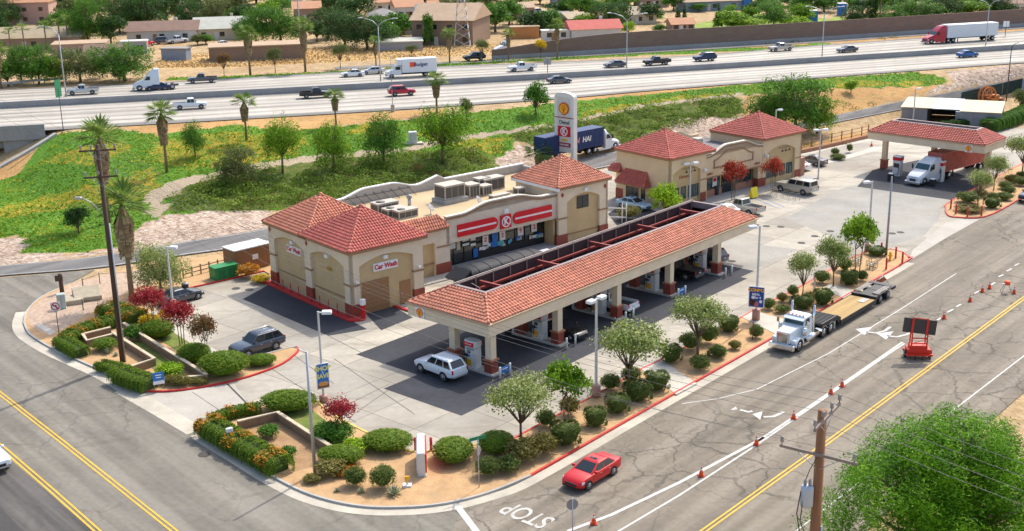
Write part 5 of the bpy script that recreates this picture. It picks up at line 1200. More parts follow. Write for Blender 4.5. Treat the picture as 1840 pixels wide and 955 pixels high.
# ---- freeway traffic
def fdir(x, y):
 b = min(range(NF - 1), key=lambda i: (fM[i][0] - x) ** 2 + (fM[i][1] - y) ** 2); return math.atan2(fM[b + 1][1] - fM[b][1], fM[b + 1][0] - fM[b][0])
for (px, py, k, m, right, lb, cat) in (
 (342, 196, 'pickup', C_WHITE, 1, 'white pickup on the near lanes, nearest vehicle to the overpass', 'pickup truck'),
 (567, 176, 'pickup', C_BLACK, 1, 'black pickup on the near lanes, left of the crimson suv', 'pickup truck'),
 (722, 172, 'suv', C_DKR, 1, 'crimson suv on the near freeway lanes', 'car'),
 (1005, 150, 'sedan', C_GREY, 1, 'dark grey sedan on the near lanes above the tall pylon sign', 'car'),
 (1738, 103, 'sedan', C_BLUE, 1, 'blue car on the near freeway lanes, below the red semi truck', 'car'),
 (284, 162, 'sedan', C_NAVY, 0, 'dark blue sedan just below the white truck tractor on the freeway', 'car'),
 (364, 149, 'pickup', C_GREY, 0, 'grey pickup on the far lanes right of the white truck tractor', 'pickup truck'),
 (150, 170, 'pickup', C_SILV, 0, 'silver pickup beside the median below the left freeway lamp', 'pickup truck'),
 (634, 138, 'sedan', C_WHITE, 0, 'white sedan on the far lanes, left of the rental box truck', 'car'),
 (670, 133, 'sedan', C_SILV, 0, 'silver sedan on the far lanes just behind the white sedan', 'car'),
 (938, 128, 'pickup', C_WHITE, 0, 'white pickup on the far lanes right of the rental box truck', 'pickup truck'),
 (1105, 121, 'sedan', C_GREY, 0, 'grey sedan on the far lanes just left of a double arm lamp', 'car'),
 (1180, 117, 'pickup', C_BLACK, 0, 'black pickup on the far lanes just right of a double arm lamp', 'pickup truck'),
 (1266, 110, 'suv', C_NAVY, 0, 'dark blue suv on the far lanes', 'car'),
 (1403, 92, 'pickup', C_TAN, 0, 'beige pickup on the far lane by the ice plant strip', 'pickup truck'),
 (1522, 94, 'sedan', C_GREY, 0, 'grey sedan on the far lanes left of the red semi truck', 'car'),
 (852, 109, 'suv', C_BLACK, 0, 'black suv on the exit ramp in front of the parked tractor', 'car')):
 zz = FZ
 c = G(px, py, zz); car(lb, cat, c, fdir(*c) + (0 if right else math.pi), k, m, 'moving_car', z=zz, detail=False, group='traffic on the freeway')

# ------------------------------------------------------------------ trucks
WOODK = mat('yellow_plank_deck', (.42, .28, .11), .85, 0, .2, .5, .16, stretch=(.4, 5, 1), dirt=(.30, .19, .08), dirtamt=.7)
def duals(t, x, r=.5, w=2.45, rim=CHROME):
 for s in (1, -1): wheel(t, x, s * (w / 2 - .30), r, .56, rim, s)
def tractor(label, pos, hd, pm, style, z=0.0, name='semi_truck', sleeper=True):
 """origin under the front axle, +x forward"""
 t = thing(name, label, 'truck', (pos[0], pos[1], z + .012), hd)
 MB().box(-6.9, .9, -.45, .45, .62, .92).build('chassis', DARKM, t)
 for s in (1, -1): wheel(t, 0, s * .98, .52, .32, CHROME, s)
 xd = (-4.4, -5.75)
 for x in xd: duals(t, x, .52)
 if style == 'long':
  b = MB(); b.loft([[(-.85, -.80, .85), (-.85, .80, .85), (-.85, .80, 1.85), (-.85, .72, 2.0), (-.85, -.72, 2.0), (-.85, -.80, 1.85)], [(.95, -.62, .85), (.95, .62, .85), (.95, .62, 1.70), (.95, .55, 1.82), (.95, -.55, 1.82), (.95, -.62, 1.70)]]); sharp(b.build('hood', pm, t), 30)
  g = MB(); g.bbox(.951, 1.06, -.52, .52, .75, 1.80, .04); gg = g.build('radiator_grille', CHROME, t)
  f = MB()
  for k in range(9): f.box(1.061, 1.07, -.46 + k * .107, -.40 + k * .107, .85, 1.68)
  f.build('grille_bar', DARKM, gg)
  c = MB(); c.loft([[(-2.35, -1.02, .9), (-.86, -1.02, .9), (-.86, 1.02, .9), (-2.35, 1.02, .9)], [(-2.35, -1.02, 1.95), (-.86, -1.02, 1.95), (-.86, 1.02, 1.95), (-2.35, 1.02, 1.95)], [(-2.35, -.95, 2.65), (-1.12, -.95, 2.65), (-1.12, .95, 2.65), (-2.35, .95, 2.65)], [(-2.3, -.80, 2.75), (-1.2, -.80, 2.75), (-1.2, .80, 2.75), (-2.3, .80, 2.75)]]); sharp(c.build('cab', pm, t), 25)
  q = ((-.86, -1.02, 1.95), (-.86, 1.02, 1.95), (-1.12, .95, 2.65), (-1.12, -.95, 2.65)); panel(t, 'windscreen', q, .06, .94, .12, .82, GLASSB)
  for s in (1, -1):
   q = ((-2.35, -1.02, 1.95), (-.86, -1.02, 1.95), (-1.12, -.95, 2.65), (-2.35, -.95, 2.65)) if s < 0 else ((-.86, 1.02, 1.95), (-2.35, 1.02, 1.95), (-2.35, .95, 2.65), (-1.12, .95, 2.65))
   panel(t, 'side_window', q, (.35 if s < 0 else .1), (.9 if s < 0 else .65), .05, .85, GLASS)
   k = MB(); n = 10
   P = [(-.72, .72)] + [(.02 + .70 * math.cos(math.pi * (1 - i / n) * 1.0), .62 + .68 * math.sin(math.pi * (1 - i / n))) for i in range(n + 1)] + [(1.0, .62), (1.05, .95)]
   P = [(.0 + .74 * math.cos(math.pi * (1 - i / n)), .55 + .70 * math.sin(math.pi * (1 - i / n))) for i in range(n + 1)] + [(.60, .55)] + [(.0 + .60 * math.cos(math.pi * i / n), .55 + .57 * math.sin(math.pi * i / n)) for i in range(n + 1)]
   y0, y1 = (.62, 1.16) if s > 0 else (-1.16, -.62); k.xprism(P, y0, y1); k.build('fender', pm, t)
   MB().bbox(.60, .86, min(s * .75, s * 1.1), max(s * .75, s * 1.1), .95, 1.2, .05).build('headlight', HEADL, t)
   MB().cyl((-2.55, s * 1.05, .9), (-2.55, s * 1.05, 3.5), .085, n=10).build('exhaust_stack', CHROME, t)
   MB().cyl((-3.3, s * 1.0, .78), (-1.3, s * 1.0, .78), .31, n=14).build('fuel_tank', CHROME, t)
   MB().cyl((-.70, s * 1.15, 1.25), (-.70, s * 1.15, 1.95), .17, n=12).build('air_cleaner', CHROME, t)
   m_ = MB(); m_.tube([(-.95, s * 1.02, 1.9), (-.8, s * 1.45, 1.95), (-.8, s * 1.45, 2.5), (-1.0, s * .98, 2.5)], .025, 5); m_.box(-.83, -.77, min(s * 1.34, s * 1.56), max(s * 1.34, s * 1.56), 1.98, 2.45); m_.build('mirror', CHROME, t)
   hq = MB(); n = 8
   for x in xd: hq.xprism([(x + .64 * math.cos(math.pi * i / n), .52 + .62 * math.sin(math.pi * i / n)) for i in range(1, n)] + [(x + .58 * math.cos(math.pi * (n - i) / n), .52 + .57 * math.sin(math.pi * (n - i) / n)) for i in range(1, n)], min(s * .62, s * 1.23), max(s * .62, s * 1.23))
   hq.build('rear_mudguard', CHROME, t)
   MB().box(-6.55, -6.5, min(s * .7, s * 1.2), max(s * .7, s * 1.2), .25, 1.0).build('mud_flap', WHITE, t)
  v = MB(); v.add([(-1.05, -.95, 2.60), (-1.05, .95, 2.60), (-.74, .97, 2.46), (-.74, -.97, 2.46), (-1.05, -.95, 2.64), (-1.05, .95, 2.64), (-.74, .97, 2.50), (-.74, -.97, 2.50)], [(3, 2, 1, 0), (4, 5, 6, 7), (2, 3, 7, 6), (0, 1, 5, 4), (1, 2, 6, 5), (3, 0, 4, 7)]); v.build('sun_visor', pm, t)
  l = MB()
  for k in range(5): l.box(-1.35, -1.2, -.72 + k * .34, -.62 + k * .34, 2.74, 2.83)
  l.build('roof_marker_lamp', ORANGE, t)
  MB().bbox(.95, 1.32, -1.16, 1.16, .38, .82, .06).build('bumper', CHROME, t)
 else:
  b = MB()
  def rr(x, w_, z0, z1, k=.82): return [(x, -w_, z0), (x, w_, z0), (x, w_, z0 + (z1 - z0) * .72), (x, w_ * k, z1), (x, -w_ * k, z1), (x, -w_, z0 + (z1 - z0) * .72)]
  b.loft([rr(1.15, .82, .45, 1.0), rr(1.0, 1.0, .42, 1.25), rr(.5, 1.12, .42, 1.55), rr(-.75, 1.15, .45, 1.95)]); sharp(b.build('hood', pm, t), 28)
  c = MB(); xr = -3.6 if sleeper else -2.2; zt = 3.85 if style == 'aero' else 3.3
  c.loft([[(xr, -1.2, .6), (-.74, -1.16, .6), (-.74, 1.16, .6), (xr, 1.2, .6)], [(xr, -1.2, 1.9), (-.74, -1.16, 1.9), (-.74, 1.16, 1.9), (xr, 1.2, 1.9)], [(xr, -1.2, 2.7), (-1.35, -1.08, 2.7), (-1.35, 1.08, 2.7), (xr, 1.2, 2.7)], [(xr, -1.15, zt - .35), (-2.2 if sleeper else -1.7, -.95, zt - .35), (-2.2 if sleeper else -1.7, .95, zt - .35), (xr, 1.15, zt - .35)], [(xr, -1.0, zt), (-2.75 if sleeper else -1.8, -.85, zt), (-2.75 if sleeper else -1.8, .85, zt), (xr, 1.0, zt)]]); sharp(c.build('cab', pm, t), 25)
  q = ((-.74, -1.16, 1.9), (-.74, 1.16, 1.9), (-1.35, 1.08, 2.7), (-1.35, -1.08, 2.7)); panel(t, 'windscreen', q, .06, .94, .06, .92, GLASSB)
  for s in (1, -1):
   b = MB(); b.add([(-2.0, s * 1.185, 1.95), (-1.0, s * 1.165, 1.95), (-1.42, s * 1.10, 2.6), (-2.0, s * 1.13, 2.6), (-2.0, s * 1.20, 1.95), (-1.0, s * 1.18, 1.95), (-1.42, s * 1.12, 2.6), (-2.0, s * 1.205, 2.6)], [(0, 1, 2, 3), (7, 6, 5, 4), (0, 4, 5, 1), (2, 6, 7, 3)]); b.build('side_window', GLASS, t)
   arch(t, 0, 1.14, .52, .45, s); MB().bbox(.62, .98, min(s * .72, s * 1.06), max(s * .72, s * 1.06), .85, 1.1, .05).build('headlight', HEADL, t)
   m_ = MB(); m_.tube([(-1.0, s * 1.16, 2.0), (-.85, s * 1.42, 2.05), (-.85, s * 1.42, 2.5)], .025, 5); m_.box(-.92, -.80, min(s * 1.33, s * 1.5), max(s * 1.33, s * 1.5), 1.9, 2.5); m_.build('mirror', BLACK if style != 'aero' else pm, t)
   MB().box(-3.6, -1.0, min(s * 1.05, s * 1.21), max(s * 1.05, s * 1.21), .35, .62).build('side_skirt', pm, t)
  g = MB(); g.add([(1.17, -.45, .55), (1.17, .45, .55), (1.08, .5, 1.15), (1.08, -.5, 1.15)], [(0, 1, 2, 3)]); g.box(1.10, 1.172, -.45, .45, .56, .98); g.build('radiator_grille', DARKM, t)
  MB().bbox(.9, 1.3, -1.15, 1.15, .32, .62, .06).build('bumper', GREYM if style == 'aero' else CHROME, t)
  if not sleeper:
   hr = MB()
   for s in (1, -1): hr.tube([(-2.3, s * .9, 1.0), (-2.3, s * .9, 3.4), (-2.3, s * .5, 3.5)], .06, 6)
   hr.build('exhaust_stack', CHROME, t)
  MB().box(-4.9, -4.0, -.5, .5, .93, 1.15).build('fifth_wheel', DARKM, t)
 return t
def trailer(label, pos, hd, z, L, Hh, bm, kind, x0, name, cat='trailer', axles=(1.2, 2.5), zf=1.15):
 """origin at the tractor's front axle; the box starts at x0 (negative) and runs back L"""
 t = thing(name, label, cat, (pos[0] + math.cos(hd) * x0, pos[1] + math.sin(hd) * x0, z + .012), hd)
 b = MB()
 if kind == 'box': b.bbox(-L, 0, -1.28, 1.28, zf, zf + Hh, .05)
 elif kind == 'container':
  n = int(L / .28); b.box(-L, 0, -1.19, 1.19, zf, zf + .14); b.box(-L, 0, -1.19, 1.19, zf + Hh - .12, zf + Hh)
  P = []
  for s in (1, -1):
   pts = []
   for i in range(n):
    x = -L + L * i / n; d = L / n
    pts += [(x, 1.19), (x + d * .35, 1.19), (x + d * .5, 1.14), (x + d * .85, 1.14)]
   pts.append((0, 1.19))
   for (xa, ya), (xb, yb) in zip(pts[:-1], pts[1:]): b.quad(*([(xa, -s * ya, zf + .14), (xb, -s * yb, zf + .14), (xb, -s * yb, zf + Hh - .12), (xa, -s * ya, zf + Hh - .12)][::(1 if s > 0 else -1)]))
  b.quad((0, -1.14, zf + .1), (0, 1.14, zf + .1), (0, 1.14, zf + Hh - .1), (0, -1.14, zf + Hh - .1)); b.quad((-L, 1.14, zf + .1), (-L, -1.14, zf + .1), (-L, -1.14, zf + Hh - .1), (-L, 1.14, zf + Hh - .1))
 b.build('container' if kind == 'container' else 'box_body', bm, t)
 MB().box(-L + .05, -.3, -.5, .5, zf - .28, zf - .01).build('chassis_rail', DARKM, t)
 for a in axles: duals(t, -L + a, .5)
 for s in (1, -1): MB().box(-3.2, -3.05, min(s * .8, s * .95), max(s * .8, s * .95), .1, zf - .02).build('landing_leg', DARKM, t)
 MB().box(-L - .03, -L + .05, -1.1, 1.1, .5, .62).build('rear_bumper', GREYM, t)
 return t
# flat nosed conventional with the lowboy, parked at the kerb
n_ = Vector((-math.sin(TH_S), math.cos(TH_S)))
fw = G(1434, 632); hdp = TH_S + math.pi + R(.6); pp = (fw[0] + n_.x * 1.0, fw[1] + n_.y * 1.0)
C_PET = paint('white_blue_truck_paint', (.66, .72, .76))
tractor('white long nosed truck tractor with chrome grille and stacks at the kerb', pp, hdp, C_PET, 'long')
lb = thing('lowboy_trailer', 'empty lowboy trailer with yellow plank deck behind the chrome truck', 'trailer', (*pp, .012), hdp)
DK = mat('black_trailer_steel', (.035, .035, .038), .5, .3, .15)
m = MB(); m.box(-6.9, -3.9, -1.2, 1.2, 1.18, 1.36); m.box(-6.9, -3.9, -1.22, -1.1, 1.0, 1.42); m.box(-6.9, -3.9, 1.1, 1.22, 1.0, 1.42)
for k in range(9): m.box(-6.8 + k * .33, -6.65 + k * .33, -1.1, 1.1, 1.36, 1.42)
m.build('gooseneck', DK, lb)
m = MB(); P = [(-6.9, 1.4), (-7.6, 1.05), (-7.7, .45), (-7.4, .45), (-6.9, .95)]; m.xprism(P, -1.22, -.9); m.xprism(P, .9, 1.22); m.box(-7.6, -6.95, -.9, .9, .62, 1.0); m.build('neck_arch', DK, lb)
MB().box(-14.9, -7.6, -1.24, 1.24, .62, .74).build('plank_deck', WOODK, lb)
m = MB(); m.box(-15, -7.5, -1.30, -1.245, .38, .78); m.box(-15, -7.5, 1.245, 1.30, .38, .78); m.box(-15, -7.5, -1.2, 1.2, .40, .61); m.build('side_rail', DK, lb)
m = MB(); m.box(-19.3, -15.0, -.5, .5, .75, 1.0); m.box(-15.6, -15.0, -1.25, 1.25, .70, .98); m.box(-17.3, -16.9, -1.25, 1.25, .8, 1.02); m.box(-19.4, -18.7, -1.28, 1.28, .75, 1.05); m.box(-18.7, -15.6, -1.28, -1.18, .95, 1.06); m.box(-18.7, -15.6, 1.18, 1.28, .95, 1.06); m.build('rear_frame', DK, lb)
m = MB()
for s in (.9, -.9):
 for k in range(3): m.box(-17.0 + k * -.0 - 1.4, -15.6, s - .25 + k * .18, s - .15 + k * .18, 1.061, 1.12)
m.build('rear_deck_plank', mat('pale_grey_plank', (.42, .38, .33), .8), lb)
m = MB()
for k in range(4): m.box(-14.6, -13.3, .15 + k * .16, .25 + k * .16, .745, .80)
m.build('loading_ramp', STEEL, lb)
for x in (-16.2, -17.9):
 for s in (1, -1): wheel(lb, x, s * .88, .42, .62, STEEL, s)
for s in (1, -1): MB().box(-19.43, -19.40, s * 1.0 - .1, s * 1.0 + .1, .8, .92).build('tail_light', TAILL, lb)
# truck with red container at the diesel canopy
hq = R(-141); q0 = G(1640, 334); qp = (q0[0] - math.cos(hq) * 1.0, q0[1] - math.sin(hq) * 1.0)
tractor('silver white sleeper truck tractor fuelling under the red tile canopy', qp, hq, paint('pale_silver_truck_paint', (.62, .66, .68), .1), 'aero2')
trailer('faded red corrugated container on a trailer under the diesel canopy', qp, hq, 0, 12.2, 2.6, mat('faded_red_container', (.46, .12, .09), .65, 0, .15), 'container', -3.95, 'container_trailer')
# blue container truck on the frontage road
bq = T(1094, 277); fd = T(1000, 300); hb = math.atan2(bq.y - fd.y, bq.x - fd.x); nb = Vector((-math.sin(hb), math.cos(hb)))
bp = (bq.x + nb.x * 1.3 + math.cos(hb) * 1.6, bq.y + nb.y * 1.3 + math.sin(hb) * 1.6); bz = tz(*bp) + .13
tractor('white day cab truck tractor pulling the blue container', bp, hb, C_WHITE, 'day', bz, sleeper=False)
bt = trailer('dark blue shipping container on a trailer behind the tall pylon sign', bp, hb, bz, 12.2, 2.7, mat('navy_container', (.018, .045, .14), .55, 0, .15), 'container', -2.6, 'container_trailer')
for i, (s, mm) in enumerate((('WAN', mat('pink_lettering', (.7, .25, .28), .5)), ('HAI', WHITE))): wtext(bt, s, 1.1, rotz(0, 0, -1.19), -6.6 + i * 2.9, 2.5, mm, -.03, 1.0, .15, .03)
# freeway trucks
def fw_at(px, py): c = G(px, py, FZ); return c, fdir(*c) + math.pi
c, hh = fw_at(252, 163); tractor('white bobtail truck tractor with roof fairing on the far lanes', c, hh, C_ICE, 'aero', FZ)
c, hh = fw_at(1668, 79); tractor('red truck tractor pulling a white box trailer on the freeway', c, hh, C_DKR, 'aero', FZ)
trailer('long white box trailer behind the red truck tractor', c, hh, FZ, 13.6, 2.85, paint('white_trailer_panel', (.62, .66, .70), 0, .4), 'box', -3.95, 'box_trailer')
c, hh = fw_at(703, 140)
bx = thing('rental_box_truck', 'white rental box truck with orange and blue lettering on the freeway', 'truck', (c[0], c[1], FZ + .012), hh)
m = MB(); m.loft([[(.95, -.95, .5), (.95, .95, .5), (.95, .9, 1.15), (.95, -.9, 1.15)], [(-.3, -1.05, .5), (-.3, 1.05, .5), (-.3, 1.0, 1.55), (-.3, -1.0, 1.55)]]); m.loft([[(-1.9, -1.05, .5), (-.3, -1.05, .5), (-.3, 1.05, .5), (-1.9, 1.05, .5)], [(-1.9, -1.05, 1.55), (-.3, -1.05, 1.55), (-.3, 1.05, 1.55), (-1.9, 1.05, 1.55)], [(-1.9, -.95, 2.3), (-.85, -.92, 2.3), (-.85, .92, 2.3), (-1.9, .95, 2.3)]]); m.build('cab', C_WHITE, bx)
panel(bx, 'windscreen', ((-.3, -1.05, 1.55), (-.3, 1.05, 1.55), (-.85, .92, 2.3), (-.85, -.92, 2.3)), .06, .94, .05, .92, GLASS)
m = MB()
for s in (1, -1): m.box(-1.7, -.75, min(s * .98, s * 1.06), max(s * .98, s * 1.06), 1.55, 2.15)
m.build('side_window', GLASS, bx)
MB().bbox(-8.8, -2.0, -1.22, 1.22, .95, 3.55, .06).build('box_body', C_WHITE, bx); MB().box(-2.0, -1.1, -1.15, 1.15, 2.45, 3.5).build('attic', C_WHITE, bx)
MB().box(-8.7, .8, -.5, .5, .55, .94).build('chassis', DARKM, bx); MB().bbox(.9, 1.1, -1.0, 1.0, .4, .62, .04).build('bumper', GREYM, bx)
for s in (1, -1): wheel(bx, 0, s * .92, .42, .26, STEEL, s)
duals(bx, -6.6, .44, 2.3)
for s in (1, -1):
 Mx = rotz(0 if s < 0 else math.pi, 0, -1.22 if s < 0 else 1.22); sg = 1 if s < 0 else -1
 b = board(bx, 'logo_panel', sg * -4.1 - .6, sg * -4.1 + .5, 2.0, 2.9, Mx, ORANGE, -.03, -.002); wtext(bx, 'Budget', .95, Mx, sg * -5.9 + .3 * sg, 2.42, mat('dark_blue_lettering', (.02, .04, .15), .5), -.03, 1, .1, .02)
# black tarp covered trailer with its tractor, between canopy and store
tq = G(838, 505); th_ = TH_S; 
tp = thing('tarp_trailer', 'black bulk trailer under a rolled tarp between the canopy and the store', 'trailer', (*G(900, 486, 1.4), .012), TH_B + R(4))
TARP = mat('black_tarp', (.012, .014, .019), .7, 0, .2, .6, .1, bump=.4, bscale=3)
m = MB(); n = 9; rings = []
for x in (-4.9, -4.6, -3.2, -1.6, 0, 1.6, 3.2, 4.9):
 k = .72 if abs(x) > 4.8 else 1
 rings.append([(x, -1.25, 1.0)] + [(x, -1.25 * math.cos(math.pi * i / n), 2.15 + .62 * k * math.sin(math.pi * i / n)) for i in range(n + 1)] + [(x, 1.25, 1.0)])
m.loft(rings, 0, True); sharp(m.build('tarp_cover', TARP, tp), 50)
m = MB()
for x in (-3.9, -2.4, -.8, .8, 2.4, 3.9): m.tube([(x, -1.27, 1.0)] + [(x, -1.27 * math.cos(math.pi * i / n), 2.16 + .63 * math.sin(math.pi * i / n)) for i in range(n + 1)] + [(x, 1.27, 1.0)], .03, 5)
m.build('tarp_bow', DARKM, tp); MB().box(-5, 5, -1.24, 1.24, .75, 1.0).build('chassis_rail', DARKM, tp)
m = MB(); m.add([(-5.0, -1.2, 2.55), (-5.0, 1.2, 2.55), (-6.3, 1.2, 1.7), (-6.3, -1.2, 1.7), (-5.1, -1.2, 2.75), (-5.1, 1.2, 2.75), (-6.45, 1.2, 1.9), (-6.45, -1.2, 1.9)], [(3, 2, 1, 0), (4, 5, 6, 7), (0, 1, 5, 4), (1, 2, 6, 5), (2, 3, 7, 6), (3, 0, 4, 7)]); m.build('tail_hatch', TARP, tp)
for x in (-3.6, -2.3, 3.2): duals(tp, x, .5)
m = MB()
for (y, z) in ((-.9, 1.5), (-.3, 1.9), (.5, 1.6), (.9, 1.2)): m.cyl((-5.5, y, z), (-5.05, y, z - .1), .16, n=8)
m.tube([(-5.6, -.9, 1.7), (-5.9, -.2, 1.0), (-5.2, .6, .9)], .07, 6); m.build('hose_coupling', GREYM, tp)
# parked tractor beyond the freeway
c = T(880, 102); t_ = tractor('white day cab truck tractor parked nose down beyond the exit ramp', (c.x + 2, c.y + 3), R(200), C_WHITE, 'day', tz(c.x, c.y) + .06, sleeper=False)
# ================================================================== STREET FURNITURE
def top_z(bx, by, tx, ty):
 g = T(bx, by) if by < 300 else GV(bx, by); r = _ray(tx, ty); d2 = r.x * r.x + r.y * r.y
 t = (g.x * r.x + g.y * r.y) / d2; return g, CAM_H + r.z * t - g.z
ASPEED = TH_S - math.pi / 2            # direction "toward the street"
# ---- pumps, islands, bollards
def canopy_pt(u, v): return cl(u, v)
PUMPW = mat('pump_white', (.66, .66, .64), .4, var=.06)
for i in range(5):
 u = .75 + 8.75 * i
 struct('pump_island', MB().prism([canopy_pt(u + a, b) for a, b in ((-.62, -.3), (.62, -.3), (.62, 5.3), (-.62, 5.3))], .013, .15), CONCK)
 t = thing('fuel_pump', f'white and red fuel pump on the {["nearest", "second nearest", "middle", "second farthest", "farthest"][i]} island under the long canopy', 'fuel pump', (*canopy_pt(u, 2.5), .15), TH_S, 'fuel pumps under the long canopy')
 MB().bbox(-.36, .36, -.62, .62, 0, 1.75, .04).build('cabinet', PUMPW, t)
 h = MB(); n = 8
 ov = lambda s, z: [(.46 * s * math.copysign(abs(math.cos(a)) ** .6, math.cos(a)), .72 * s * math.copysign(abs(math.sin(a)) ** .6, math.sin(a)), z) for a in [2 * math.pi * k / 20 for k in range(20)]]
 h.loft([ov(1, 1.85), ov(1.03, 2.3), ov(.95, 2.36)]); tp_ = h.build('header', PUMPW, t)
 for s in (1, -1):
  Mx = rotz(math.pi / 2 if s > 0 else -math.pi / 2, s * .40, 0)
  board(tp_, 'header_sign', -.60, .46, 1.90, 2.26, Mx, RED, -.10, -.0); wtext(tp_, 'V-Power', .2, Mx, -.06, 2.09, WHITE, -.11)
  board(t, 'screen', -.35, .05, 1.25, 1.5, rotz(math.pi / 2 if s > 0 else -math.pi / 2, s * .36, 0), DARKM, -.02)
  board(t, 'card_reader', -.30, -.05, .95, 1.12, rotz(math.pi / 2 if s > 0 else -math.pi / 2, s * .36, 0), BLUE, -.025)
  board(t, 'price_panel', -.40, .45, 1.55, 1.72, rotz(math.pi / 2 if s > 0 else -math.pi / 2, s * .36, 0), GREYM, -.02)
  board(t, 'grade_panel', -.42, .1, .15, .72, rotz(math.pi / 2 if s > 0 else -math.pi / 2, s * .36, 0), YEL, -.03)
  for k in (0, 1):
   n_ = MB(); y = s * (-.3 - .2 * k); n_.tube([(s * .40, y, 1.15), (s * .48, y, 1.0), (s * .55, y + .05, .55), (s * .46, y + .1, .25), (s * .40, y + .12, .9)], .025, 5); n_.box(s * .44 - .04, s * .44 + .04, y - .05, y + .05, .95, 1.2); n_.build('hose_nozzle', BLACK, t)
 for k, dv in enumerate((-.25, .45)):
  p = canopy_pt(u + (.62 if k else -.55) * 1.05 + .1, -.9)
  b = thing('bollard', f'white bollard on the {"far" if k else "near"} side of {["nearest", "second", "third", "fourth", "farthest"][i]} island end by the street', 'bollard', (*p, .012), TH_S, 'white bollards at the pump island ends')
  MB().lathe([(.0, 0), (.1, 0), (.1, .95), (.07, 1.02), (.0, 1.04)], 10).build('post', WHITE, b)
 if i in (0, 3):
  p = canopy_pt(u + .05, -.9); b = thing('island_sign', f'small blue sign between two white bollards at the {"nearest" if i == 0 else "fourth"} pump island', 'sign', (*p, .012), TH_S)
  MB().box(-.42, .55, -.03, .03, .35, .9).build('panel', BLUE, b); MB().box(-.3, .4, -.045, -.031, .7, .78).build('white_band', WHITE, b); MB().cyl((.06, 0, 0), (.06, 0, .36), .025).build('stem', STEEL, b)
 if i in (1, 2, 4):
  p = canopy_pt(u - .5, 5.7); b = thing('waste_bin', f'black waste bin at the inner end of the {["", "second", "third", "", "farthest"][i]} pump island', 'bin', (*p, .012), TH_S)
  MB().bbox(-.3, .3, -.3, .3, 0, 1.05, .05).build('body', BLACK, b); MB().bbox(-.34, .34, -.34, .34, 1.05, 1.2, .05).build('lid', BLACK, b); MB().lathe([(.12, 0), (.12, .95), (.0, 1.0)], 8, (.05, -.42, 0)).build('towel_tube', WHITE, b)
# pumps at the truck canopy
for i, (px, py) in enumerate(((1612, 316), (1687, 326))):
 b = thing('diesel_pump', f'tall white diesel pump with red top, {"left" if i == 0 else "right"} of the silver truck', 'fuel pump', (*G(px, py), .012), a2, 'diesel pumps under the truck canopy')
 MB().bbox(-.55, .55, -.45, .45, 0, 2.2, .05).build('cabinet', PUMPW, b); MB().bbox(-.6, .6, -.5, .5, 2.2, 2.65, .05).build('header', RED, b); MB().bbox(-.62, .62, -.52, .52, 2.65, 2.8, .05).build('header_cap', WHITE, b)
 MB().box(-.4, .4, -.47, -.44, 1.2, 1.8).build('screen', DARKM, b); h = MB(); h.tube([(.3, -.5, 1.5), (.6, -.9, 1.0), (.5, -1.0, .4), (.1, -.7, .3)], .05, 6); h.build('hose_nozzle', BLACK, b)
 c = thing('waste_bin', f'dark bin standing in front of the {"left" if i == 0 else "right"} diesel pump', 'bin', (*G(px - 12, py + 9), .012), a2)
 MB().bbox(-.35, .35, -.35, .35, 0, .95, .06).build('body', BLACK, c); MB().bbox(-.3, .3, -.3, .3, .95, 1.05, .04).build('lid', WHITE, c)

# ---- tall pylon sign
pb = T(1017, 300); PZ = pb.z
py_ = thing('pylon_sign', 'tall white pylon sign with a shell emblem and red K panel', 'sign', (pb.x, pb.y, PZ), TH_S - math.pi / 2 + 0.0)
# local x = toward street end of the face, face normal local -y
W_ = 1.75; HT = top_z(1017, 300, 1017, 166)[1]
m = MB()
for s in (1, -1): m.box(s * W_ - (.55 if s > 0 else 0), s * W_ + (0 if s > 0 else .55), -.42, .42, 0, HT - .75)
n = 10; m.xprism([(-W_, HT - .75), (W_, HT - .75)] + [(W_ * math.cos(math.pi * i / n), HT - .75 + .72 * math.sin(math.pi * i / n) ** .8) for i in range(0, n + 1)][1:-1] + [], -.42, .42)
m.build('frame', mat('pylon_white', (.70, .68, .64), .6, var=.05), py_)
MB().box(-W_ + .55, W_ - .55, -.33, .33, 2.2, HT - .76).build('panel', mat('pylon_panel', (.62, .60, .55), .6, var=.05), py_)
for s in (1, -1):
 Mx = rotz(0 if s > 0 else math.pi, 0, -.33 * s)
 shell_sign(py_, Mx, 0, HT - 2.35, 1.75, False)
 wtext(py_, 'Diesel', .78, Mx, 0, HT - 4.35, BLACK, -.02, .95, 0, .008)
 board(py_, 'brand_panel', -1.15, 1.15, HT - 6.4, HT - 4.9, Mx, RED, -.06, -.003)
 k = MB(); k.M = Mx @ Matrix.Translation((0, -.09, HT - 5.65)) @ Matrix.Rotation(math.pi / 2, 4, 'X'); nn = 24
 for i in range(nn):
  a0, a1 = 2 * math.pi * i / nn, 2 * math.pi * (i + 1) / nn
  k.add([(r * math.cos(a), r * math.sin(a), h) for h in (0, .03) for (r, a) in ((.52, a0), (.66, a0), (.66, a1), (.52, a1))], [(3, 2, 1, 0), (4, 5, 6, 7), (1, 2, 6, 5), (3, 0, 4, 7)])
 k.build('emblem_ring', WHITE, py_); wtext(py_, 'K', 1.15, Mx, 0, HT - 5.65, WHITE, -.09, .9, 0, .03)
 wtext(py_, 'atm', .62, Mx, 0, HT - 6.85, YEL, -.02, 1.1, .2, .03)
 board(py_, 'wash_panel', -1.15, 1.15, HT - 7.9, HT - 7.3, Mx, mat('dark_red_panel', (.35, .02, .03), .5), -.06, -.003); wtext(py_, 'CAR WASH', .34, Mx, 0, HT - 7.6, WHITE, -.08, .95, 0, .01)
m = MB()
for y in (-.44, .425): m.box(-W_ - .02, W_ + .02, y, y + .02, HT - 3.7, HT - 3.58)
m.build('red_band', mat('dark_red_panel', (.35, .02, .03), .5), py_)

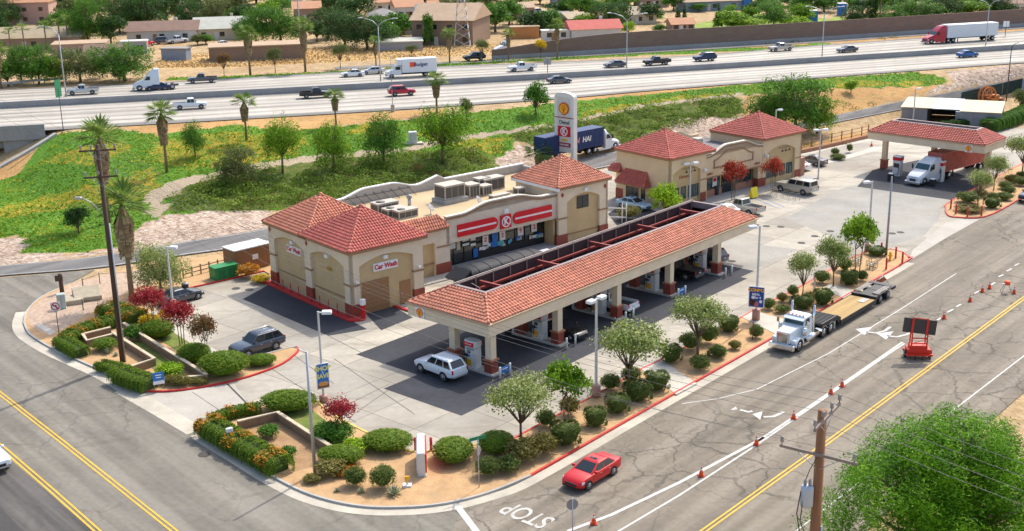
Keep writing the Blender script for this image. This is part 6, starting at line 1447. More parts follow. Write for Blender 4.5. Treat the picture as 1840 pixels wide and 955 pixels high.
# ---- lamp posts of the station
LAMPW = mat('pale_pole_paint', (.58, .57, .56), .5, .1, .06)
def lot_lamp(base, top, label, heads, rz=0.0, ped=None, banner=None):
 g, h = top_z(*base, *top)
 t = thing('lamp_post', label, 'lamp post', (g.x, g.y, max(g.z, 0) + .01), rz, 'lamp posts of the station')
 z0 = 0
 if ped: MB().lathe([(.36, 0), (.36, ped), (.30, ped + .05), (0, ped + .05)], 14).build('pedestal', ped_m, t); z0 = ped
 p = MB(); p.loft([[(r * a, r * b, z) for a, b in ((-1, -1), (1, -1), (1, 1), (-1, 1))] for r, z in ((.085, z0), (.065, h))]); p.build('pole', LAMPW, t)
 for s in heads:
  m = MB(); m.box(min(0, s * .35), max(0, s * .35), -.04, .04, h - .12, h - .04); m.bbox(min(s * .3, s * 1.05), max(s * .3, s * 1.05), -.26, .26, h - .18, h + .06, .05); m.build('lamp_head', WHITEM, t)
 return t, h
ped_m = mat('pink_stucco_pedestal', (.46, .24, .18), .85, var=.1)
lot_lamp((311, 552), (304, 443), 'lamp post between the pink crape myrtle and the dark grey sedan', [1], -.2, .7)
t2, h2 = lot_lamp((582, 722), (577, 560), 'lamp post with a blue shop and save banner by the red flowered bush', [1], .0, .5)
t3, h3 = lot_lamp((1071, 715), (1075, 537), 'lamp post on a pink pedestal among the clipped bushes, no banner', [1, -1], TH_S, 1.0)
t4, h4 = lot_lamp((1358, 577), (1364, 406), 'lamp post with a dark blue food banner ahead of the chrome truck', [-1], .2, 1.1)
lot_lamp((1239, 372), (1242, 293), 'lamp post in front of the shop row, beside the lime green tree', [1, -1], .3)
lot_lamp((1559, 452), (1563, 326), 'lamp post on the planter end beside the bright green tree', [-1], .2, .8)
lot_lamp((1470, 322), (1475, 233), 'lamp post right of the shop row corner by the long beige suv', [1, -1], .2)
lot_lamp((1640, 226), (1646, 160), 'lamp post behind the truck canopy', [1], .2)
lot_lamp((1392, 262), (1394, 198), 'lamp post behind the right pyramid roof of the shop row', [1], .2)
def banner(parent, z0, z1, w_, rz, art):
 b = thing('x', None, None); bpy.data.objects.remove(b)
 o = MB().box(-w_, w_, -.16, -.10, z0, z1); o.M = None
 M_ = rotz(rz); q = MB(); q.M = M_; q.box(-w_, w_, -.17, -.10, z0, z1); fr = q.build('banner_frame', WHITE, parent)
 q = MB(); q.M = M_; q.box(-w_ + .06, w_ - .06, -.18, -.171, z0 + .06, z1 - .06); pn = q.build('banner', BLUE if art == 0 else mat('royal_blue_print', (.01, .06, .30), .5), fr)
 Y2 = mat('pale_yellow_print', (.75, .68, .25), .5)
 if art == 0:
  wtext(pn, 'SHOP', .52, M_, 0, z1 - .42, Y2, -.19, 1, 0, .02); wtext(pn, 'SAVE', .48, M_, 0, z1 - 1.05, Y2, -.19, 1, 0, .02); wtext(pn, '&', .26, M_, 0, z1 - .74, WHITE, -.19)
  q = MB(); q.M = M_; q.box(-w_ + .06, w_ - .06, -.185, -.181, z0 + .06, z0 + .35); q.build('printed_strip', mat('brown_food_print', (.20, .09, .05), .6), pn)
  for k in range(4):
   q = MB(); q.M = M_; x = -w_ + .35 + k * (2 * w_ - .7) / 3; q.xprism([(x + .22 * math.cos(a), z0 + .42 + .18 * math.sin(a)) for a in [2 * math.pi * i / 12 for i in range(12)]], -.195 - k * .002, -.182); q.build('food_print', mat('golden_food_print', (.62, .28, .08), .6), pn)
 else:
  wtext(pn, 'COMBO', .42, M_, -.05, z1 - .35, YEL, -.19, .95, 0, .02); wtext(pn, 'MEAL', .3, M_, -.05, z1 - .75, WHITE, -.19, 1, 0, .01); wtext(pn, '2 for 4', .3, M_, -.0, z1 - 1.05, WHITE, -.19, 1, 0, .01)
  for (x, zz, r, mm) in ((-.35, z0 + .5, .3, mat('dark_print', (.05, .02, .02), .6)), (-.3, z0 + .95, .16, WHITE), (.0, z0 + .35, .22, mat('pink_print', (.5, .15, .15), .6)), (.4, z0 + .6, .14, WHITE)):
   q = MB(); q.M = M_; q.xprism([(x + r * math.cos(a), zz + r * 1.1 * math.sin(a)) for a in [2 * math.pi * i / 12 for i in range(12)]], -.195, -.182); q.build('food_print', mm, pn)
banner(t2, 1.15, 3.25, .52, R(28), 0)
banner(t4, 1.35, 3.35, .72, R(-22) - .2, 1)

# ---- bare and curved street poles
def pole_thing(name, label, base, top, r, m=GREYM, cat='pole', rz=0.0, r1=None):
 g, h = top_z(*base, *top); t = thing(name, label, cat, (g.x, g.y, g.z), rz)
 MB().cyl((0, 0, 0), (0, 0, h), r, r * .6 if r1 is None else r1, 10).build('pole', m, t); return t, h
t, h = pole_thing('street_pole', 'bare grey street pole at the corner planter wall', (566, 853), (552, 632), .13, STEEL)
MB().tube([(0, 0, h - .15), (-.5, .15, h + .15), (-.9, .3, h + .2)], .03, 5).build('arm_stub', STEEL, t); MB().lathe([(.0, 0), (.28, 0), (.28, .06), (.0, .08)], 10).build('base_plate', STEEL, t)
t, h = pole_thing('street_pole', 'tall slim grey street pole at the far end of the street planter', (1592, 460), (1608, 318), .14, GREYM)
MB().lathe([(.0, 0), (.28, 0), (.28, .06), (.0, .08)], 10).build('base_plate', STEEL, t)
def fw_lamp(base, top, label, arms, r=.13, m=STEEL, zz=FZ):
 g = GV(*base, zz); q = _ray(*top); t_ = (g.x * q.x + g.y * q.y) / (q.x ** 2 + q.y ** 2); h = CAM_H + q.z * t_ - zz
 t = thing('freeway_lamp', label, 'street lamp', (g.x, g.y, zz), fdir(g.x, g.y) + math.pi / 2 if zz > 0 else 0, 'lamps along the freeway')
 MB().cyl((0, 0, 0), (0, 0, h - 1.4), r, r * .6, 8).build('pole', m, t)
 for s in arms:
  MB().tube([(0, 0, h - 1.5), (s * .5, s * .8, h - .6), (s * 1.4, s * 2.0, h - .1), (s * 2.0, s * 2.8, h)], .06, 6).build('arm', m, t)
  MB().bbox(s * 2.0 - .18, s * 2.0 + .18, s * 3.0 - .4, s * 3.0 + .4, h - .06, h + .1, .05).build('lamp_head', m, t)
fw_lamp((684, 146), (679, 33), 'double arm freeway lamp on the median by the rental box truck', (1, -1))
fw_lamp((1126, 125), (1128, 24), 'freeway lamp on the median with grey sedan and black pickup either side', (1, -1))
fw_lamp((1477, 102), (1485, 12), 'double arm freeway lamp on the median left of the grey sedan', (1, -1))
fw_lamp((1771, 82), (1778, -2), 'double arm freeway lamp on the median at the white trailer rear', (1, -1))
fw_lamp((119, 174), (111, 48), 'single arm freeway lamp above the left hand silver pickup', (1,))
t, h = pole_thing('street_lamp', 'dark hooked street lamp at the right edge beyond the container shed', (1808, 182), (1826, 84), .12, DARKM, 'street lamp')
MB().tube([(0, 0, h - .3), (.4, 0, h + .4), (1.4, .2, h + .7)], .06, 6).build('arm', DARKM, t)
t, h = pole_thing('sign_pole', 'dark pole with a green road sign beside the overpass', (114, 236), (106, 158), .07, DARKM, 'road sign', R(-14)); MB().box(-.06, -.0, -.75, .75, h - 1.4, h + 1.2).build('sign_panel', mat('sign_green', (.02, .22, .10), .5), t)
t, h = pole_thing('mast', 'thin grey mast beside the freeway edge above the bright green tree', (706, 201), (703, 100), .06, GREYM); MB().box(-.3, .3, -.3, .3, 0, 1.2).build('base_cabinet', STEEL, t)
for (b, tp0, lb) in (((984, 133), (983, 106), 'small grey road sign on the median above the lone round tree'), ((1806, 66), (1808, 42), 'pair of small white panels on a post by the sound wall'), ((1331, 76), (1332, 56), 'thin dark post against the sound wall')):
 g = GV(*b, FZ); h = top_z(*b, *tp0)[1]; h = (b[1] - tp0[1]) * math.hypot(g.x, g.y) / CAM_F * 1.04
 t = thing('road_sign', lb, 'road sign', (g.x, g.y, FZ), 0); MB().cyl((0, 0, 0), (0, 0, h), .07).build('post', DARKM, t)
 if 'post' not in lb[:18]: MB().box(-.7, .7, -.06, -.0, h - 1.3, h).build('sign_panel', GREYM if 'grey' in lb else WHITE, t)

# ---- wooden power poles and wires
def crossarm(t, z, L, rz, m, ins, w_=.1, dy=.2, nm='crossarm'):
 q = MB(); q.M = rotz(rz); q.box(-L, L, -dy - w_, -dy, z - .07, z + .07); c = q.build(nm, m, t)
 for x in ins:
  i = MB(); i.M = rotz(rz); i.lathe([(.03, .07), (.03, .2), (.09, .22), (.10, .3), (.05, .36), (.09, .38), (.09, .46), (.0, .5)], 8, (x, -dy - w_ / 2, z)); i.build('insulator', mat('grey_porcelain', (.30, .29, .28), .3), c)
 q = MB(); q.M = rotz(rz)
 for s in (1, -1): q.tube([(s * L * .55, -dy - w_ / 2, z - .05), (0, -.18, z - .8)], .025, 5)
 q.build('brace', STEEL, c)
 return [(Matrix.Translation(t.location) @ Matrix.Rotation(t.rotation_euler.z, 4, 'Z') @ rotz(rz)) @ Vector((x, -dy - w_ / 2, z + .48)) for x in ins]
g, h = top_z(221, 652, 183, 268)
lp_ = thing('power_pole', 'dark leaning wooden power pole with two crossarms in the left planter', 'power pole', (g.x, g.y, .1), 0)
tx = Vector((0, 0, h))
lp_.rotation_euler = (R(0), R(0), 0)
MB().cyl((0, 0, 0), (0, 0, h + .3), .24, .16, 12).build('pole', WOODD, lp_)
MB().tube([(.26, -.1, .0), (.25, -.1, h * .66)], .07, 6).build('conduit', STEEL, lp_)
wl1 = crossarm(lp_, h - .15, 1.45, R(12), WOODD, (-1.3, -.5, .6, 1.35)); wl2 = crossarm(lp_, h - 2.35, 1.35, R(14), WOODD, (-1.2, -.15, 1.2))
MB().tube([(-.1, -.1, h - 5.6), (-.9, -.5, h - 4.4), (-1.5, -.9, h - 3.9)], .045, 6).build('lamp_arm', STEEL, lp_); MB().bbox(-2.0, -1.45, -1.1, -.8, h - 4.0, h - 3.82, .04).build('lamp_head', STEEL, lp_)
RT = GV(1478, 738, 15.0); rpb = (RT.x, RT.y)
rp_ = thing('power_pole', 'brown wooden power pole with a transformer at the lower right', 'power pole', (*rpb, 0), 0)
MB().cyl((0, 0, 0), (0, 0, 15.0), .30, .21, 14).build('pole', WOODP, rp_)
GW = mat('grey_weathered_wood', (.24, .20, .17), .85, 0, .2, 1, .15)
wr1 = crossarm(rp_, 14.75, 1.75, R(57), GW, (-1.7, -.6, .55, 1.65)); wr2 = crossarm(rp_, 12.9, 1.85, R(-35), GW, (-1.75, 1.7))
q = MB(); q.lathe([(.0, 0), (.28, .02), (.30, .1), (.30, .95), (.26, 1.05), (.0, 1.08)], 16, (-.55, -.25, 10.3)); tr = q.build('transformer', mat('transformer_grey', (.42, .47, .52), .45, .2, .06), rp_)
for x in (-.66, -.44): MB().lathe([(.05, 0), (.09, .1), (.05, .15), (.09, .22), (.04, .32), (0, .33)], 8, (x, -.25, 11.36)).build('bushing', mat('grey_porcelain', (.30, .29, .28), .3), tr)
q = MB(); q.tube([(-.66, -.25, 11.6), (-.5, -.3, 12.2), (-.2, -.3, 12.8)], .02, 5); q.tube([(-.85, -.3, 11.1), (-1.0, -.35, 10.0), (-.8, -.35, 8.9), (-.3, -.2, 8.2)], .03, 5); q.tube([(-.75, -.4, 11.0), (-.85, -.45, 9.6), (-.4, -.3, 8.6)], .025, 5); q.build('drop_cable', DARKM, rp_)
MB().tube([(.24, -.18, 0), (.23, -.18, 9.2)], .05, 6).build('conduit', STEEL, rp_)
q = MB(); q.tube([(.2, -.2, 8.0), (.5, -.3, 8.3), (1.0, -.4, 8.1)], .035, 6); q.box(.85, 1.35, -.5, -.32, 7.95, 8.15); q.tube([(.2, -.2, 7.2), (.7, -.3, 6.8), (1.3, -.4, 7.0), (1.6, -.4, 7.7)], .03, 6); q.build('service_bracket', STEEL, rp_)
yp = thing('stub_pole', 'short yellowish wooden stub pole beside the brown power pole', 'pole', (RT.x + 1.7, RT.y - .4, 0), 0)
MB().cyl((0, 0, 0), (0, 0, 8.4), .16, .14, 10).build('pole', mat('yellow_new_wood', (.50, .26, .06), .8, 0, .15, 1, .1), yp)
WIRE = mat('aluminium_wire', (.16, .155, .15), .5, .3); nwire = 0
def wire(a, b, sag, label, r=.011):
 a, b = Vector(a), Vector(b); P = []
 for i in range(25):
  t = i / 24; p = a.lerp(b, t); p.z -= sag * 4 * t * (1 - t); P.append(p)
 tag(MB().tube(P, r, 4).build('power_line', WIRE), label, 'power line', 'overhead power lines')
for i, nm in enumerate(('outer', 'inner left', 'inner right', 'street side')): wire(wl1[i], wr1[i], 2.6 + .25 * i, f'{nm} upper power line strung between the two wooden poles')
for i, nm in ((0, 'outer'), (2, 'street side')): wire(wl2[i], wr2[min(i, 1)], 2.9 + .1 * i, f'{nm} lower power line strung between the two wooden poles')
for i, nm in enumerate(('outer', 'inner left', 'inner right', 'street side')): wire(wr1[i], (wr1[i].x + 36, wr1[i].y - 22, 10 + i * .3), 1.2, f'{nm} power line running off over the big pepper tree')
for i, nm in ((0, 'outer'), (3, 'street side')): wire(wl1[i], (wl1[i].x - 42, wl1[i].y + 60, wl1[i].z + 2), 2.0, f'{nm} power line leaving the left pole towards the overpass')
# ---- signs
g, h = top_z(861, 878, 856, 790); t = thing('street_name_sign', 'thin post with green street name blades at the corner planter', 'street sign', (g.x, g.y, .1), 0)
MB().cyl((0, 0, 0), (0, 0, h), .035).build('post', STEEL, t); GRN = mat('sign_green', (.02, .22, .10), .5)
for a, z in ((TH_S - .35, h - .0), (TH_S + math.pi / 2 - .9, h - .28)):
 q = MB(); q.M = rotz(a); q.box(-.62, .62, -.015, .015, z - .12, z + .12); bl = q.build('name_blade', GRN, t)
q = MB(); q.M = rotz(R(70)); q.xprism([(.34 * math.cos(a), h - .95 + .34 * math.sin(a)) for a in [math.pi / 8 + math.pi / 4 * i for i in range(8)]], -.06, -.04); q.build('sign_back', STEEL, t)
near = G(758, 860); far = G(756, 779, 1.75); a_ = math.atan2(far[1] - near[1], far[0] - near[0]); ln = 3.3
t = thing('monument_sign', 'low white monument price sign seen edge on in the corner planter', 'sign', (*near, .1), a_)
MB().bbox(0, ln, -.26, .26, 0, 1.75, .03).build('cabinet', mat('monument_white', (.62, .60, .57), .6, var=.06), t)
MB().box(.1, ln - .1, -.36, -.265, .25, 1.62).build('price_panel', RED, t); MB().box(.1, ln - .1, .265, .32, .25, 1.62).build('price_panel', WHITE, t); MB().box(-.05, ln + .05, -.33, .33, -.05, .06).build('plinth', CONCK, t)
for s in (1, -1): tag(MB().cyl((0, 0, 0), (0, 0, 1.0), .1, n=10).build('guard_post', REDP, None, (*G(747 if s > 0 else 775, 812), .1)), f'red guard post on the {"left" if s > 0 else "right"} of the white monument sign', 'post', 'red guard posts beside the monument sign')
g = G(287, 702); t = thing('lawn_sign', 'small blue and white lawn sign in the left planter hedge', 'sign', (*g, .1), R(25))
MB().box(-.45, .45, -.03, .03, .75, 1.45).build('panel', BLUE, t); MB().box(-.45, .45, -.031, .029, .45, .75).build('lower_panel', WHITE, t)
for s in (1, -1): MB().cyl((s * .35, .04, 0), (s * .35, .04, .8), .02).build('stake', STEEL, t)
q = MB(); q.box(-.25, .25, -.045, -.031, 1.2, 1.28); q.box(-.2, .2, -.045, -.031, 1.0, 1.08); q.build('printed_line', WHITE, t)
g, h = top_z(106, 600, 98, 545); t = thing('no_left_turn_sign', 'white no left turn sign on a post at the left corner', 'road sign', (g.x, g.y, .1), R(18))
MB().cyl((0, .04, 0), (0, .04, h), .035).build('post', DARKM, t); MB().box(-.42, .42, -.02, .0, h - .85, h).build('panel', WHITE, t)
q = MB(); n = 20; zc = h - .42
for i in range(n):
 a0, a1 = 2 * math.pi * i / n, 2 * math.pi * (i + 1) / n
 q.quad(*[(r * math.cos(a), -.026, zc + r * math.sin(a)) for r, a in ((.29, a0), (.38, a0), (.38, a1), (.29, a1))])
q.quad((-.27, -.026, zc + .20), (-.20, -.026, zc + .27), (.27, -.026, zc - .20), (.20, -.026, zc - .27)); q.build('prohibition_ring', RED, t)
q = MB(); q.box(.04, .11, -.024, -.021, zc - .22, zc + .12); q.box(-.12, .04, -.0245, -.021, zc + .04, zc + .12); q.poly([(-.24, -.024, zc + .08), (-.10, -.024, zc - .02), (-.10, -.024, zc + .18)]); q.build('arrow', BLACK, t)
for (b, tp0, rz, lb) in (((1460, 562), (1467, 503), R(60), 'back of a grey road sign on a brown post among the planter bushes'), ((1352, 613), (1359, 566), R(60), 'thin post with a folded sign beside the walkway before the truck')):
 g, h = top_z(*b, *tp0); t = thing('road_sign', lb, 'road sign', (g.x, g.y, .1), rz); MB().cyl((0, 0, 0), (0, 0, h), .04, n=6).build('post', mat('rusty_post', (.20, .10, .06), .7), t); MB().box(-.32 if b[0] > 1400 else -.06, .32 if b[0] > 1400 else .06, -.05, -.03, h - (1.0 if b[0] > 1400 else .3), h).build('panel', mat('sign_back_grey', (.30, .26, .24), .6), t)
g = GV(1029, 990); h = (990 - 888) * math.hypot(g.x, g.y) / CAM_F * 1.16; t = thing('stop_sign', 'back of a grey octagonal stop sign at the bottom edge', 'road sign', (g.x, g.y, 0), R(12))
MB().cyl((0, 0, 0), (0, 0, h), .04).build('post', STEEL, t); q = MB(); q.xprism([(.38 * math.cos(a), h - .45 + .38 * math.sin(a)) for a in [math.pi / 8 + math.pi / 4 * i for i in range(8)]], .041, .06); q.build('panel', mat('sign_back_grey', (.30, .26, .24), .6), t)
# ---- cones, barricades, arrow board
def cone(px, py, lb, tall=False):
 t = thing('traffic_cone', lb, 'traffic cone', (*G(px, py), .018), random.Random(px).uniform(0, 1.5), 'orange traffic cones')
 k = 1.0 if not tall else 1.15
 MB().bbox(-.22, .22, -.22, .22, 0, .05, .02).build('foot', mat('dark_orange_rubber', (.45, .05, .02), .6), t)
 MB().lathe([(.17, .05), (.145, .22 * k)], 14).build('lower_cone', ORANGE, t); MB().lathe([(.03, .75 * k), (.025, .8 * k), (0, .8 * k)], 12).build('tip', ORANGE, t)
 MB().lathe([(.145, .22 * k), (.10, .42 * k)], 14).build('middle_cone', ORANGE, t); MB().lathe([(.10, .42 * k), (.07, .56 * k)], 14).build('reflective_band', WHITE, t); MB().lathe([(.07, .56 * k), (.05, .65 * k)], 14).build('upper_cone', ORANGE, t); MB().lathe([(.05, .65 * k), (.03, .75 * k)], 14).build('reflective_band', WHITE, t)
for a in ((1067, 942, 'orange traffic cone nearest the octagonal sign at the bottom edge'), (1260, 856, 'orange traffic cone in front of the red sedan, between the white lines'), (1359, 800, 'orange traffic cone above left of the pole transformer'), (1426, 753, 'orange traffic cone just left of the brown power pole top'), (1493, 708, 'nearer of two cones standing close together by the white line'), (1513, 695, 'farther of two cones standing close together by the white line'), (1696, 573, 'orange traffic cone first beyond the red arrow board trailer'), (1743, 542, 'orange traffic cone second beyond the red arrow board trailer'), (1765, 525, 'left cone of two standing together near the orange drum barricade'), (1778, 519, 'right cone of two standing together near the orange drum barricade'), (1822, 528, 'orange traffic cone right beside the orange drum barricade'), (1566, 263, 'orange traffic cone left of the truck canopy')): cone(*a)
t = thing('barricade', 'orange drum on a wire stand standing on the street lane', 'barricade', (*G(1808, 526), .018), R(30))
MB().lathe([(.0, .75), (.28, .78), (.32, 1.0), (.25, 1.15), (.0, 1.18)], 12).build('drum', ORANGE, t); q = MB()
for a in (0, 1.57, 3.14, 4.7): q.tube([(.25 * math.cos(a), .25 * math.sin(a), .8), (.7 * math.cos(a), .7 * math.sin(a), .0)], .03, 5)
q.build('stand', GREYM, t); MB().box(-.75, -.3, -.03, .03, .85, 1.0).build('flag', WHITE, t)
t = thing('barricade', 'folded orange sign stand lying by the kerb behind the lowboy', 'barricade', (*G(1584, 512), .14), R(20))
q = MB(); q.tube([(-.7, -.3, 0), (.1, 0, .9), (.7, .4, .05)], .04, 5); q.tube([(-.5, .5, 0), (.1, 0, .9), (.5, -.5, 0)], .04, 5); q.build('stand', GREYM, t); q = MB(); q.M = Matrix.Translation((-.2, -.2, .4)) @ Matrix.Rotation(.7, 4, 'X') @ Matrix.Rotation(.78, 4, 'Y'); q.box(-.45, .45, -.02, .02, -.45, .45); q.build('panel', mat('rusty_orange_panel', (.45, .12, .05), .6), t)
g = G(1648, 642); t = thing('message_board_trailer', 'red arrow board trailer with a dark panel standing in the street', 'trailer', (*g, .018), R(-6))
RM = mat('bright_red_machine', (.66, .03, .015), .45, var=.06)
q = MB(); q.M = Matrix.Translation((0, 0, 2.75)) @ Matrix.Rotation(R(6), 4, 'Y') @ Matrix.Rotation(R(-8), 4, 'X'); q.bbox(-1.35, 1.35, -.10, .06, -.62, .62, .03); q.build('arrow_panel', mat('dark_lamp_panel', (.06, .048, .044), .6, 0, .1), t)
q = MB(); q.M = Matrix.Translation((0, 0, 2.75)) @ Matrix.Rotation(R(6), 4, 'Y') @ Matrix.Rotation(R(-8), 4, 'X')
for x in (-.6, .6): q.box(x - .09, x + .09, -.17, -.101, -.68, .68)
q.box(-.68, .68, -.16, -.102, .62, .70); q.build('panel_brace', RM, t)
q = MB()
for x in (-.62, .62):
 for y in (-.35, .35): q.box(x - .05, x + .05, y - .05, y + .05, .7, 2.2)
q.box(-.62, .62, -.38, -.32, 1.75, 1.85); q.box(-.62, .62, -.38, -.32, 1.3, 1.38); q.tube([(-.62, -.35, 1.3), (.62, -.35, 1.75)], .03, 5); q.build('mast_frame', RM, t)
q = MB(); q.bbox(-.95, .95, -.55, .55, .45, .85, .04); q.bbox(-.75, .7, -.45, .45, .85, 1.15, .04); q.box(-1.1, 1.1, -.75, -.6, .35, .5); q.box(-1.1, 1.1, .6, .75, .35, .5); q.build('trailer_body', RM, t)
for s in (1, -1): wheel(t, s * 1.02, 0, .33, .2, WHITE, 1).rotation_euler = (0, 0, math.pi / 2)
q = MB()
for x in (-.9, -.3, .3, .9): q.cyl((x, -.65, 0), (x, -.65, .5), .04, n=6)
q.tube([(0, .6, .5), (.4, 2.2, .45)], .05, 6); q.build('jack_leg', DARKM, t)

# ---- small equipment round the station
def solid(name, label, cat, px, py, lx, ly, h, m, rz, z=.012, b=.04, group=None):
 t = thing(name, label, cat, (*G(px, py), z), rz, group); MB().bbox(-lx / 2, lx / 2, -ly / 2, ly / 2, 0, h, b).build('body', m, t); return t
GRNB = mat('green_bin_paint', (.02, .22, .06), .5, var=.1)
t = solid('metal_box', 'green metal box on the pad left of the brown enclosure', 'bin', 403, 500, 2.6, 1.5, 1.35, GRNB, TH_B); MB().box(-1.34, 1.34, -.79, .79, 1.35, 1.45).build('lid', GRNB, t); q = MB(); q.box(-.9, -.2, -.78, -.752, .3, 1.1); q.box(.2, .9, -.78, -.752, .3, 1.1); q.build('door_panel', mat('dark_green_panel', (.015, .15, .045), .5), t)
t = solid('equipment_enclosure', 'brown block enclosure with a white top beside the car wash', 'enclosure', 446, 482, 4.4, 2.4, 2.5, mat('brown_enclosure', (.27, .13, .06), .8, var=.1), TH_B + R(4)); MB().box(-2.25, 2.25, -1.25, 1.25, 2.5, 2.62).build('cap', WHITE, t); MB().box(-.1, .6, -1.24, -1.205, 1.2, 1.75).build('notice', WHITE, t); parts(t, 'door_seam', DOORB, [(-1.5, -1.45, -1.22, -1.201, .1, 2.3), (.9, .95, -1.22, -1.201, .1, 2.3)])
t = thing('bike_rack', 'red lattice frame standing between the enclosure and car wash', 'rack', (*G(476, 472), .1), TH_B); q = MB()
for x in (-.5, -.15, .2, .55): q.box(x - .06, x + .06, -.06, .06, 0, 1.7)
for z in (.4, .9, 1.4): q.box(-.7, .75, -.1, -.06, z, z + .12)
q.build('lattice', mat('rust_red_wood', (.40, .08, .03), .7), t)
t = thing('trash_can', 'dark round trash can on the pavement edge behind the grey sedan', 'bin', (*G(334, 528), .012)); MB().lathe([(.3, 0), (.36, .95), (.38, 1.0), (.0, 1.02)], 14).build('body', DARKM, t); MB().lathe([(.38, 1.0), (.38, 1.08), (.2, 1.16), (0, 1.17)], 14).build('lid', GREYM, t)
t = solid('utility_cabinet', 'pale green utility cabinet near the left street corner', 'cabinet', 112, 556, .8, .7, 1.5, mat('pale_green_cabinet', (.42, .48, .42), .5), R(20), .1); MB().box(-.45, .45, -.4, .4, -.0, .06).build('plinth', CONC, t); MB().box(-.02, .0, -.36, -.352, .2, 1.3).build('door_seam', DARKM, t)
t = thing('wooden_post', 'broken dark wooden post with cross boards near the frontage road', 'post', (*G(112, 528), .1), R(15)); MB().cyl((0, 0, 0), (0, 0, 2.0), .22, .2, 8).build('post', WOODD, t); q = MB(); q.box(-.5, .25, -.26, -.2, 1.3, 1.9); q.build('board', WOODD, t)
for (px, py, lx, ly, h, tl, lb) in ((128, 546, 2.2, 2.0, .5, 0, 'low flat concrete slab beside the utility cabinet'), (157, 538, 2.6, 2.2, .8, R(16), 'tilted concrete slab leaning right of the low flat slab')):
 t = thing('concrete_block', lb, 'concrete slab', (*G(px, py), .1), R(25)); q = MB(); q.M = Matrix.Rotation(tl, 4, 'X'); q.bbox(-lx / 2, lx / 2, -ly / 2, ly / 2, 0, h, .05); q.build('slab', mat('stained_concrete', (.42, .36, .26), .9, var=.15), t)
t = thing('rail_fence', 'tan timber rail fence behind the green metal box', 'fence', (*G(330, 502), .05)); o_ = G(330, 502); e_ = G(452, 470); q = MB(); nn = 9; TF = mat('tan_fence_timber', (.36, .24, .13), .85, var=.15)
for i in range(nn): f = i / (nn - 1); q.box((e_[0] - o_[0]) * f - .07, (e_[0] - o_[0]) * f + .07, (e_[1] - o_[1]) * f - .07, (e_[1] - o_[1]) * f + .07, 0, 1.15)
q.build('posts', TF, t)
for z in (.45, .9):
 q = MB(); q.tube([(0, 0, z), (e_[0] - o_[0], e_[1] - o_[1], z)], .06, 4); q.build('rail', TF, t)
t = thing('cable_fence', 'low cable fence on leaning posts by the left corner cobbles', 'fence', (*G(95, 585), .1)); o_ = G(95, 585); q = MB(); pts = [G(*p) for p in ((150, 522), (180, 512), (232, 510), (150, 560))]
for p in pts: q.cyl((p[0] - o_[0], p[1] - o_[1], 0), (p[0] - o_[0], p[1] - o_[1], 1.2), .05, n=6)
q.build('posts', DARKM, t); q = MB(); q.tube([(pts[0][0] - o_[0], pts[0][1] - o_[1], 1.0), (pts[1][0] - o_[0], pts[1][1] - o_[1], 1.1), (pts[2][0] - o_[0], pts[2][1] - o_[1], 1.1)], .02, 4); q.build('cable', DARKM, t)
# block walls in the planters
BLK = mat('tan_block_wall', (.25, .165, .10), .9, 0, .14, 2, .14, bump=.5, bscale=8); CAPM = mat('sandy_wall_cap', (.55, .45, .31), .85, var=.1)
def block_wall(label, L, h=1.0, w_=.22, base=.1):
 P = GP(L); o = P[0]; P = [(p[0] - o[0], p[1] - o[1]) for p in P]; t = thing('planter_wall', label, 'wall', (*o, base), 0, 'low block walls in the planters')
 ribbon(MB(), P, -w_ / 2, w_ / 2, 0, h).build('blocks', BLK, t); ribbon(MB(), P, -w_ / 2 - .04, w_ / 2 + .04, h, h + .09).build('cap', CAPM, t)
block_wall('low tan block wall bent around the bark bed of the corner planter', [(428, 775), (500, 758), (622, 838)], .65)
block_wall('long low tan block wall running beside the crape myrtle lawn', [(224, 596), (372, 690)], .7)
block_wall('low tan block wall with a corner right beside the dark power pole', [(204, 612), (279, 660), (238, 674)], .65)
block_wall('short low block wall along the bottom of the left planter lawn', [(296, 694), (368, 688)], .5)
block_wall('small square of block wall behind the leftmost hedge', [(150, 614), (158, 626), (205, 614)], .6)
block_wall('short block wall behind the small square of wall', [(152, 614), (200, 602)], .6)
# posts, hydrant, cages at the planter ends
for i, (px, py, w_) in enumerate(((1583, 458, 'rearmost of the four on the far planter end'), (1609, 466, 'second from the rear on the far planter end'), (1621, 475, 'rightmost on the far planter end'), (1592, 486, 'nearest the kerb on the far planter end'))): tag(MB().cyl((0, 0, 0), (0, 0, 1.25), .1, n=10).build('guard_post', REDP, None, (*G(px, py), .1)), f'red guard post, {w_}', 'post', 'red guard posts on the planter ends')
for i, (px, py) in enumerate(((1708, 377), (1717, 386), (1738, 391), (1763, 390))): tag(MB().cyl((0, 0, 0), (0, 0, 1.25), .1, n=10).build('guard_post', REDP, None, (*G(px, py), .1)), f'{ORD[i]} red guard post from the left round the farthest planter nose', 'post', 'red guard posts on the planter ends')
t = thing('fire_hydrant', 'yellow fire hydrant among red posts at the planter end', 'hydrant', (*G(1599, 470), .1)); MB().lathe([(.2, 0), (.2, .08), (.13, .1), (.13, .7), (.16, .72), (.15, .85), (.06, .95), (0, .97)], 12).build('barrel', YEL, t); q = MB(); q.cyl((-.25, 0, .55), (.25, 0, .55), .07, n=8); q.cyl((0, -.24, .5), (0, 0, .5), .08, n=8); q.build('outlet', YEL, t)
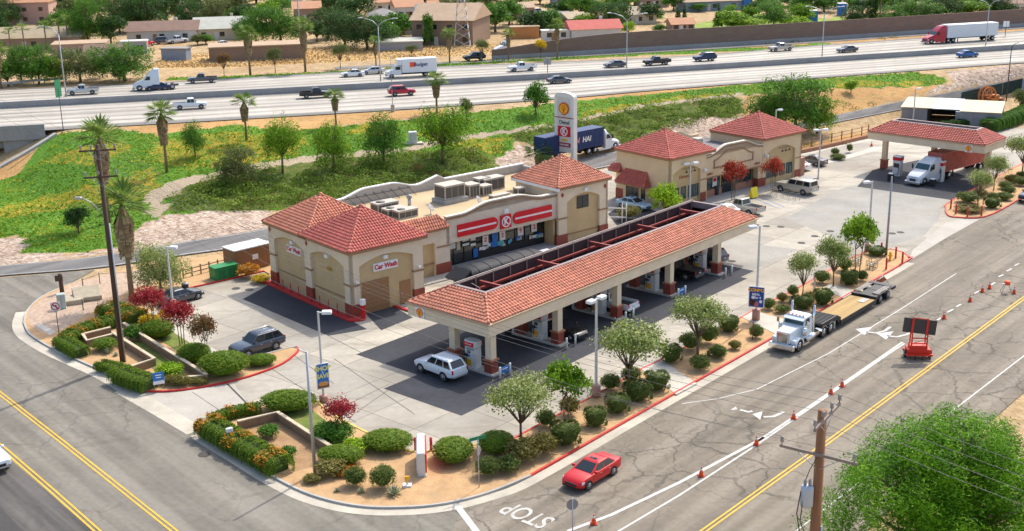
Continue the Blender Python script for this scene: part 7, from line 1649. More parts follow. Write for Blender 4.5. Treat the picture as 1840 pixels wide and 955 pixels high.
for i, (px, py) in enumerate(((1566, 485), (1538, 478))):
 t = thing('valve_cage', f'green wire cage over pipes, {"right" if i == 0 else "left"} one of the pair by the bright tree', 'cage', (*G(px, py), .1), TH_S); q = MB()
 for x in (-.6, -.2, .2, .6):
  for y in (-.35, .35): q.box(x - .02, x + .02, y - .02, y + .02, 0, .95)
 for z in (.0, .45, .93): q.box(-.62, .62, -.37, -.33, z, z + .04); q.box(-.62, .62, .33, .37, z, z + .04); q.box(-.62, -.58, -.33, .33, z, z + .04); q.box(.58, .62, -.33, .33, z, z + .04)
 q.build('cage', mat('sage_green_wire', (.22, .24, .17), .6), t); MB().tube([(-.5, 0, 0), (-.5, 0, .55), (.5, 0, .55), (.5, 0, 0)], .06, 6).build('pipe', STEEL, t)
t = thing('utility_marker', 'small yellow marker post on a white base in the corner planter', 'marker', (*G(732, 876), .1)); MB().box(-.3, .3, -.25, .25, 0, .12).build('base', WHITE, t); MB().box(-.05, .05, -.04, .04, .12, .7).build('post', YEL, t); MB().box(-.16, .16, -.05, .05, .5, .72).build('marker_plate', YEL, t)
t = thing('ground_light', 'small white floodlight standing in the left street hedge', 'lamp', (*G(415, 806), .1), R(30)); MB().cyl((0, 0, 0), (0, 0, 1.25), .03).build('stake', DARKM, t); MB().bbox(-.25, .25, -.12, .12, 1.2, 1.5, .03).build('lamp_head', WHITEM, t)
t = thing('pay_column', 'white and red pay column in front of the car wash door', 'machine', (*loc2w((.55, -.95)), .16), TH_B); MB().bbox(-.16, .16, -.16, .16, 0, 1.3, .02).build('post', RED, t); MB().bbox(-.24, .24, -.2, .2, 1.3, 1.85, .04).build('head', WHITE, t)
for (px, py, lb) in ((1286, 352, 'dark round litter bin by the left shop windows'), (1338, 338, 'dark round litter bin by the right shop windows')):
 t = thing('litter_bin', lb, 'bin', (*G(px, py), .13)); MB().lathe([(.36, 0), (.42, 1.05), (.42, 1.1), (.3, 1.18), (0, 1.2)], 14).build('body', mat('charcoal_bin', (.045, .05, .06), .6), t); MB().lathe([(.43, .9), (.43, 1.0)], 14).build('rim', DARKM, t)
t = thing('pavement_sign', 'yellow folding pavement sign behind the beige pickup', 'sign', (*G(1354, 356), .13), TH_B); q = MB(); q.add([(-.6, -.35, 0), (.6, -.35, 0), (.6, 0, 1.3), (-.6, 0, 1.3), (-.6, .35, 0), (.6, .35, 0)], [(0, 1, 2, 3), (5, 4, 3, 2), (0, 3, 4), (1, 5, 2)]); q.build('board', mat('bright_yellow_board', (.80, .62, .02), .5), t)
t = thing('gate_frame', 'white pipe gate frame beside the store tower', 'gate', (*G(1100, 402), .012), TH_B - .9); q = MB(); q.tube([(-1.2, 0, 0), (-1.2, 0, 2.2)], .08, 8); q.tube([(1.2, 0, 0), (1.2, 0, 2.6)], .06, 8); q.tube([(1.7, 0, 0), (1.7, 0, 2.6)], .06, 8); q.tube([(-1.2, 0, 1.9), (1.7, 0, 1.9)], .05, 8); q.tube([(-1.2, 0, .8), (1.7, 0, .8)], .05, 8); q.build('pipes', WHITEM, t)
q = MB(); 
t = thing('accessible_rail', 'dark row of low hoops on the accessible parking bay', 'rail', (*G(1385, 352), .012), R(-52))
for i in range(5): MB().tube([(i * 1.0, 0, 0), (i * 1.0, 0, .9), (i * 1.0 + .1, .75, .9), (i * 1.0 + .1, .75, 0)], .03, 5).build('hoop', GREYM, t)
t = thing('utility_cabinet', 'white utility cabinet on a pad on the green slope', 'cabinet', tuple(T(742, 257)), R(10)); MB().bbox(-.6, .6, -.5, .5, 0, 1.7, .04).build('body', mat('white_cabinet', (.62, .64, .66), .5), t); MB().box(-1.3, 1.5, -.8, .8, -.25, .06).build('pad', CONC, t)
# wooden rail fence beyond the shop row
t = thing('rail_fence', 'rusty post and rail fence along the frontage road beyond the shops', 'fence', (*G(1440, 268), 0)); o_ = G(1440, 268); q = MB(); ps = [G(*p) for p in ((1440, 268), (1458, 264), (1476, 260), (1494, 256), (1512, 252), (1530, 248), (1548, 244), (1560, 240))]; RF = mat('rusty_fence_timber', (.32, .15, .07), .8, var=.15)
for p in ps: q.box(p[0] - o_[0] - .07, p[0] - o_[0] + .07, p[1] - o_[1] - .07, p[1] - o_[1] + .07, 0, 1.5)
q.build('posts', RF, t)
for z in (.2, .75, 1.3): MB().tube([(p[0] - o_[0], p[1] - o_[1], z) for p in ps], .05, 4).build('rail', RF, t)
t = thing('low_wall', 'low reddish block wall below the rusty fence beyond the shops', 'wall', (*G(1440, 276), 0)); o_ = G(1440, 276); P = smooth([(G(*p)[0] - o_[0], G(*p)[1] - o_[1]) for p in ((1440, 276), (1500, 263), (1545, 252), (1570, 247))], 3); ribbon(MB(), P, -.15, .15, 0, .55).build('blocks', mat('reddish_block', (.34, .16, .09), .85, var=.12), t)
# container shed at the right
sg = G(1625, 222); sa = R(-12)
shed = thing('container_shed', 'wide pale roofed shed made of grey containers behind the truck canopy', 'shed', (*G(1700, 226), 0), R(-24))
CG = mat('grey_container', (.26, .27, .29), .6, .1, .12, .8, .1)
def corr(m, x0, x1, y, z0, z1, n, s):
 for i in range(n):
  xa = x0 + (x1 - x0) * i / n; xb = x0 + (x1 - x0) * (i + 1) / n; k = .05 if i % 2 else 0
  m.quad((xa, y + s * k, z0), (xb, y + s * k, z0), (xb, y + s * k, z1), (xa, y + s * k, z1))
m = MB(); m.box(-7.3, -3.2, 0, 11, 0, 2.7); corr(m, -7.3, -3.2, -.01, .1, 2.6, 16, -1); m.build('container', CG, shed)
m = MB(); m.box(1.4, 4.0, -1.2, 11, 0, 2.6); corr(m, 1.4, 4.0, -1.21, .1, 2.5, 12, -1); m.box(4.0, 8.4, -1.0, 1.5, 0, 2.6); m.M = rotz(math.pi / 2, 8.42, -1); corr(m, 0, 12, 0, .1, 2.5, 44, -1); m.M = None; m.box(4.0, 8.4, 1.5, 11, 0, 2.59); m.build('container', CG, shed)
MB().box(-7.5, -2.4, -.3, 11.2, 2.72, 2.84).build('roof_panel', mat('cream_roof_sheet', (.56, .47, .31), .7, var=.08), shed); MB().box(-2.39, 2.0, -.4, 11.2, 2.72, 2.86).build('roof_panel', mat('white_roof_sheet', (.74, .74, .72), .6, var=.05), shed); MB().box(2.01, 8.5, -1.3, 11.2, 2.64, 2.76).build('roof_panel', mat('cream_roof_sheet', (.56, .47, .31), .7, var=.08), shed)
MB().box(-3.2, 1.4, 10.5, 10.6, 0, 2.7).build('back_wall', DARKM, shed)
t = thing('mesh_fence', 'dark green mesh screened fence beside the frontage road at right', 'fence', (0, 0, 0)); fp = [T(*p) for p in ((1725, 190), (1760, 182), (1800, 172), (1850, 160), (1900, 150))]; o_ = fp[0]; t.location = o_; q = MB()
for a, b in zip(fp[:-1], fp[1:]): q.add([a - o_, b - o_, b - o_ + Vector((0, 0, 2.4)), a - o_ + Vector((0, 0, 2.4)), a - o_ + Vector((.06, .06, 0)), b - o_ + Vector((.06, .06, 0)), b - o_ + Vector((.06, .06, 2.4)), a - o_ + Vector((.06, .06, 2.4))], [(0, 1, 2, 3), (7, 6, 5, 4), (3, 2, 6, 7)])
q.build('mesh_screen', mat('dark_green_mesh', (.02, .045, .04), .85), t); q = MB()
for p in fp: q.cyl(p - o_, p - o_ + Vector((0, 0, 2.6)), .05, n=6)
q.build('posts', GREYM, t)
t = thing('cable_reel_machine', 'rusty orange cable reel machine beyond the container shed', 'machine', tuple(T(1772, 188)), R(20)); RO = mat('rusty_orange_machine', (.50, .17, .04), .7, var=.15); q = MB()
for y in (-.5, .5):
 n = 18; q.M = Matrix.Translation((0, y, 1.7))
 for i in range(n):
  a0, a1 = 2 * math.pi * i / n, 2 * math.pi * (i + 1) / n
  q.add([(r * math.cos(a), yy, r * math.sin(a)) for yy in (-.06, .06) for r, a in ((1.35, a0), (1.65, a0), (1.65, a1), (1.35, a1))], [(0, 1, 2, 3), (7, 6, 5, 4), (1, 5, 6, 2), (0, 3, 7, 4)])
 for i in range(4): a = math.pi * i / 4; q.tube([(1.5 * math.cos(a), 0, 1.5 * math.sin(a)), (-1.5 * math.cos(a), 0, -1.5 * math.sin(a))], .06, 5)
q.M = None; q.build('reel', RO, t); q = MB(); q.bbox(.5, 3.4, -.9, .9, .4, 1.1, .08); q.bbox(1.2, 2.4, -.7, .7, 1.1, 1.7, .08); q.cyl((-.4, 0, 1.7), (1.6, 0, 1.2), .15); q.build('carriage', RO, t)
for s in (1, -1): wheel(t, 2.4, s * 1.0, .45, .25, STEEL, s)
t = thing('box_trailer', 'grey box trailer cut by the right edge of the picture', 'trailer', tuple(T(1850, 178)), R(35)); MB().bbox(-1, 7, -1.25, 1.25, 1.0, 3.8, .05).build('box_body', mat('grey_blue_panel', (.26, .31, .38), .5), t); MB().box(-1, 7, -.5, .5, .6, .99).build('chassis', DARKM, t)
for s in (1, -1): wheel(t, .6, s * .9, .5, .5, STEEL, s)
# guard rail at the far left of the freeway
gr = [GV(*p, FZ) for p in ((-60, 164), (0, 158), (60, 152), (118, 148))]; t = thing('guard_rail', 'steel guard rail at the far left edge of the freeway', 'guard rail', tuple(gr[0])); q = MB()
for a, b in zip(gr[:-1], gr[1:]): a_, b_ = a - gr[0], b - gr[0]; q.add([a_ + Vector((0, 0, .5)), b_ + Vector((0, 0, .5)), b_ + Vector((0, 0, .95)), a_ + Vector((0, 0, .95)), a_ + Vector((0, .1, .5)), b_ + Vector((0, .1, .5)), b_ + Vector((0, .1, .95)), a_ + Vector((0, .1, .95))], [(0, 1, 2, 3), (7, 6, 5, 4), (3, 2, 6, 7), (0, 4, 5, 1)])
q.build('rail', STEEL, t); q = MB()
for i in range(10): p = gr[0].lerp(gr[3], i / 9) - gr[0]; q.box(p.x - .08, p.x + .08, p.y + .1, p.y + .25, 0, .9)
q.build('posts', GREYM, t)
# ================================================================== PLANTS
def leaf_mesh(name, C, Nn, size, tint, m, rng, asp=.55, core=None, extra=None):
 n = len(C); rv = rng.normal(size=(n, 3)); u = np.cross(Nn, rv); u /= np.linalg.norm(u, axis=1)[:, None] + 1e-9
 v = np.cross(Nn, u); v /= np.linalg.norm(v, axis=1)[:, None] + 1e-9
 s = size[:, None]
 V = np.stack([C - u * s - v * s * asp * .3, C + v * s * asp * -1.0, C + u * s + v * s * asp * .3, C + v * s * asp], 1).reshape(-1, 3)
 F = np.arange(4 * n).reshape(n, 4); T_ = tint
 if extra is not None:
  V2, F2, t2 = extra; F = np.vstack([F, F2 + len(V)]); V = np.vstack([V, V2]); T_ = np.concatenate([T_, t2])
 if core is not None:
  cx, cy, cz, rx, ry, rz = core; k = 10; P = []; Q = []
  for i in range(7):
   a = math.pi * (i / 6 - .5)
   for j in range(k): b = 2 * math.pi * j / k; P.append((cx + rx * math.cos(a) * math.cos(b), cy + ry * math.cos(a) * math.sin(b), cz + rz * math.sin(a)))
  for i in range(6):
   for j in range(k): Q.append((i * k + j, i * k + (j + 1) % k, (i + 1) * k + (j + 1) % k, (i + 1) * k + j))
  F = np.vstack([F, np.array(Q) + len(V)]); V = np.vstack([V, np.array(P)]); T_ = np.concatenate([T_, np.full(len(Q), .30)])
 me = bpy.data.meshes.new(name); me.vertices.add(len(V)); me.vertices.foreach_set('co', V.astype(np.float32).ravel())
 me.loops.add(F.size); me.loops.foreach_set('vertex_index', F.astype(np.int32).ravel())
 me.polygons.add(len(F)); me.polygons.foreach_set('loop_start', np.arange(0, F.size, 4, dtype=np.int32))
 at = me.attributes.new('tint', 'FLOAT', 'FACE'); at.data.foreach_set('value', np.clip(T_, 0, 1).astype(np.float32))
 me.materials.append(m); me.update(); return me
def crown_pts(rng, lobes, n, per=14, spread=.045, lo=.62, flat=.0, droop=0.0, box=1.0):
 L = np.array(lobes); w_ = (L[:, 3] * L[:, 4]) + .3 * L[:, 5] ** 2; k = max(1, n // per)
 li = rng.choice(len(L), k, p=w_ / w_.sum()); d = rng.normal(size=(k, 3)); d /= np.linalg.norm(d, axis=1)[:, None]
 d[:, 2] = np.where(d[:, 2] < -.35, -d[:, 2] * .6, d[:, 2]); d /= np.linalg.norm(d, axis=1)[:, None]
 if box != 1.0: e = np.sign(d) * np.abs(d) ** box; d2 = e / (np.abs(e) ** 4).sum(1)[:, None] ** .25
 else: d2 = d
 r = lo + (1.02 - lo) * rng.random(k) ** .6
 cc = L[li, :3] + d2 * L[li, 3:6] * r[:, None]; ct = np.clip(rng.normal(.48, .24, k), 0, 1)
 ci = np.repeat(np.arange(k), per); C = cc[ci] + rng.normal(size=(k * per, 3)) * spread
 if droop: C[:, 2] -= np.abs(rng.normal(size=k * per)) * droop
 Nn = d[ci] * .8 + rng.normal(size=(k * per, 3)) * .7; Nn[:, 2] += flat
 return C, Nn, np.clip(ct[ci] + rng.normal(0, .1, k * per), 0, 1)
LF = {
 'pepper': leafmat('pepper_tree_leaves', (.035, .11, .003), (.105, .27, .006), (.23, .42, .018)),
 'oak': leafmat('dark_green_leaves', (.018, .05, .012), (.045, .105, .022), (.10, .18, .04)),
 'mid': leafmat('green_leaves', (.03, .095, .012), (.08, .20, .02), (.16, .30, .04)),
 'bright': leafmat('bright_green_leaves', (.05, .125, .006), (.15, .29, .014), (.31, .45, .045)),
 'lime': leafmat('lime_green_leaves', (.10, .20, .006), (.25, .42, .012), (.42, .55, .04)),
 'olive': leafmat('grey_olive_leaves', (.06, .08, .022), (.14, .17, .05), (.26, .29, .11)),
 'airy': leafmat('pale_green_leaves', (.09, .14, .025), (.23, .29, .07), (.52, .54, .26)),
 'hedge': leafmat('hedge_leaves', (.06, .125, .010), (.14, .235, .018), (.29, .34, .05)),
 'bush': leafmat('clipped_bush_leaves', (.05, .08, .018), (.12, .165, .035), (.22, .27, .07)),
 'brown': leafmat('brownish_bush_leaves', (.09, .085, .02), (.20, .18, .045), (.32, .28, .08)),
 'red': leafmat('crimson_blossom', (.18, .014, .02), (.36, .03, .04), (.50, .11, .10)),
 'maple': leafmat('red_orange_leaves', (.18, .02, .015), (.36, .05, .03), (.48, .12, .05)),
 'rust': leafmat('rusty_leaves', (.10, .06, .02), (.22, .14, .05), (.32, .10, .06)),
 'yellow': leafmat('yellow_blossom', (.28, .20, .01), (.60, .42, .015), (.75, .55, .04)),
 'orange': leafmat('orange_blossom', (.20, .10, .01), (.50, .20, .02), (.60, .33, .04)),
 'frond': leafmat('palm_frond', (.05, .11, .018), (.14, .23, .04), (.34, .38, .12)),
 'dead': leafmat('dead_palm_skirt', (.14, .09, .04), (.30, .20, .10), (.46, .34, .18), .1),
 'agave': leafmat('grey_agave', (.12, .16, .10), (.24, .28, .17), (.40, .42, .26), .1)}
BARK = mat('grey_brown_bark', (.17, .125, .085), .9, 0, .2, 3, .2); BARKP = mat('palm_bark', (.24, .17, .11), .9, 0, .2, 3, .2, stretch=(1, 1, 6))
PROTO = {}
def trunk_mesh(name, rnd, tips, fork, r, stems=1, m=BARK):
 mb = MB()
 for s in range(stems):
  ox, oy = ((.06 * math.cos(s * 2.1), .06 * math.sin(s * 2.1)) if stems > 1 else (0, 0)); rr = r / (stems ** .5)
  f = (ox * 1.6 + rnd.uniform(-.02, .02), oy * 1.6 + rnd.uniform(-.02, .02), fork)
  mb.tube([(ox, oy, -.02), ((ox + f[0]) / 2 + rnd.uniform(-.01, .01), (oy + f[1]) / 2, fork * .5), f], [rr, rr * .8, rr * .65], 7)
  for i, t in enumerate(tips):
   if i % stems != s: continue
   md = [(f[k] + t[k]) / 2 + rnd.uniform(-.03, .03) for k in range(3)]; mb.tube([f, md, t], [rr * .5, rr * .32, rr * .12], 5)
 o = mb.build(name, m); me = o.data; bpy.data.objects.remove(o); return me
def proto(kind, seed, lobes, n, leaf, per=14, spread=.05, fork=.35, r=.03, stems=1, lo=.55, droop=0.0, flat=.2, asp=.55, tips=None, mat_='mid', bark=BARK):
 rng = np.random.default_rng(seed); rnd = random.Random(seed)
 C, Nn, t = crown_pts(rng, lobes, n, per, spread, lo, flat, droop)
 me = leaf_mesh('crown', C, Nn, leaf * rng.uniform(.7, 1.3, len(C)), t, LF[mat_], rng, asp)
 tips = [(l[0] + rnd.uniform(-.4, .4) * l[3], l[1] + rnd.uniform(-.4, .4) * l[4], l[2] + rnd.uniform(-.2, .5) * l[5]) for l in lobes for _ in range(2)] if tips is None else tips
 PROTO.setdefault(kind, []).append((me, trunk_mesh('trunk', rnd, tips, fork, r, stems, bark)))
def rl(seed, k, zc, zr, spread, r0, r1):
 rnd = random.Random(seed); return [(spread * math.cos(6.28 * i / k + rnd.uniform(-.4, .4)) * rnd.uniform(.6, 1), spread * math.sin(6.28 * i / k + rnd.uniform(-.4, .4)) * rnd.uniform(.6, 1), zc + rnd.uniform(-zr, zr), (a := rnd.uniform(r0, r1)), a, a * .85) for i in range(k)] + [(0, 0, zc + zr * .9, r1, r1, r1 * .8)]
for s in (1, 2, 3):
 proto('airy', s, rl(s, 7, .66, .10, .27, .17, .24), 4600, .019, 9, .045, .30, .022, lo=.25, mat_='airy')
 proto('oak', 10 + s, rl(10 + s, 6, .52, .16, .25, .22, .31), 2600, .034, 13, .05, .2, .04, mat_='oak')
 proto('pepper', 20 + s, rl(20 + s, 8, .54, .20, .28, .20, .29), 5200, .027, 16, .045, .28, .030, droop=.10, asp=.30, mat_='bright')
for s in (1, 2): proto('round', 30 + s, rl(30 + s, 6, .70, .08, .26, .22, .28), 3000, .030, 12, .04, .40, .022, stems=2, mat_='bright'); proto('conifer', 40 + s, [(0, 0, .12 + .1 * i, .30 * (1 - i / 9.5) + .03, .30 * (1 - i / 9.5) + .03, .08) for i in range(9)], 2200, .03, 12, .035, .2, .03, mat_='oak')
for s in (1, 2): proto('myrtle', 50 + s, rl(50 + s, 7, .74, .08, .30, .17, .24), 2000, .030, 8, .05, .45, .028, stems=3, lo=.35, mat_='red')
for s in (1, 2): proto('poplar', 60 + s, [(0, 0, .2 + .16 * i, .30, .30, .16) for i in range(5)], 1800, .04, 12, .04, .2, .03, mat_='oak')
big_l = rl(77, 10, .34, .12, .34, .19, .27) + rl(76, 8, .56, .10, .26, .16, .24) + rl(78, 5, .78, .06, .13, .14, .2)
proto('bigpepper', 77, big_l, 100000, .0088, 50, .018, .25, .03, droop=.05, asp=.24, lo=.62, mat_='pepper')
proto('thicket', 79, rl(80, 9, .5, .2, .32, .18, .26) + [(0, 0, .25, .4, .4, .25)], 9000, .020, 18, .03, .2, .03, droop=.05, asp=.35, mat_='mid')
def palm_proto(seed, skirt, hc=.80, wide=.5, n=26, m='frond'):
 rng = np.random.default_rng(seed); C = []; Nn = []; S = []; Tt = []; ex = ([], [], [])
 def fan(a, el, ln, tint, z0, k=9, wd=.5):
  d = np.array([math.cos(a) * math.cos(el), math.sin(a) * math.cos(el), math.sin(el)]); side = np.array([-math.sin(a), math.cos(a), 0]); o = np.array([0, 0, z0]); b = o + d * ln * .42
  for i in range(k):
   f = (i / (k - 1) - .5) * 2; tip = b + (d * math.cos(f * 1.25) + side * math.sin(f * 1.25)) * ln * .58 + np.array([0, 0, -.10 * ln * (1 + abs(f))]); p = side * ln * .035; mid = (b + tip) / 2 + np.array([0, 0, .02 * ln])
   q = len(ex[0]); ex[0].extend([b, mid - p, tip, mid + p]); ex[1].append((q, q + 1, q + 2, q + 3)); ex[2].append(tint + rng.normal(0, .08))
  q = len(ex[0]); ex[0].extend([o - side * .006, o + side * .006, b + side * .006, b - side * .006]); ex[1].append((q, q + 1, q + 2, q + 3)); ex[2].append(.6)
 for i in range(n): fan(rng.uniform(0, 6.28), rng.uniform(-.35, 1.2), wide * rng.uniform(.75, 1.0), rng.uniform(.25, .8), hc)
 me = leaf_mesh('crown', np.array([[0, 0, hc]]), np.array([[0, 0, 1.]]), np.array([.01]), np.array([.3]), LF[m], rng, 1, None, (np.array(ex[0]), np.array(ex[1]), np.array(ex[2])))
 sk = None
 if skirt:
  ex = ([], [], [])
  for i in range(240):
   a = rng.uniform(0, 6.28); z = hc - rng.random() * skirt; l = .12 + .05 * rng.random(); rr = wide * .17 * (1 - .6 * (hc - z) / skirt) + .015; o = np.array([math.cos(a) * .02, math.sin(a) * .02, z]); b = o + np.array([math.cos(a) * rr, math.sin(a) * rr, -l]); sd = np.array([-math.sin(a), math.cos(a), 0]) * .022
   q = len(ex[0]); ex[0].extend([o - sd * .4, o + sd * .4, b + sd, b - sd]); ex[1].append((q, q + 1, q + 2, q + 3)); ex[2].append(rng.uniform(.2, .9))
  sk = leaf_mesh('dead_skirt', np.array([[0, 0, hc - .1]]), np.array([[0, 0, 1.]]), np.array([.01]), np.array([.3]), LF['dead'], rng, 1, None, (np.array(ex[0]), np.array(ex[1]), np.array(ex[2])))
 mb = MB(); mb.tube([(0, 0, -.02), (.004, 0, hc * .5), (0, 0, hc)], [.026, .02, .02], 8); o = mb.build('trunk', BARKP); tm = o.data; bpy.data.objects.remove(o)
 return me, tm, sk
for s in (1, 2, 3): PROTO.setdefault('palm', []).append(palm_proto(s, .30, .86, .33, 40)); PROTO.setdefault('slimpalm', []).append(palm_proto(s + 5, .0, .88, .34, 26)); PROTO.setdefault('lowpalm', []).append(palm_proto(s + 8, .3, .45, .55, 34))
rt = random.Random(11)
def plant(kind, base, wpx, hpx, m=None, label=None, cat='tree', name=None, group=None, marks=None, desc=None, wk=None):
 P = T(*base); d = math.sqrt(P.x ** 2 + P.y ** 2 + (CAM_H - P.z) ** 2); wm = wpx * d / CAM_F; hm = hpx * d / CAM_F * 1.05
 pr = rt.choice(PROTO[kind]); t = thing(name or ('palm_tree' if 'palm' in kind else 'tree'), label, cat, (P.x, P.y, P.z), rt.uniform(0, 6.28), group); k = {'palm': .5, 'slimpalm': .45, 'lowpalm': 1.0}.get(kind, 1.0)
 t.scale = (wm / k, wm / k, hm) if 'palm' not in kind else (hm * .5 + wm / k * .5,) * 2 + (hm,)
 for nm, me in zip(('crown', 'trunk', 'dead_skirt'), pr):
  if me is None: continue
  o = bpy.data.objects.new(nm, me); COL.objects.link(o); o.parent = t
  if nm == 'crown' and m: o.material_slots[0].link = 'OBJECT'; o.material_slots[0].material = LF[m]
 if marks: auto(t, desc, base[0], base[1] - hpx / 2, marks)
 return t
# ---- station trees
for a in (('airy', (936, 800), 146, 130, None, 'pale airy tree in the street planter, nearest to the street name sign'), ('round', (1020, 769), 92, 122, None, 'round bright green tree just left of the pink lamp pedestal'),
          ('airy', (1131, 700), 146, 122, None, 'pale airy tree just right of the pink lamp pedestal'), ('airy', (1254, 640), 122, 106, None, 'pale airy tree in the planter left of the dark blue banner'),
          ('airy', (1441, 542), 60, 90, 'airy', 'thin airy tree just behind the white truck tractor'), ('airy', (1497, 518), 74, 90, 'airy', 'thin airy tree behind the lowboy, left of the bright green one'),
          ('round', (1541, 492), 70, 100, None, 'round bright green tree by the valve cages on the far planter'), ('myrtle', (274, 592), 64, 70, None, 'crape myrtle with crimson blossom in front of the grey sedan'),
          ('myrtle', (328, 624), 66, 78, None, 'crape myrtle with crimson blossom, middle of the row of three small trees'), ('myrtle', (371, 652), 52, 82, 'rust', 'small brown leaved tree left of the dark slate suv'),
          ('myrtle', (1317, 364), 48, 68, 'maple', 'red orange tree in front of the left shop windows'), ('myrtle', (1388, 347), 40, 58, 'maple', 'red orange tree by the right pyramid roofed shop'),
          ('oak', (1196, 392), 62, 64, 'lime', 'lime green bushy tree in front of the shop row'), ('thicket', (290, 527), 104, 100, 'airy', 'large leafy grey green tree behind the dark grey sedan'),
          ('myrtle', (613, 788), 62, 68, 'red', 'tall red flowered bush beside the shop and save banner'),
          ('airy', (1757, 372), 50, 62, None, 'thin pale tree nearest the farthest planter nose'), ('airy', (1785, 345), 50, 62, None, 'thin pale tree second from the farthest planter nose'), ('airy', (1836, 318), 70, 70, 'airy', 'pale tree at the right edge on the farthest planter')): plant(a[0], a[1], a[2], a[3], a[4], a[5])
t = plant('bigpepper', (1700, 1030), 430, 320, None, 'huge feathery pepper tree filling the lower right corner')
t.location = (*G(1715, 950, 3.2), 0); t.scale = (15.8, 15.8, 10.6)
# ---- slope trees
for a in (('pepper', (351, 282), 50, 66, 'mid', 'small green tree right of the leftmost slope palm'), ('thicket', (425, 332), 80, 76, 'olive', 'grey olive tree beside the pale gravel path'), ('pepper', (508, 312), 82, 104, 'bright', 'bright green tree on the slope, first right of the grey olive tree'),
          ('pepper', (600, 306), 72, 94, 'bright', 'bright green tree on the slope below a palm'), ('pepper', (690, 296), 80, 98, 'mid', 'mid green tree on the slope behind the braced parapet'), ('pepper', (796, 294), 108, 108, 'bright', 'largest bright green tree on the slope, right of the white cabinet'),
          ('oak', (963, 206), 50, 58, 'mid', 'lone round green tree high on the slope left of the pylon sign'), ('oak', (838, 216), 28, 40, 'olive', 'small thin tree high on the slope above the white cabinet'),
          ('thicket', (1380, 232), 90, 74, 'mid', 'green tree left in the thicket behind the shop row'), ('thicket', (1430, 238), 130, 112, 'mid', 'largest dark green tree in the thicket behind the shop row'), ('thicket', (1468, 240), 74, 70, 'bright', 'bright green tree right in the thicket behind the shop row'), ('oak', (142, 420), 46, 48, 'oak', 'dark low tree on the green slope left of the power pole'),
          ('oak', (1529, 168), 24, 22, 'bright', 'small round bright shrub tree on the dry slope'), ('oak', (1836, 205), 34, 40, 'olive', 'grey green tree at the right edge by the mesh fence')): plant(*a)
for a in (('palm', (300, 310), 50, 112, 'tall fan palm, leftmost on the green slope'), ('palm', (443, 252), 50, 74, 'fan palm on the slope below the white pickup'), ('palm', (604, 226), 46, 58, 'fan palm on the slope edge below the black pickup'), ('palm', (785, 204), 54, 66, 'fan palm on the slope right of the crimson suv'),
          ('palm', (196, 400), 70, 160, 'shaggy fan palm directly behind the top of the dark power pole'), ('palm', (238, 545), 96, 190, 'shaggy fan palm beside the leafy tree in the left planter'), ('lowpalm', (968, 302), 70, 62, 'low leafy fan palm left of the pylon sign'),
          ('palm', (450, 136), 44, 78, 'big skirted palm in front of the long brown shed'), ('palm', (549, 130), 38, 86, 'big skirted palm at the right end of the long brown shed'), ('palm', (808, 114), 30, 56, 'palm in front of the big tan apartment block'), ('palm', (676, 122), 24, 50, 'slim palm behind the rental box truck'), ('palm', (914, 108), 22, 50, 'dark palm at the left end of the sound wall'), ('palm', (1001, 106), 24, 64, 'dead looking palm before the sound wall'), ('palm', (3, 160), 34, 70, 'palm cut by the left edge of the picture')): plant(a[0], a[1], a[2], a[3], None, a[4])
for a in (('airy', (403, 138), 32, 40, 'rust', 'thin brown tree left of the big skirted shed palm'), ('airy', (495, 132), 34, 44, 'olive', 'thin grey tree in front of the long brown shed'), ('airy', (612, 124), 36, 44, 'olive', 'thin grey tree right of the long brown shed'), ('airy', (866, 112), 30, 40, 'olive', 'thin grey tree in front of the apartment block end'), ('airy', (972, 106), 26, 34, 'yellow', 'thin yellowish tree before the sound wall'), ('airy', (740, 104), 28, 22, 'olive', 'low grey bush tree beyond the rental box truck')): plant(*a)
# ---- bushes, hedges, agaves
def bush_mesh(seed, n, leaf, box, m, lo=.85, core=.8, rz=.5, z0=.5, spread=.03, per=8):
 rng = np.random.default_rng(seed); C, Nn, t = crown_pts(rng, [(0, 0, z0, .5, .5, rz)], n, per, spread, lo, .1, 0, box); C[:, 2] = np.abs(C[:, 2])
 return leaf_mesh('bush', C, Nn, leaf * rng.uniform(.7, 1.3, len(C)), t, LF[m], rng, .6, (0, 0, z0, .5 * core, .5 * core, rz * core))
BM = {'mound': [bush_mesh(i, 7500, .017, 1.0, 'hedge', .93, .92, spread=.018) for i in (7, 8)], 'ball': [bush_mesh(i, 2600, .034, 1.0, 'bush', .78, .74, spread=.05) for i in (1, 2, 9)], 'box': [bush_mesh(i, 4600, .026, .5, 'bush', .93, .95, spread=.02) for i in (3, 4)], 'loose': [bush_mesh(i, 1700, .048, 1.0, 'brown', .55, .6, spread=.06) for i in (5, 6)]}
BMK = [('the street name sign', 860, 840), ('the white monument sign', 758, 830), ('the pink lamp pedestal', 1071, 712), ('the wide walkway', 1200, 680), ('the dark blue banner', 1358, 560), ('the white truck', 1420, 600), ('the bare street pole', 566, 850), ('the grey sign back', 1462, 530), ('the yellow hydrant', 1599, 470), ('the farthest planter posts', 1738, 388), ('the middle crape myrtle', 328, 600), ('the dark power pole', 220, 650), ('the blue lawn sign', 287, 690), ('the red flowered bush', 613, 770)]
CH = {'bush': 'clipped dark green bush', 'brown': 'brownish bush', 'hedge': 'green mounded hedge bush', 'lime': 'lime green shrub', 'mid': 'fresh green shrub', 'yellow': 'yellow flowering shrub', 'orange': 'orange flowering shrub'}
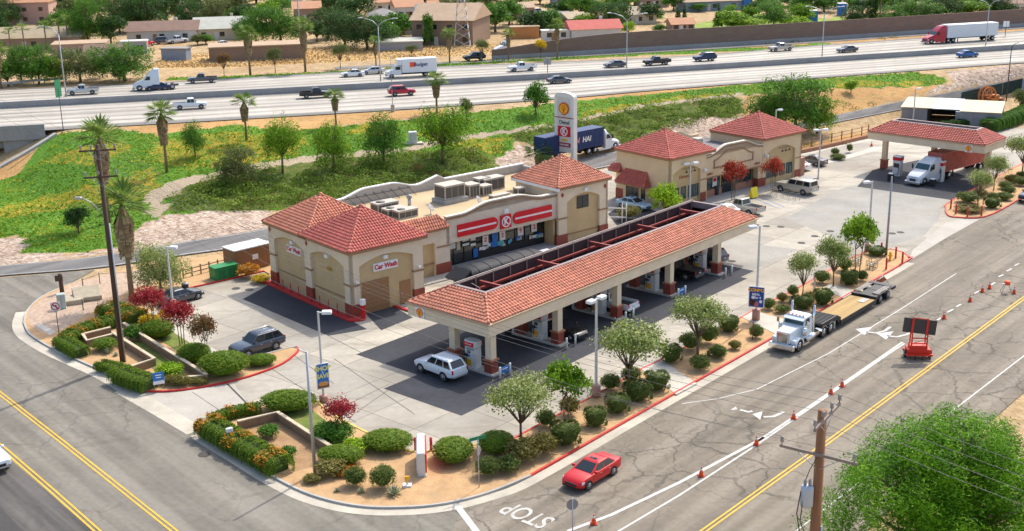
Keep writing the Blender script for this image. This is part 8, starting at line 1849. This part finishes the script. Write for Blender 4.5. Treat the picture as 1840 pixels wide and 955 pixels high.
def bush(kind, px, py, wpx, hpx, m='bush', dpx=None):
 if m == 'hedge' and wpx > 43: kind = 'mound'
 P = GV(px, py, .1) if py > 300 else T(px, py); d = math.sqrt(P.x ** 2 + P.y ** 2 + 1200); wm = wpx * d / CAM_F; hm = hpx * d / CAM_F * .92
 o = bpy.data.objects.new('bush', rt.choice(BM[kind])); COL.objects.link(o); n = Vector((P.x, P.y, 0)).normalized(); o.location = (P.x + n.x * wm * .4, P.y + n.y * wm * .4, P.z - .03)
 o.scale = (wm, wm * (dpx or .95), hm); o.rotation_euler = (0, 0, rt.uniform(-.3, .3) if kind == 'box' or dpx else rt.uniform(0, 6)); o.material_slots[0].link = 'OBJECT'; o.material_slots[0].material = LF[m]
 tag(o, None, 'bush', 'bushes in the station planters'); auto(o, ('boxy ' if kind == 'box' else '') + CH[m], px, py, BMK)
for b in (('ball', 1097, 706, 36, 32), ('ball', 1134, 694, 36, 34), ('box', 1180, 706, 44, 36), ('box', 1146, 726, 48, 38), ('box', 1205, 655, 38, 34), ('box', 1109, 747, 42, 36), ('loose', 1023, 752, 36, 38, 'brown'), ('ball', 981, 772, 36, 34), ('box', 1016, 806, 54, 44), ('box', 1070, 772, 40, 38), ('loose', 942, 838, 62, 46, 'brown'), ('loose', 978, 824, 48, 42, 'brown'), ('ball', 876, 862, 42, 38), ('loose', 912, 856, 46, 32, 'bush'), ('ball', 815, 838, 74, 40, 'hedge', 1.2), ('ball', 892, 822, 66, 38, 'hedge', 1.1), ('ball', 698, 822, 92, 36, 'hedge', .8), ('ball', 639, 880, 40, 38), ('ball', 689, 885, 46, 46),
          ('box', 1308, 600, 36, 30), ('ball', 1240, 634, 40, 34), ('ball', 1272, 622, 36, 40), ('ball', 1358, 611, 26, 26), ('ball', 1381, 559, 24, 22), ('ball', 1405, 545, 20, 18, 'brown'), ('ball', 1424, 535, 20, 22), ('loose', 1288, 645, 32, 22), ('ball', 1320, 631, 22, 18, 'brown'), ('ball', 1257, 670, 36, 30), ('ball', 1292, 648, 26, 26), ('box', 1442, 558, 36, 24), ('box', 1478, 551, 32, 30), ('ball', 1476, 512, 28, 24), ('ball', 1517, 490, 26, 26), ('box', 1525, 515, 30, 28), ('ball', 1548, 507, 20, 20), ('box', 1574, 462, 32, 16), ('loose', 1405, 566, 26, 16), ('loose', 1455, 542, 20, 16, 'brown'),
          ('ball', 1738, 368, 38, 20), ('loose', 1740, 385, 44, 12, 'brown'), ('box', 1782, 376, 26, 18), ('ball', 1804, 362, 26, 14), ('ball', 1783, 362, 18, 14), ('ball', 1812, 352, 22, 16), ('ball', 1818, 330, 24, 14, 'brown'), ('ball', 1806, 342, 22, 14), ('ball', 1835, 336, 24, 16), ('ball', 1760, 356, 24, 14, 'brown'), ('ball', 1838, 322, 22, 12),
          ('ball', 286, 614, 58, 34, 'hedge', .9), ('ball', 350, 658, 58, 36, 'hedge', .9), ('ball', 405, 686, 88, 46, 'hedge', .8), ('ball', 470, 664, 54, 22, 'hedge', .7), ('loose', 308, 686, 46, 30, 'lime'), ('ball', 320, 700, 54, 20, 'brown', .5), ('ball', 360, 694, 30, 14, 'brown'), ('ball', 190, 634, 40, 22, 'hedge'), ('loose', 240, 616, 30, 30, 'mid'),
          ('ball', 520, 752, 100, 38, 'hedge', .7), ('ball', 600, 806, 72, 40, 'mid', .8), ('loose', 614, 846, 84, 34, 'hedge', .7), ('loose', 640, 820, 46, 26, 'lime'), ('loose', 596, 862, 52, 30, 'brown'), ('loose', 562, 872, 32, 16, 'brown'), ('loose', 484, 792, 36, 26, 'mid'), ('loose', 519, 828, 30, 24, 'mid'), ('loose', 620, 858, 50, 12, 'orange'),
          ('loose', 448, 502, 38, 26, 'orange'), ('loose', 300, 578, 30, 20, 'yellow'), ('loose', 470, 510, 34, 14, 'yellow'), ('loose', 270, 588, 34, 20, 'yellow'), ('loose', 1130, 398, 40, 26, 'brown'), ('loose', 1138, 420, 38, 18, 'yellow'), ('loose', 1470, 300, 12, 14), ('loose', 1500, 282, 14, 16), ('ball', 1505, 290, 26, 12), ('loose', 1526, 276, 10, 18), ('ball', 1458, 296, 12, 8)): bush(*b)
def hedge(label, L, wd, h, m='hedge', seed=1, spots=None):
 P = resample(GP(L), 30)[0]; o_ = P[0]; rng = np.random.default_rng(seed); ln = sum(math.hypot(b[0] - a[0], b[1] - a[1]) for a, b in zip(P[:-1], P[1:])); n = int(ln * (wd + 2 * h) * 620)
 i = rng.uniform(0, 28.99, n); k = i.astype(int); f = i - k; A = np.array(P); c = A[k] * (1 - f)[:, None] + A[k + 1] * f[:, None]; d = A[k + 1] - A[k]; d /= np.linalg.norm(d, axis=1)[:, None]; nn = np.stack([-d[:, 1], d[:, 0]], 1)
 a = rng.uniform(0, math.pi, n); ca = np.sign(np.cos(a)) * np.abs(np.cos(a)) ** .5; sa = np.abs(np.sin(a)) ** .5; bump = 1 + .05 * np.sin(i * 2.1) + .04 * np.sin(i * 5.3 + 1) - .25 * np.clip(np.abs(i - 14.5) - 13.4, 0, 1.2)
 C = np.zeros((n, 3)); C[:, :2] = c - np.array(o_) + nn * (ca * wd / 2 * bump)[:, None]; C[:, 2] = sa * h * bump; C += rng.normal(0, .03, (n, 3)); Nn = np.zeros((n, 3)); Nn[:, :2] = nn * np.cos(a)[:, None]; Nn[:, 2] = np.sin(a); Nn += rng.normal(0, .6, (n, 3))
 me = leaf_mesh('hedge', C, Nn, rng.uniform(.032, .06, n), np.clip(rng.normal(.5, .15, n) + .2 * np.sin(i * 3.7 + ca * 2), 0, 1), LF[m], rng, .6)
 t = thing('hedge', label, 'hedge', (*o_, .1)); o = bpy.data.objects.new('foliage', me); COL.objects.link(o); o.parent = t
 mb = MB(); ribbon(mb, [(p[0] - o_[0], p[1] - o_[1]) for p in P[2:-2]], -wd * .38, wd * .38, 0, h * .78); mb.build('inner_twigs', mat('hedge_inner', (.05, .085, .015), .9), t)
 if spots:
  s = rng.random(n) < .07; s &= (np.sin(i * spots[0] + spots[1]) > .45) & (C[:, 2] > h * .5); C2 = C[s] + np.array([0, 0, .04]); me = leaf_mesh('blossom', np.repeat(C2, 3, 0) + rng.normal(0, .08, (len(C2) * 3, 3)), np.tile(np.array([[0, 0, 1.]]), (len(C2) * 3, 1)) + rng.normal(0, .4, (len(C2) * 3, 3)), rng.uniform(.05, .09, len(C2) * 3), rng.random(len(C2) * 3), LF['orange'], rng, .8); o = bpy.data.objects.new('blossom', me); COL.objects.link(o); o.parent = t
hedge('long clipped hedge with orange blossom along the left street kerb', [(368, 776), (432, 812), (512, 858)], 2.1, 1.15, spots=(.55, .6))
hedge('low hedge along the driveway edge of the corner planter', [(378, 768), (420, 752), (470, 744)], 1.0, .8, spots=(.6, 0))
hedge('curved hedge at the left corner running behind the no turn sign', [(118, 622), (150, 604), (195, 590), (215, 582)], 1.8, .95, spots=(.7, 2))
hedge('short hedge block at the left corner facing the street', [(110, 622), (148, 646)], 1.7, .9)
hedge('wide hedge block between the dark power pole and the pink crape myrtle', [(188, 566), (215, 572), (248, 584)], 2.6, 1.1, spots=(.5, 1))
hedge('low hedge at the foot of the dark power pole', [(178, 664), (216, 672)], 1.4, .7)
hedge('long hedge by the street left of the blue lawn sign', [(212, 682), (240, 694), (276, 704)], 2.1, 1.1)
hedge('dark clipped hedge in front of the container shed', [(1604, 240), (1680, 236), (1760, 226)], 1.6, 1.3, 'oak', 3)
hedge('bushy hedge bank at the right behind the truck canopy', [(1772, 238), (1810, 226), (1850, 208)], 3.2, 1.8, 'mid', 4)
def agave(px, py, wpx, label):
 rng = np.random.default_rng(px); P = GV(px, py, .1); d = P.length; r = wpx * d / CAM_F / 2; ex = ([], [], [])
 for i in range(34):
  a = i * 2.4; el = .15 + 1.2 * i / 34; dr = np.array([math.cos(a) * math.cos(el), math.sin(a) * math.cos(el), math.sin(el)]); sd = np.array([-math.sin(a), math.cos(a), 0]) * r * .09; tip = dr * r * 1.05; m_ = dr * r * .5 + np.array([0, 0, r * .06]); q = len(ex[0]); ex[0].extend([np.zeros(3), m_ - sd, tip, m_ + sd]); ex[1].append((q, q + 1, q + 2, q + 3)); ex[2].append(rng.random())
 me = leaf_mesh('agave', np.array([[0, 0, .02]]), np.array([[0, 0, 1.]]), np.array([.02]), np.array([.3]), LF['agave'], rng, 1, None, (np.array(ex[0]), np.array(ex[1]), np.array(ex[2])))
 o = bpy.data.objects.new('agave_plant', me); COL.objects.link(o); o.location = P; tag(o, label, 'agave')
agave(708, 890, 42, 'largest spiky grey agave in the corner planter near the kerb'); agave(649, 886, 24, 'small spiky agave between two dark round bushes'); agave(605, 884, 18, 'tiny spiky agave nearest the bare street pole'); agave(1272, 640, 24, 'spiky green agave left of the walkway before the truck'); agave(1420, 545, 22, 'spiky agave left of the boxy bushes behind the truck'); agave(193, 636, 26, 'spiky agave in front of the small square of block wall'); agave(208, 640, 16, 'tiny spiky agave beside the dark power pole')
# ---- ground cover on the slope (nobody could count it)
GVN = np.array(gv); MK = {k: np.array(gm[k]) for k in MN}
def cover(name, label, cat, sel, n_per, size, m, seed, hz=.15, hump_=0):
 rng = np.random.default_rng(seed); idx = np.nonzero(sel)[0]
 if hump_:
  idx = idx[rng.random(len(idx)) < hump_[0]]; C = []; Nn = []; tt = []
  for j in idx:
   r = rng.uniform(*hump_[1]); k = int(n_per * r * r); d = rng.normal(size=(k, 3)); d /= np.linalg.norm(d, axis=1)[:, None]; d[:, 2] = np.abs(d[:, 2]); c = GVN[j] + np.array([rng.uniform(-.7, .7), rng.uniform(-.7, .7), 0]); C.append(c + d * np.array([r, r, r * .62]) * rng.uniform(.8, 1.03, k)[:, None]); Nn.append(d + rng.normal(0, .5, (k, 3))); tt.append(np.clip(rng.normal(np.clip(rng.normal(.45, .2), 0, 1), .12, k), 0, 1))
  C, Nn, t = np.vstack(C), np.vstack(Nn), np.concatenate(tt)
 else:
  j = np.repeat(idx, n_per); n = len(j); C = GVN[j] + np.stack([rng.uniform(-.75, .75, n), rng.uniform(-.75, .75, n), rng.uniform(.0, hz, n)], 1); Nn = rng.normal(0, .7, (n, 3)) + np.array([0, -.35, 1.]); big = .5 + .3 * np.sin(C[:, 0] * .31 + 2 * np.sin(C[:, 1] * .22)) * np.sin(C[:, 1] * .27 + 1); t = np.clip(rng.normal(big, .16), 0, 1)
 me = leaf_mesh(name, C, Nn, size * rng.uniform(.6, 1.4, len(C)), t, LF[m], rng, .7); o = bpy.data.objects.new(name, me); COL.objects.link(o); tag(o, label, cat, None, 'stuff')
gr_ = (MK['green'] > .5) & (MK['path'] < .3) & (MK['shrub'] < .5) & (MK['tan'] < .5) & (MK['cobble'] < .5); rg_ = np.random.default_rng(3).random(len(gr_))
ye = gr_ & (MK['yellow'] > .5)
LF['ice'] = leafmat('ice_plant_leaves', (.07, .15, .008), (.15, .28, .014), (.30, .38, .03)); LF['iceY'] = leafmat('ice_plant_yellow_leaves', (.20, .24, .012), (.42, .40, .025), (.56, .46, .06))
cover('ice_plant', 'low bright green ice plant covering the slope below the freeway', 'ground cover', gr_ & ~(ye & (rg_ > .35)), 14, .17, 'ice', 1); cover('ice_plant', 'yellowing patches of ice plant on the slope', 'ground cover', ye & (rg_ > .3) | gr_ & (rg_ < .18), 12, .16, 'iceY', 2)
LF['scrub'] = leafmat('scrub_leaves', (.08, .12, .014), (.16, .25, .028), (.29, .36, .065)); sh_ = (MK['shrub'] > .5) & (MK['path'] < .4)
cover('shrub_cover', 'dense low green shrubs covering the bank above the frontage road', 'shrubs', sh_, 64, .13, 'scrub', 4, hump_=(.60, (.9, 1.9))); cover('shrub_cover', 'rusty brown shrubs mixed into the bank above the frontage road', 'shrubs', sh_, 46, .12, 'rust', 5, hump_=(.035, (.8, 1.5)))
tn_ = (MK['tan'] > .5) & (GVN[:, 0] > 45); cover('dry_scrub', 'scattered dry brown scrub on the bare bank', 'shrubs', tn_, 46, .12, 'brown', 6, hump_=(.05, (.5, 1.2)))
gd_ = (GVN[:, 1] > 255) & (GVN[:, 1] < 345) & (GVN[:, 0] > -130) & (GVN[:, 0] < 10); LF['straw'] = leafmat('dry_straw', (.38, .22, .08), (.56, .37, .15), (.70, .53, .28), .1); cover('dry_grass', 'tall dry golden grass on the lots beyond the freeway', 'grass', gd_ & (MK['gold'] > .4), 14, .22, 'straw', 7, .4)
# ================================================================== TOWN BEYOND THE FREEWAY
HW = {k: mat('house_wall_' + k, c, .85, 0, .06, .5, .06) for k, c in dict(pink=(.42, .27, .22), cream=(.55, .47, .34), white=(.60, .58, .53), tan=(.36, .25, .17), brown=(.25, .17, .12), grey=(.32, .32, .33), blue=(.24, .28, .34), orange=(.50, .23, .08), yellow=(.52, .38, .14)).items()}
HR = {k: mat('house_roof_' + k, c, .85, 0, .10, .5, .12) for k, c in dict(orange=(.48, .24, .13), brown=(.24, .15, .11), pale=(.46, .45, .38), beige=(.40, .32, .21), grey=(.27, .25, .23), white=(.62, .60, .55), red=(.52, .13, .10), dark=(.09, .09, .10), tan=(.44, .31, .20)).items()}
rh = random.Random(4)
def house(px, py, wpx, dep, h, rz, wl, rf, kind, label, cat='house', name=None, nw=3):
 P = T(px, py); d = math.sqrt(P.x ** 2 + P.y ** 2 + 1000); w_ = wpx * d / CAM_F; t = thing(name or ('shed' if cat == 'shed' else 'house'), label, cat, (P.x, P.y, P.z - .1), R(rz))
 x = w_ / 2; MB().box(-x, x, 0, dep, 0, h).build('wall', HW[wl], t); m = MB(); o = .5; rr = min(dep, w_) * .22
 if kind == 'f': m.box(-x - .2, x + .2, -.2, dep + .2, h, h + .25)
 elif kind == 'g': m.M = rotz(0); m.add([(-x - o, -o, h - .1), (x + o, -o, h - .1), (x + o, dep / 2, h + rr), (-x - o, dep / 2, h + rr), (-x - o, dep + o, h - .1), (x + o, dep + o, h - .1)], [(0, 1, 2, 3), (3, 2, 5, 4), (0, 3, 4), (1, 5, 2), (0, 4, 5, 1)])
 else: k = min(x * .8, dep / 2); m.add([(-x - o, -o, h - .1), (x + o, -o, h - .1), (x + o, dep + o, h - .1), (-x - o, dep + o, h - .1), (-x + k, dep / 2, h + rr), (x - k, dep / 2, h + rr)], [(0, 1, 5, 4), (1, 2, 5), (2, 3, 4, 5), (3, 0, 4), (0, 3, 2, 1)])
 r = m.build('roof', HR[rf], t)
 if kind != 'f' and w_ > 9: MB().box(x * .3, x * .3 + .7, dep * .55, dep * .55 + .7, h, h + rr + .7).build('chimney', HW[wl], r)
 st = 2 if h > 4.6 else 1
 for s in range(st):
  for i in range(nw):
   xx = -x + w_ * (i + .5) / nw; MB().box(xx - .6, xx + .6, -.05, .0, 1.0 + s * 2.8, 2.1 + s * 2.8).build('window', GLASS, t)
 if nw: MB().box(-x * .2 - .5, -x * .2 + .5, -.06, -.0, .05, 2.1).build('door', HW['white'] if wl != 'white' else DOORB, t)
 return t
for a in ((47, 44, 76, 12, 6.4, 8, 'pink', 'orange', 'g', 'large pink two storey house at the top left corner'), (30, 41, 40, 7, 3, 10, 'brown', 'pale', 'h', 'small house with pale hip roof below the pink two storey house'), (62, 90, 150, 10, 3, 4, 'tan', 'beige', 'g', 'long low house with beige roof among palms at the left'), (143, 104, 86, 8, 3.0, 12, 'pink', 'tan', 'f', 'flat roofed pink outbuilding behind the left freeway trees'), (190, 116, 62, 7, 2.6, 12, 'grey', 'brown', 'g', 'dark carport right of the flat pink outbuilding'),
          (292, 76, 116, 9, 3, 6, 'white', 'brown', 'g', 'brown roofed house with white and yellow walls'), (400, 72, 92, 11, 3, 10, 'cream', 'pale', 'g', 'house with large pale green white roof right of the brown roofed one'), (553, 40, 46, 10, 4, 10, 'tan', 'orange', 'g', 'small house with orange gable roof above the tall skirted palm'), (520, 14, 44, 9, 3, 5, 'white', 'tan', 'g', 'pale house at the top edge left of the tall grey mast'),
          (700, 22, 50, 10, 3.2, 20, 'cream', 'orange', 'h', 'cream house with orange roof at top centre, farther left one'), (738, 34, 50, 10, 3.6, 15, 'white', 'orange', 'g', 'white walled house with orange roof beside the dark conifer'), (792, 30, 36, 9, 3.2, 12, 'orange', 'orange', 'g', 'orange house just right of the dark conifer'), (690, 48, 46, 9, 3, 10, 'pink', 'grey', 'h', 'small pinkish house behind the trees left of the apartment block'), (806, 42, 110, 9, 3.2, 5, 'tan', 'grey', 'g', 'long grey roofed house behind the big apartment block'),
          (728, 62, 40, 6, 2.6, 8, 'white', 'white', 'f', 'small flat white roofed hut left of the apartment block'), (1010, 56, 40, 9, 3.4, 15, 'yellow', 'grey', 'g', 'small yellowish house with grey roof, left of a matching one'), (1040, 58, 36, 9, 3.6, 18, 'tan', 'beige', 'g', 'small tan house with gable front right of the yellowish one'), (1018, 12, 38, 9, 4.8, 10, 'grey', 'white', 'g', 'grey white two storey house at the top edge'), (1180, 14, 46, 9, 3, 14, 'pink', 'brown', 'h', 'pinkish house on the bare hill at the top edge'),
          (1284, 20, 104, 10, 3, 12, 'blue', 'tan', 'h', 'long blue grey house with tan roof above the lawn'), (1840, 26, 44, 10, 3.2, 15, 'white', 'brown', 'h', 'house with brown roof at the top right corner'), (908, 18, 22, 7, 3, 10, 'brown', 'orange', 'g', 'tiny orange roofed house at the top edge right of the apartment block'), (944, 32, 34, 8, 3, 15, 'pink', 'tan', 'g', 'small pinkish house beyond the orange container'), (1745, 8, 40, 9, 3, 8, 'cream', 'orange', 'g', 'cream house with orange roof at the top edge behind the right trees'), (1610, 12, 40, 9, 3, 8, 'tan', 'orange', 'h', 'tan house with orange hip roof at the top edge, right part'), (1228, 60, 40, 6, 2.4, 8, 'pink', 'orange', 'g', 'low orange roofed hut just beyond the sound wall'), (1150, 44, 60, 8, 2.8, 10, 'cream', 'beige', 'g', 'cream bungalow on the slope left of the lawn'), (620, 26, 40, 9, 3, 8, 'cream', 'tan', 'g', 'small cream house among dark trees at the top'), (122, 22, 30, 8, 3, 5, 'white', 'grey', 'g', 'tiny white house between dark trees at top left')): house(*a)
house(464, 110, 164, 8, 3.2, 12, 'brown', 'tan', 'f', 'long brown shed with flat tan roof beyond the freeway', 'shed', 'shed', 0); house(718, 92, 82, 9, 2.0, 6, 'grey', 'pale', 'f', 'open low shed with pale flat roof beyond the box truck', 'shed', 'shed', 0); house(1072, 72, 90, 8, 2.8, 10, 'white', 'red', 'g', 'long low shed with red roof just beyond the sound wall', 'shed', 'shed', 0)
house(944, 70, 50, 3, 2.8, 8, 'orange', 'tan', 'f', 'rusty orange storage container beyond the exit ramp', 'container', 'storage_container', 0); house(313, 110, 44, 3, 2.6, -8, 'blue', 'grey', 'f', 'dark blue storage container on the dry lot', 'container', 'storage_container', 0); house(1000, 74, 50, 3, 2.4, 6, 'white', 'white', 'f', 'white trailer home beside the orange container', 'trailer', 'trailer_home', 2); house(242, 98, 42, 3, 2.9, 10, 'grey', 'white', 'f', 'dark parked motor home by the brown roofed house', 'motor home', 'motor_home', 2)
apt = house(795, 82, 112, 16, 6.0, -14, 'brown', 'tan', 'g', 'big two storey tan apartment block with orange tan roof', 'apartment', 'apartment_block', 4)
m = MB(); L0 = T(831, 88)
tw = thing('lattice_tower', 'thin steel lattice tower in front of the apartment block', 'tower', tuple(L0)); q = MB()
for i in range(9):
 a, b = 1.9 - .19 * i, 1.9 - .19 * (i + 1); z0, z1 = i * 1.9, (i + 1) * 1.9; C = [(-1, -1), (1, -1), (1, 1), (-1, 1)]
 for k in range(4): c0, c1 = C[k], C[(k + 1) % 4]; q.tube([(c0[0] * a, c0[1] * a, z0), (c0[0] * b, c0[1] * b, z1)], .08, 4); q.tube([(c0[0] * a, c0[1] * a, z0), (c1[0] * b, c1[1] * b, z1)], .05, 4)
q.build('lattice', STEEL, tw)
for px, tp_, lb in ((541, -8, 'tall grey power mast beside the right skirted palm'), (1345, 8, 'thin wooden pole beyond the sound wall lawn'), (1108, 20, 'thin wooden pole on the bare slope'), (1625, 2, 'thin pole among the trees right of the lawn')): pole_thing('utility_pole', lb, (px, 92 if px < 600 else 48), (px - 1, tp_), .2 if px < 600 else .12, WOODD if px > 600 else GREYM)
for k, (px, py, kd, m_, lb) in enumerate(((318, 78, 'pickup', C_WHITE, 'white pickup parked by the brown roofed house'), (295, 79, 'suv', C_GREY, 'dark grey suv parked by the white walled house'), (262, 84, 'suv', C_RED, 'red suv parked near the motor home'), (404, 84, 'sedan', C_WHITE, 'white car parked before the pale roofed house'), (968, 26, 'suv', C_WHITE, 'white suv parked on the far slope'), (1020, 71, 'sedan', C_WHITE, 'white car beside the trailer home'))): p = T(px, py); car(lb, 'car', p, rh.uniform(0, 3), kd, m_, z=p.z, detail=False)
for i, (px, py) in enumerate(((1341, 18), (1460, 42), (1512, 28))): P = T(px, py); t = thing('portable_toilet', f'{["leftmost", "middle", "rightmost"][i]} of the blue portable cabins on the lawn', 'cabin', tuple(P)); MB().bbox(-1.1, 1.1, -1, 1, 0, 3.2, .1).build('cabin', BLUE, t); MB().box(-1.2, 1.2, -1.1, 1.1, 3.2, 3.4).build('roof', WHITE, t)
FM = [('the long brown shed', 465, 95), ('the apartment block', 815, 55), ('the brown roofed house', 292, 62), ('the pale roofed house', 400, 58), ('the red roofed shed', 1075, 62), ('the pink house', 48, 22), ('the long beige house', 62, 80), ('the blue grey house', 1285, 10), ('the orange container', 945, 62), ('the flat pink outbuilding', 143, 96), ('the white box trailer', 1705, 60), ('the orange gable house', 553, 28), ('the cream bungalow', 1150, 36), ('the tall grey mast', 541, 30)]
DS = {'oak': 'dense dark green tree', 'mid': 'leafy green tree', 'bright': 'bright green tree', 'olive': 'grey green tree', 'yellow': 'yellow blossoming tree', 'lime': 'lime green tree'}
FT = '''o 160 84 70 82 mid thicket|o 140 60 60 56 olive oak|o 200 84 50 50 oak oak|o 110 70 50 42 mid oak|o 215 60 60 60 oak thicket|o 260 56 90 62 oak thicket|o 300 40 70 46 oak oak|o 345 62 60 60 oak thicket|o 385 48 70 50 olive thicket|o 420 40 60 46 olive oak|o 460 78 70 62 mid thicket|o 505 80 90 66 mid thicket|o 480 44 50 36 bright oak|o 488 40 34 20 yellow oak|o 440 54 50 40 oak oak|o 590 70 60 56 oak thicket|o 620 84 80 62 oak thicket|o 660 90 90 66 oak thicket|o 590 30 60 44 oak oak|o 640 40 70 44 oak oak|o 700 84 40 40 mid oak|o 720 64 50 36 mid oak|o 770 84 26 48 mid poplar|o 766 26 34 46 oak conifer|o 812 30 60 30 olive oak|o 860 52 80 46 mid thicket|o 890 58 60 46 mid oak|o 915 48 60 44 mid oak|o 960 64 60 40 oak oak|o 990 62 46 40 mid oak|o 975 66 30 34 oak conifer|o 1010 30 60 24 oak oak|o 1045 36 50 44 mid oak|o 1055 60 40 32 bright oak|o 1070 34 50 30 mid oak|o 1090 58 60 52 oak thicket|o 1110 50 50 40 oak oak|o 1120 20 50 24 mid oak|o 1170 42 44 32 oak oak|o 1128 64 26 22 lime oak|o 1210 20 40 30 mid oak|o 1255 22 30 14 mid oak|o 1290 52 22 40 oak conifer|o 1315 54 60 30 bright oak|o 1338 54 76 22 lime thicket|o 1390 50 60 44 mid thicket|o 1378 30 50 30 mid oak|o 1352 34 36 26 oak oak|o 1425 50 60 18 lime oak|o 1440 46 44 34 bright oak|o 1445 24 50 30 mid oak|o 1425 12 60 20 oak oak|o 1480 22 60 34 mid thicket|o 1500 14 50 24 oak oak|o 1535 46 44 34 oak thicket|o 1565 44 30 40 oak poplar|o 1550 26 40 24 oak oak|o 1600 44 60 32 mid thicket|o 1650 40 80 38 mid thicket|o 1690 36 76 44 oak thicket|o 1740 34 60 28 bright oak|o 1720 18 60 28 oak oak|o 1785 30 80 44 oak thicket|o 1810 20 50 30 mid oak|o 1630 14 60 26 oak oak|o 1668 12 60 22 oak oak|o 1580 10 50 20 oak oak|o 40 150 60 64 mid thicket|o 70 152 64 66 mid thicket|o 100 150 50 48 bright thicket|o 145 148 76 58 olive thicket|o 225 146 100 66 mid thicket|o 185 140 30 34 olive oak|o 15 156 40 40 mid oak|o 215 150 26 26 olive oak|o 1 84 40 52 oak oak|o 10 46 60 46 oak thicket|o 85 14 60 28 oak oak|o 110 30 50 40 oak oak|o 170 20 80 34 olive thicket|o 230 14 70 30 oak oak|o 290 14 60 30 oak thicket|o 340 12 70 30 oak oak|o 405 10 70 26 oak thicket|o 460 8 60 24 oak oak|o 505 22 40 22 mid oak|o 575 8 50 20 oak oak|o 610 6 60 24 oak thicket|o 660 12 50 24 oak oak|o 690 4 50 18 mid oak|o 740 8 50 20 mid oak|o 800 8 50 20 oak oak|o 850 14 60 28 mid oak|o 880 8 60 20 oak oak|o 930 14 50 26 mid oak|o 970 8 40 18 oak oak|o 1060 8 60 22 mid oak|o 1100 6 50 18 oak oak|o 1145 10 40 20 mid oak|o 1220 4 40 16 mid oak|o 1350 4 50 18 oak oak|o 1400 2 50 18 oak oak|o 1540 4 50 18 oak oak|o 1700 4 60 18 oak thicket|o 1780 4 50 18 oak oak|o 1820 4 50 20 mid oak|o 370 80 30 16 mid oak|o 355 82 24 18 olive oak|o 445 70 40 30 oak oak|o 570 76 40 34 oak oak|o 1185 60 26 14 mid oak|o 1230 38 14 26 oak conifer|o 1218 34 14 20 oak conifer|o 1015 66 40 20 mid oak'''
for e in FT.split('|'):
 _, x, y_, w_, h_, tn, kd = e.split(); plant(kd, (int(x), int(y_)), int(w_) * 1.15, int(h_) * 1.1, tn, None, 'tree', 'tree', 'trees of the town beyond the freeway', FM, DS[tn])
for i, (x, y_, w_, h_) in enumerate(((20, 92, 26, 34), (45, 92, 26, 40), (85, 92, 28, 44), (110, 90, 28, 46), (124, 88, 26, 50), (48, 42, 16, 46), (56, 40, 16, 42), (1700, 34, 20, 34), (1580, 44, 22, 46), (175, 128, 20, 30), (1085, 58, 14, 34), (1106, 58, 14, 36))): plant('slimpalm', (x, y_), w_, h_, None, None, 'palm', 'palm_tree', 'palms of the town beyond the freeway', FM, 'slim palm')
rq = random.Random(9)
for i in range(52):
 x = rq.uniform(0, 1830); y_ = rq.uniform(10, 70) if x < 880 else rq.uniform(8, 48)
 if any(abs(x - hx) < 44 and abs(y_ - hy) < 13 for hx, hy in ((292, 76), (400, 72), (553, 40), (715, 28), (795, 82), (806, 42), (1284, 20), (1018, 12), (47, 44))): y_ -= 18
 tn = rq.choice(('oak', 'mid', 'olive', 'mid', 'bright')); plant(rq.choice(('oak', 'thicket', 'oak')), (x, y_), rq.uniform(24, 48), rq.uniform(18, 34), tn, None, 'tree', 'tree', 'trees of the town beyond the freeway', FM, DS[tn])
finish_labels()
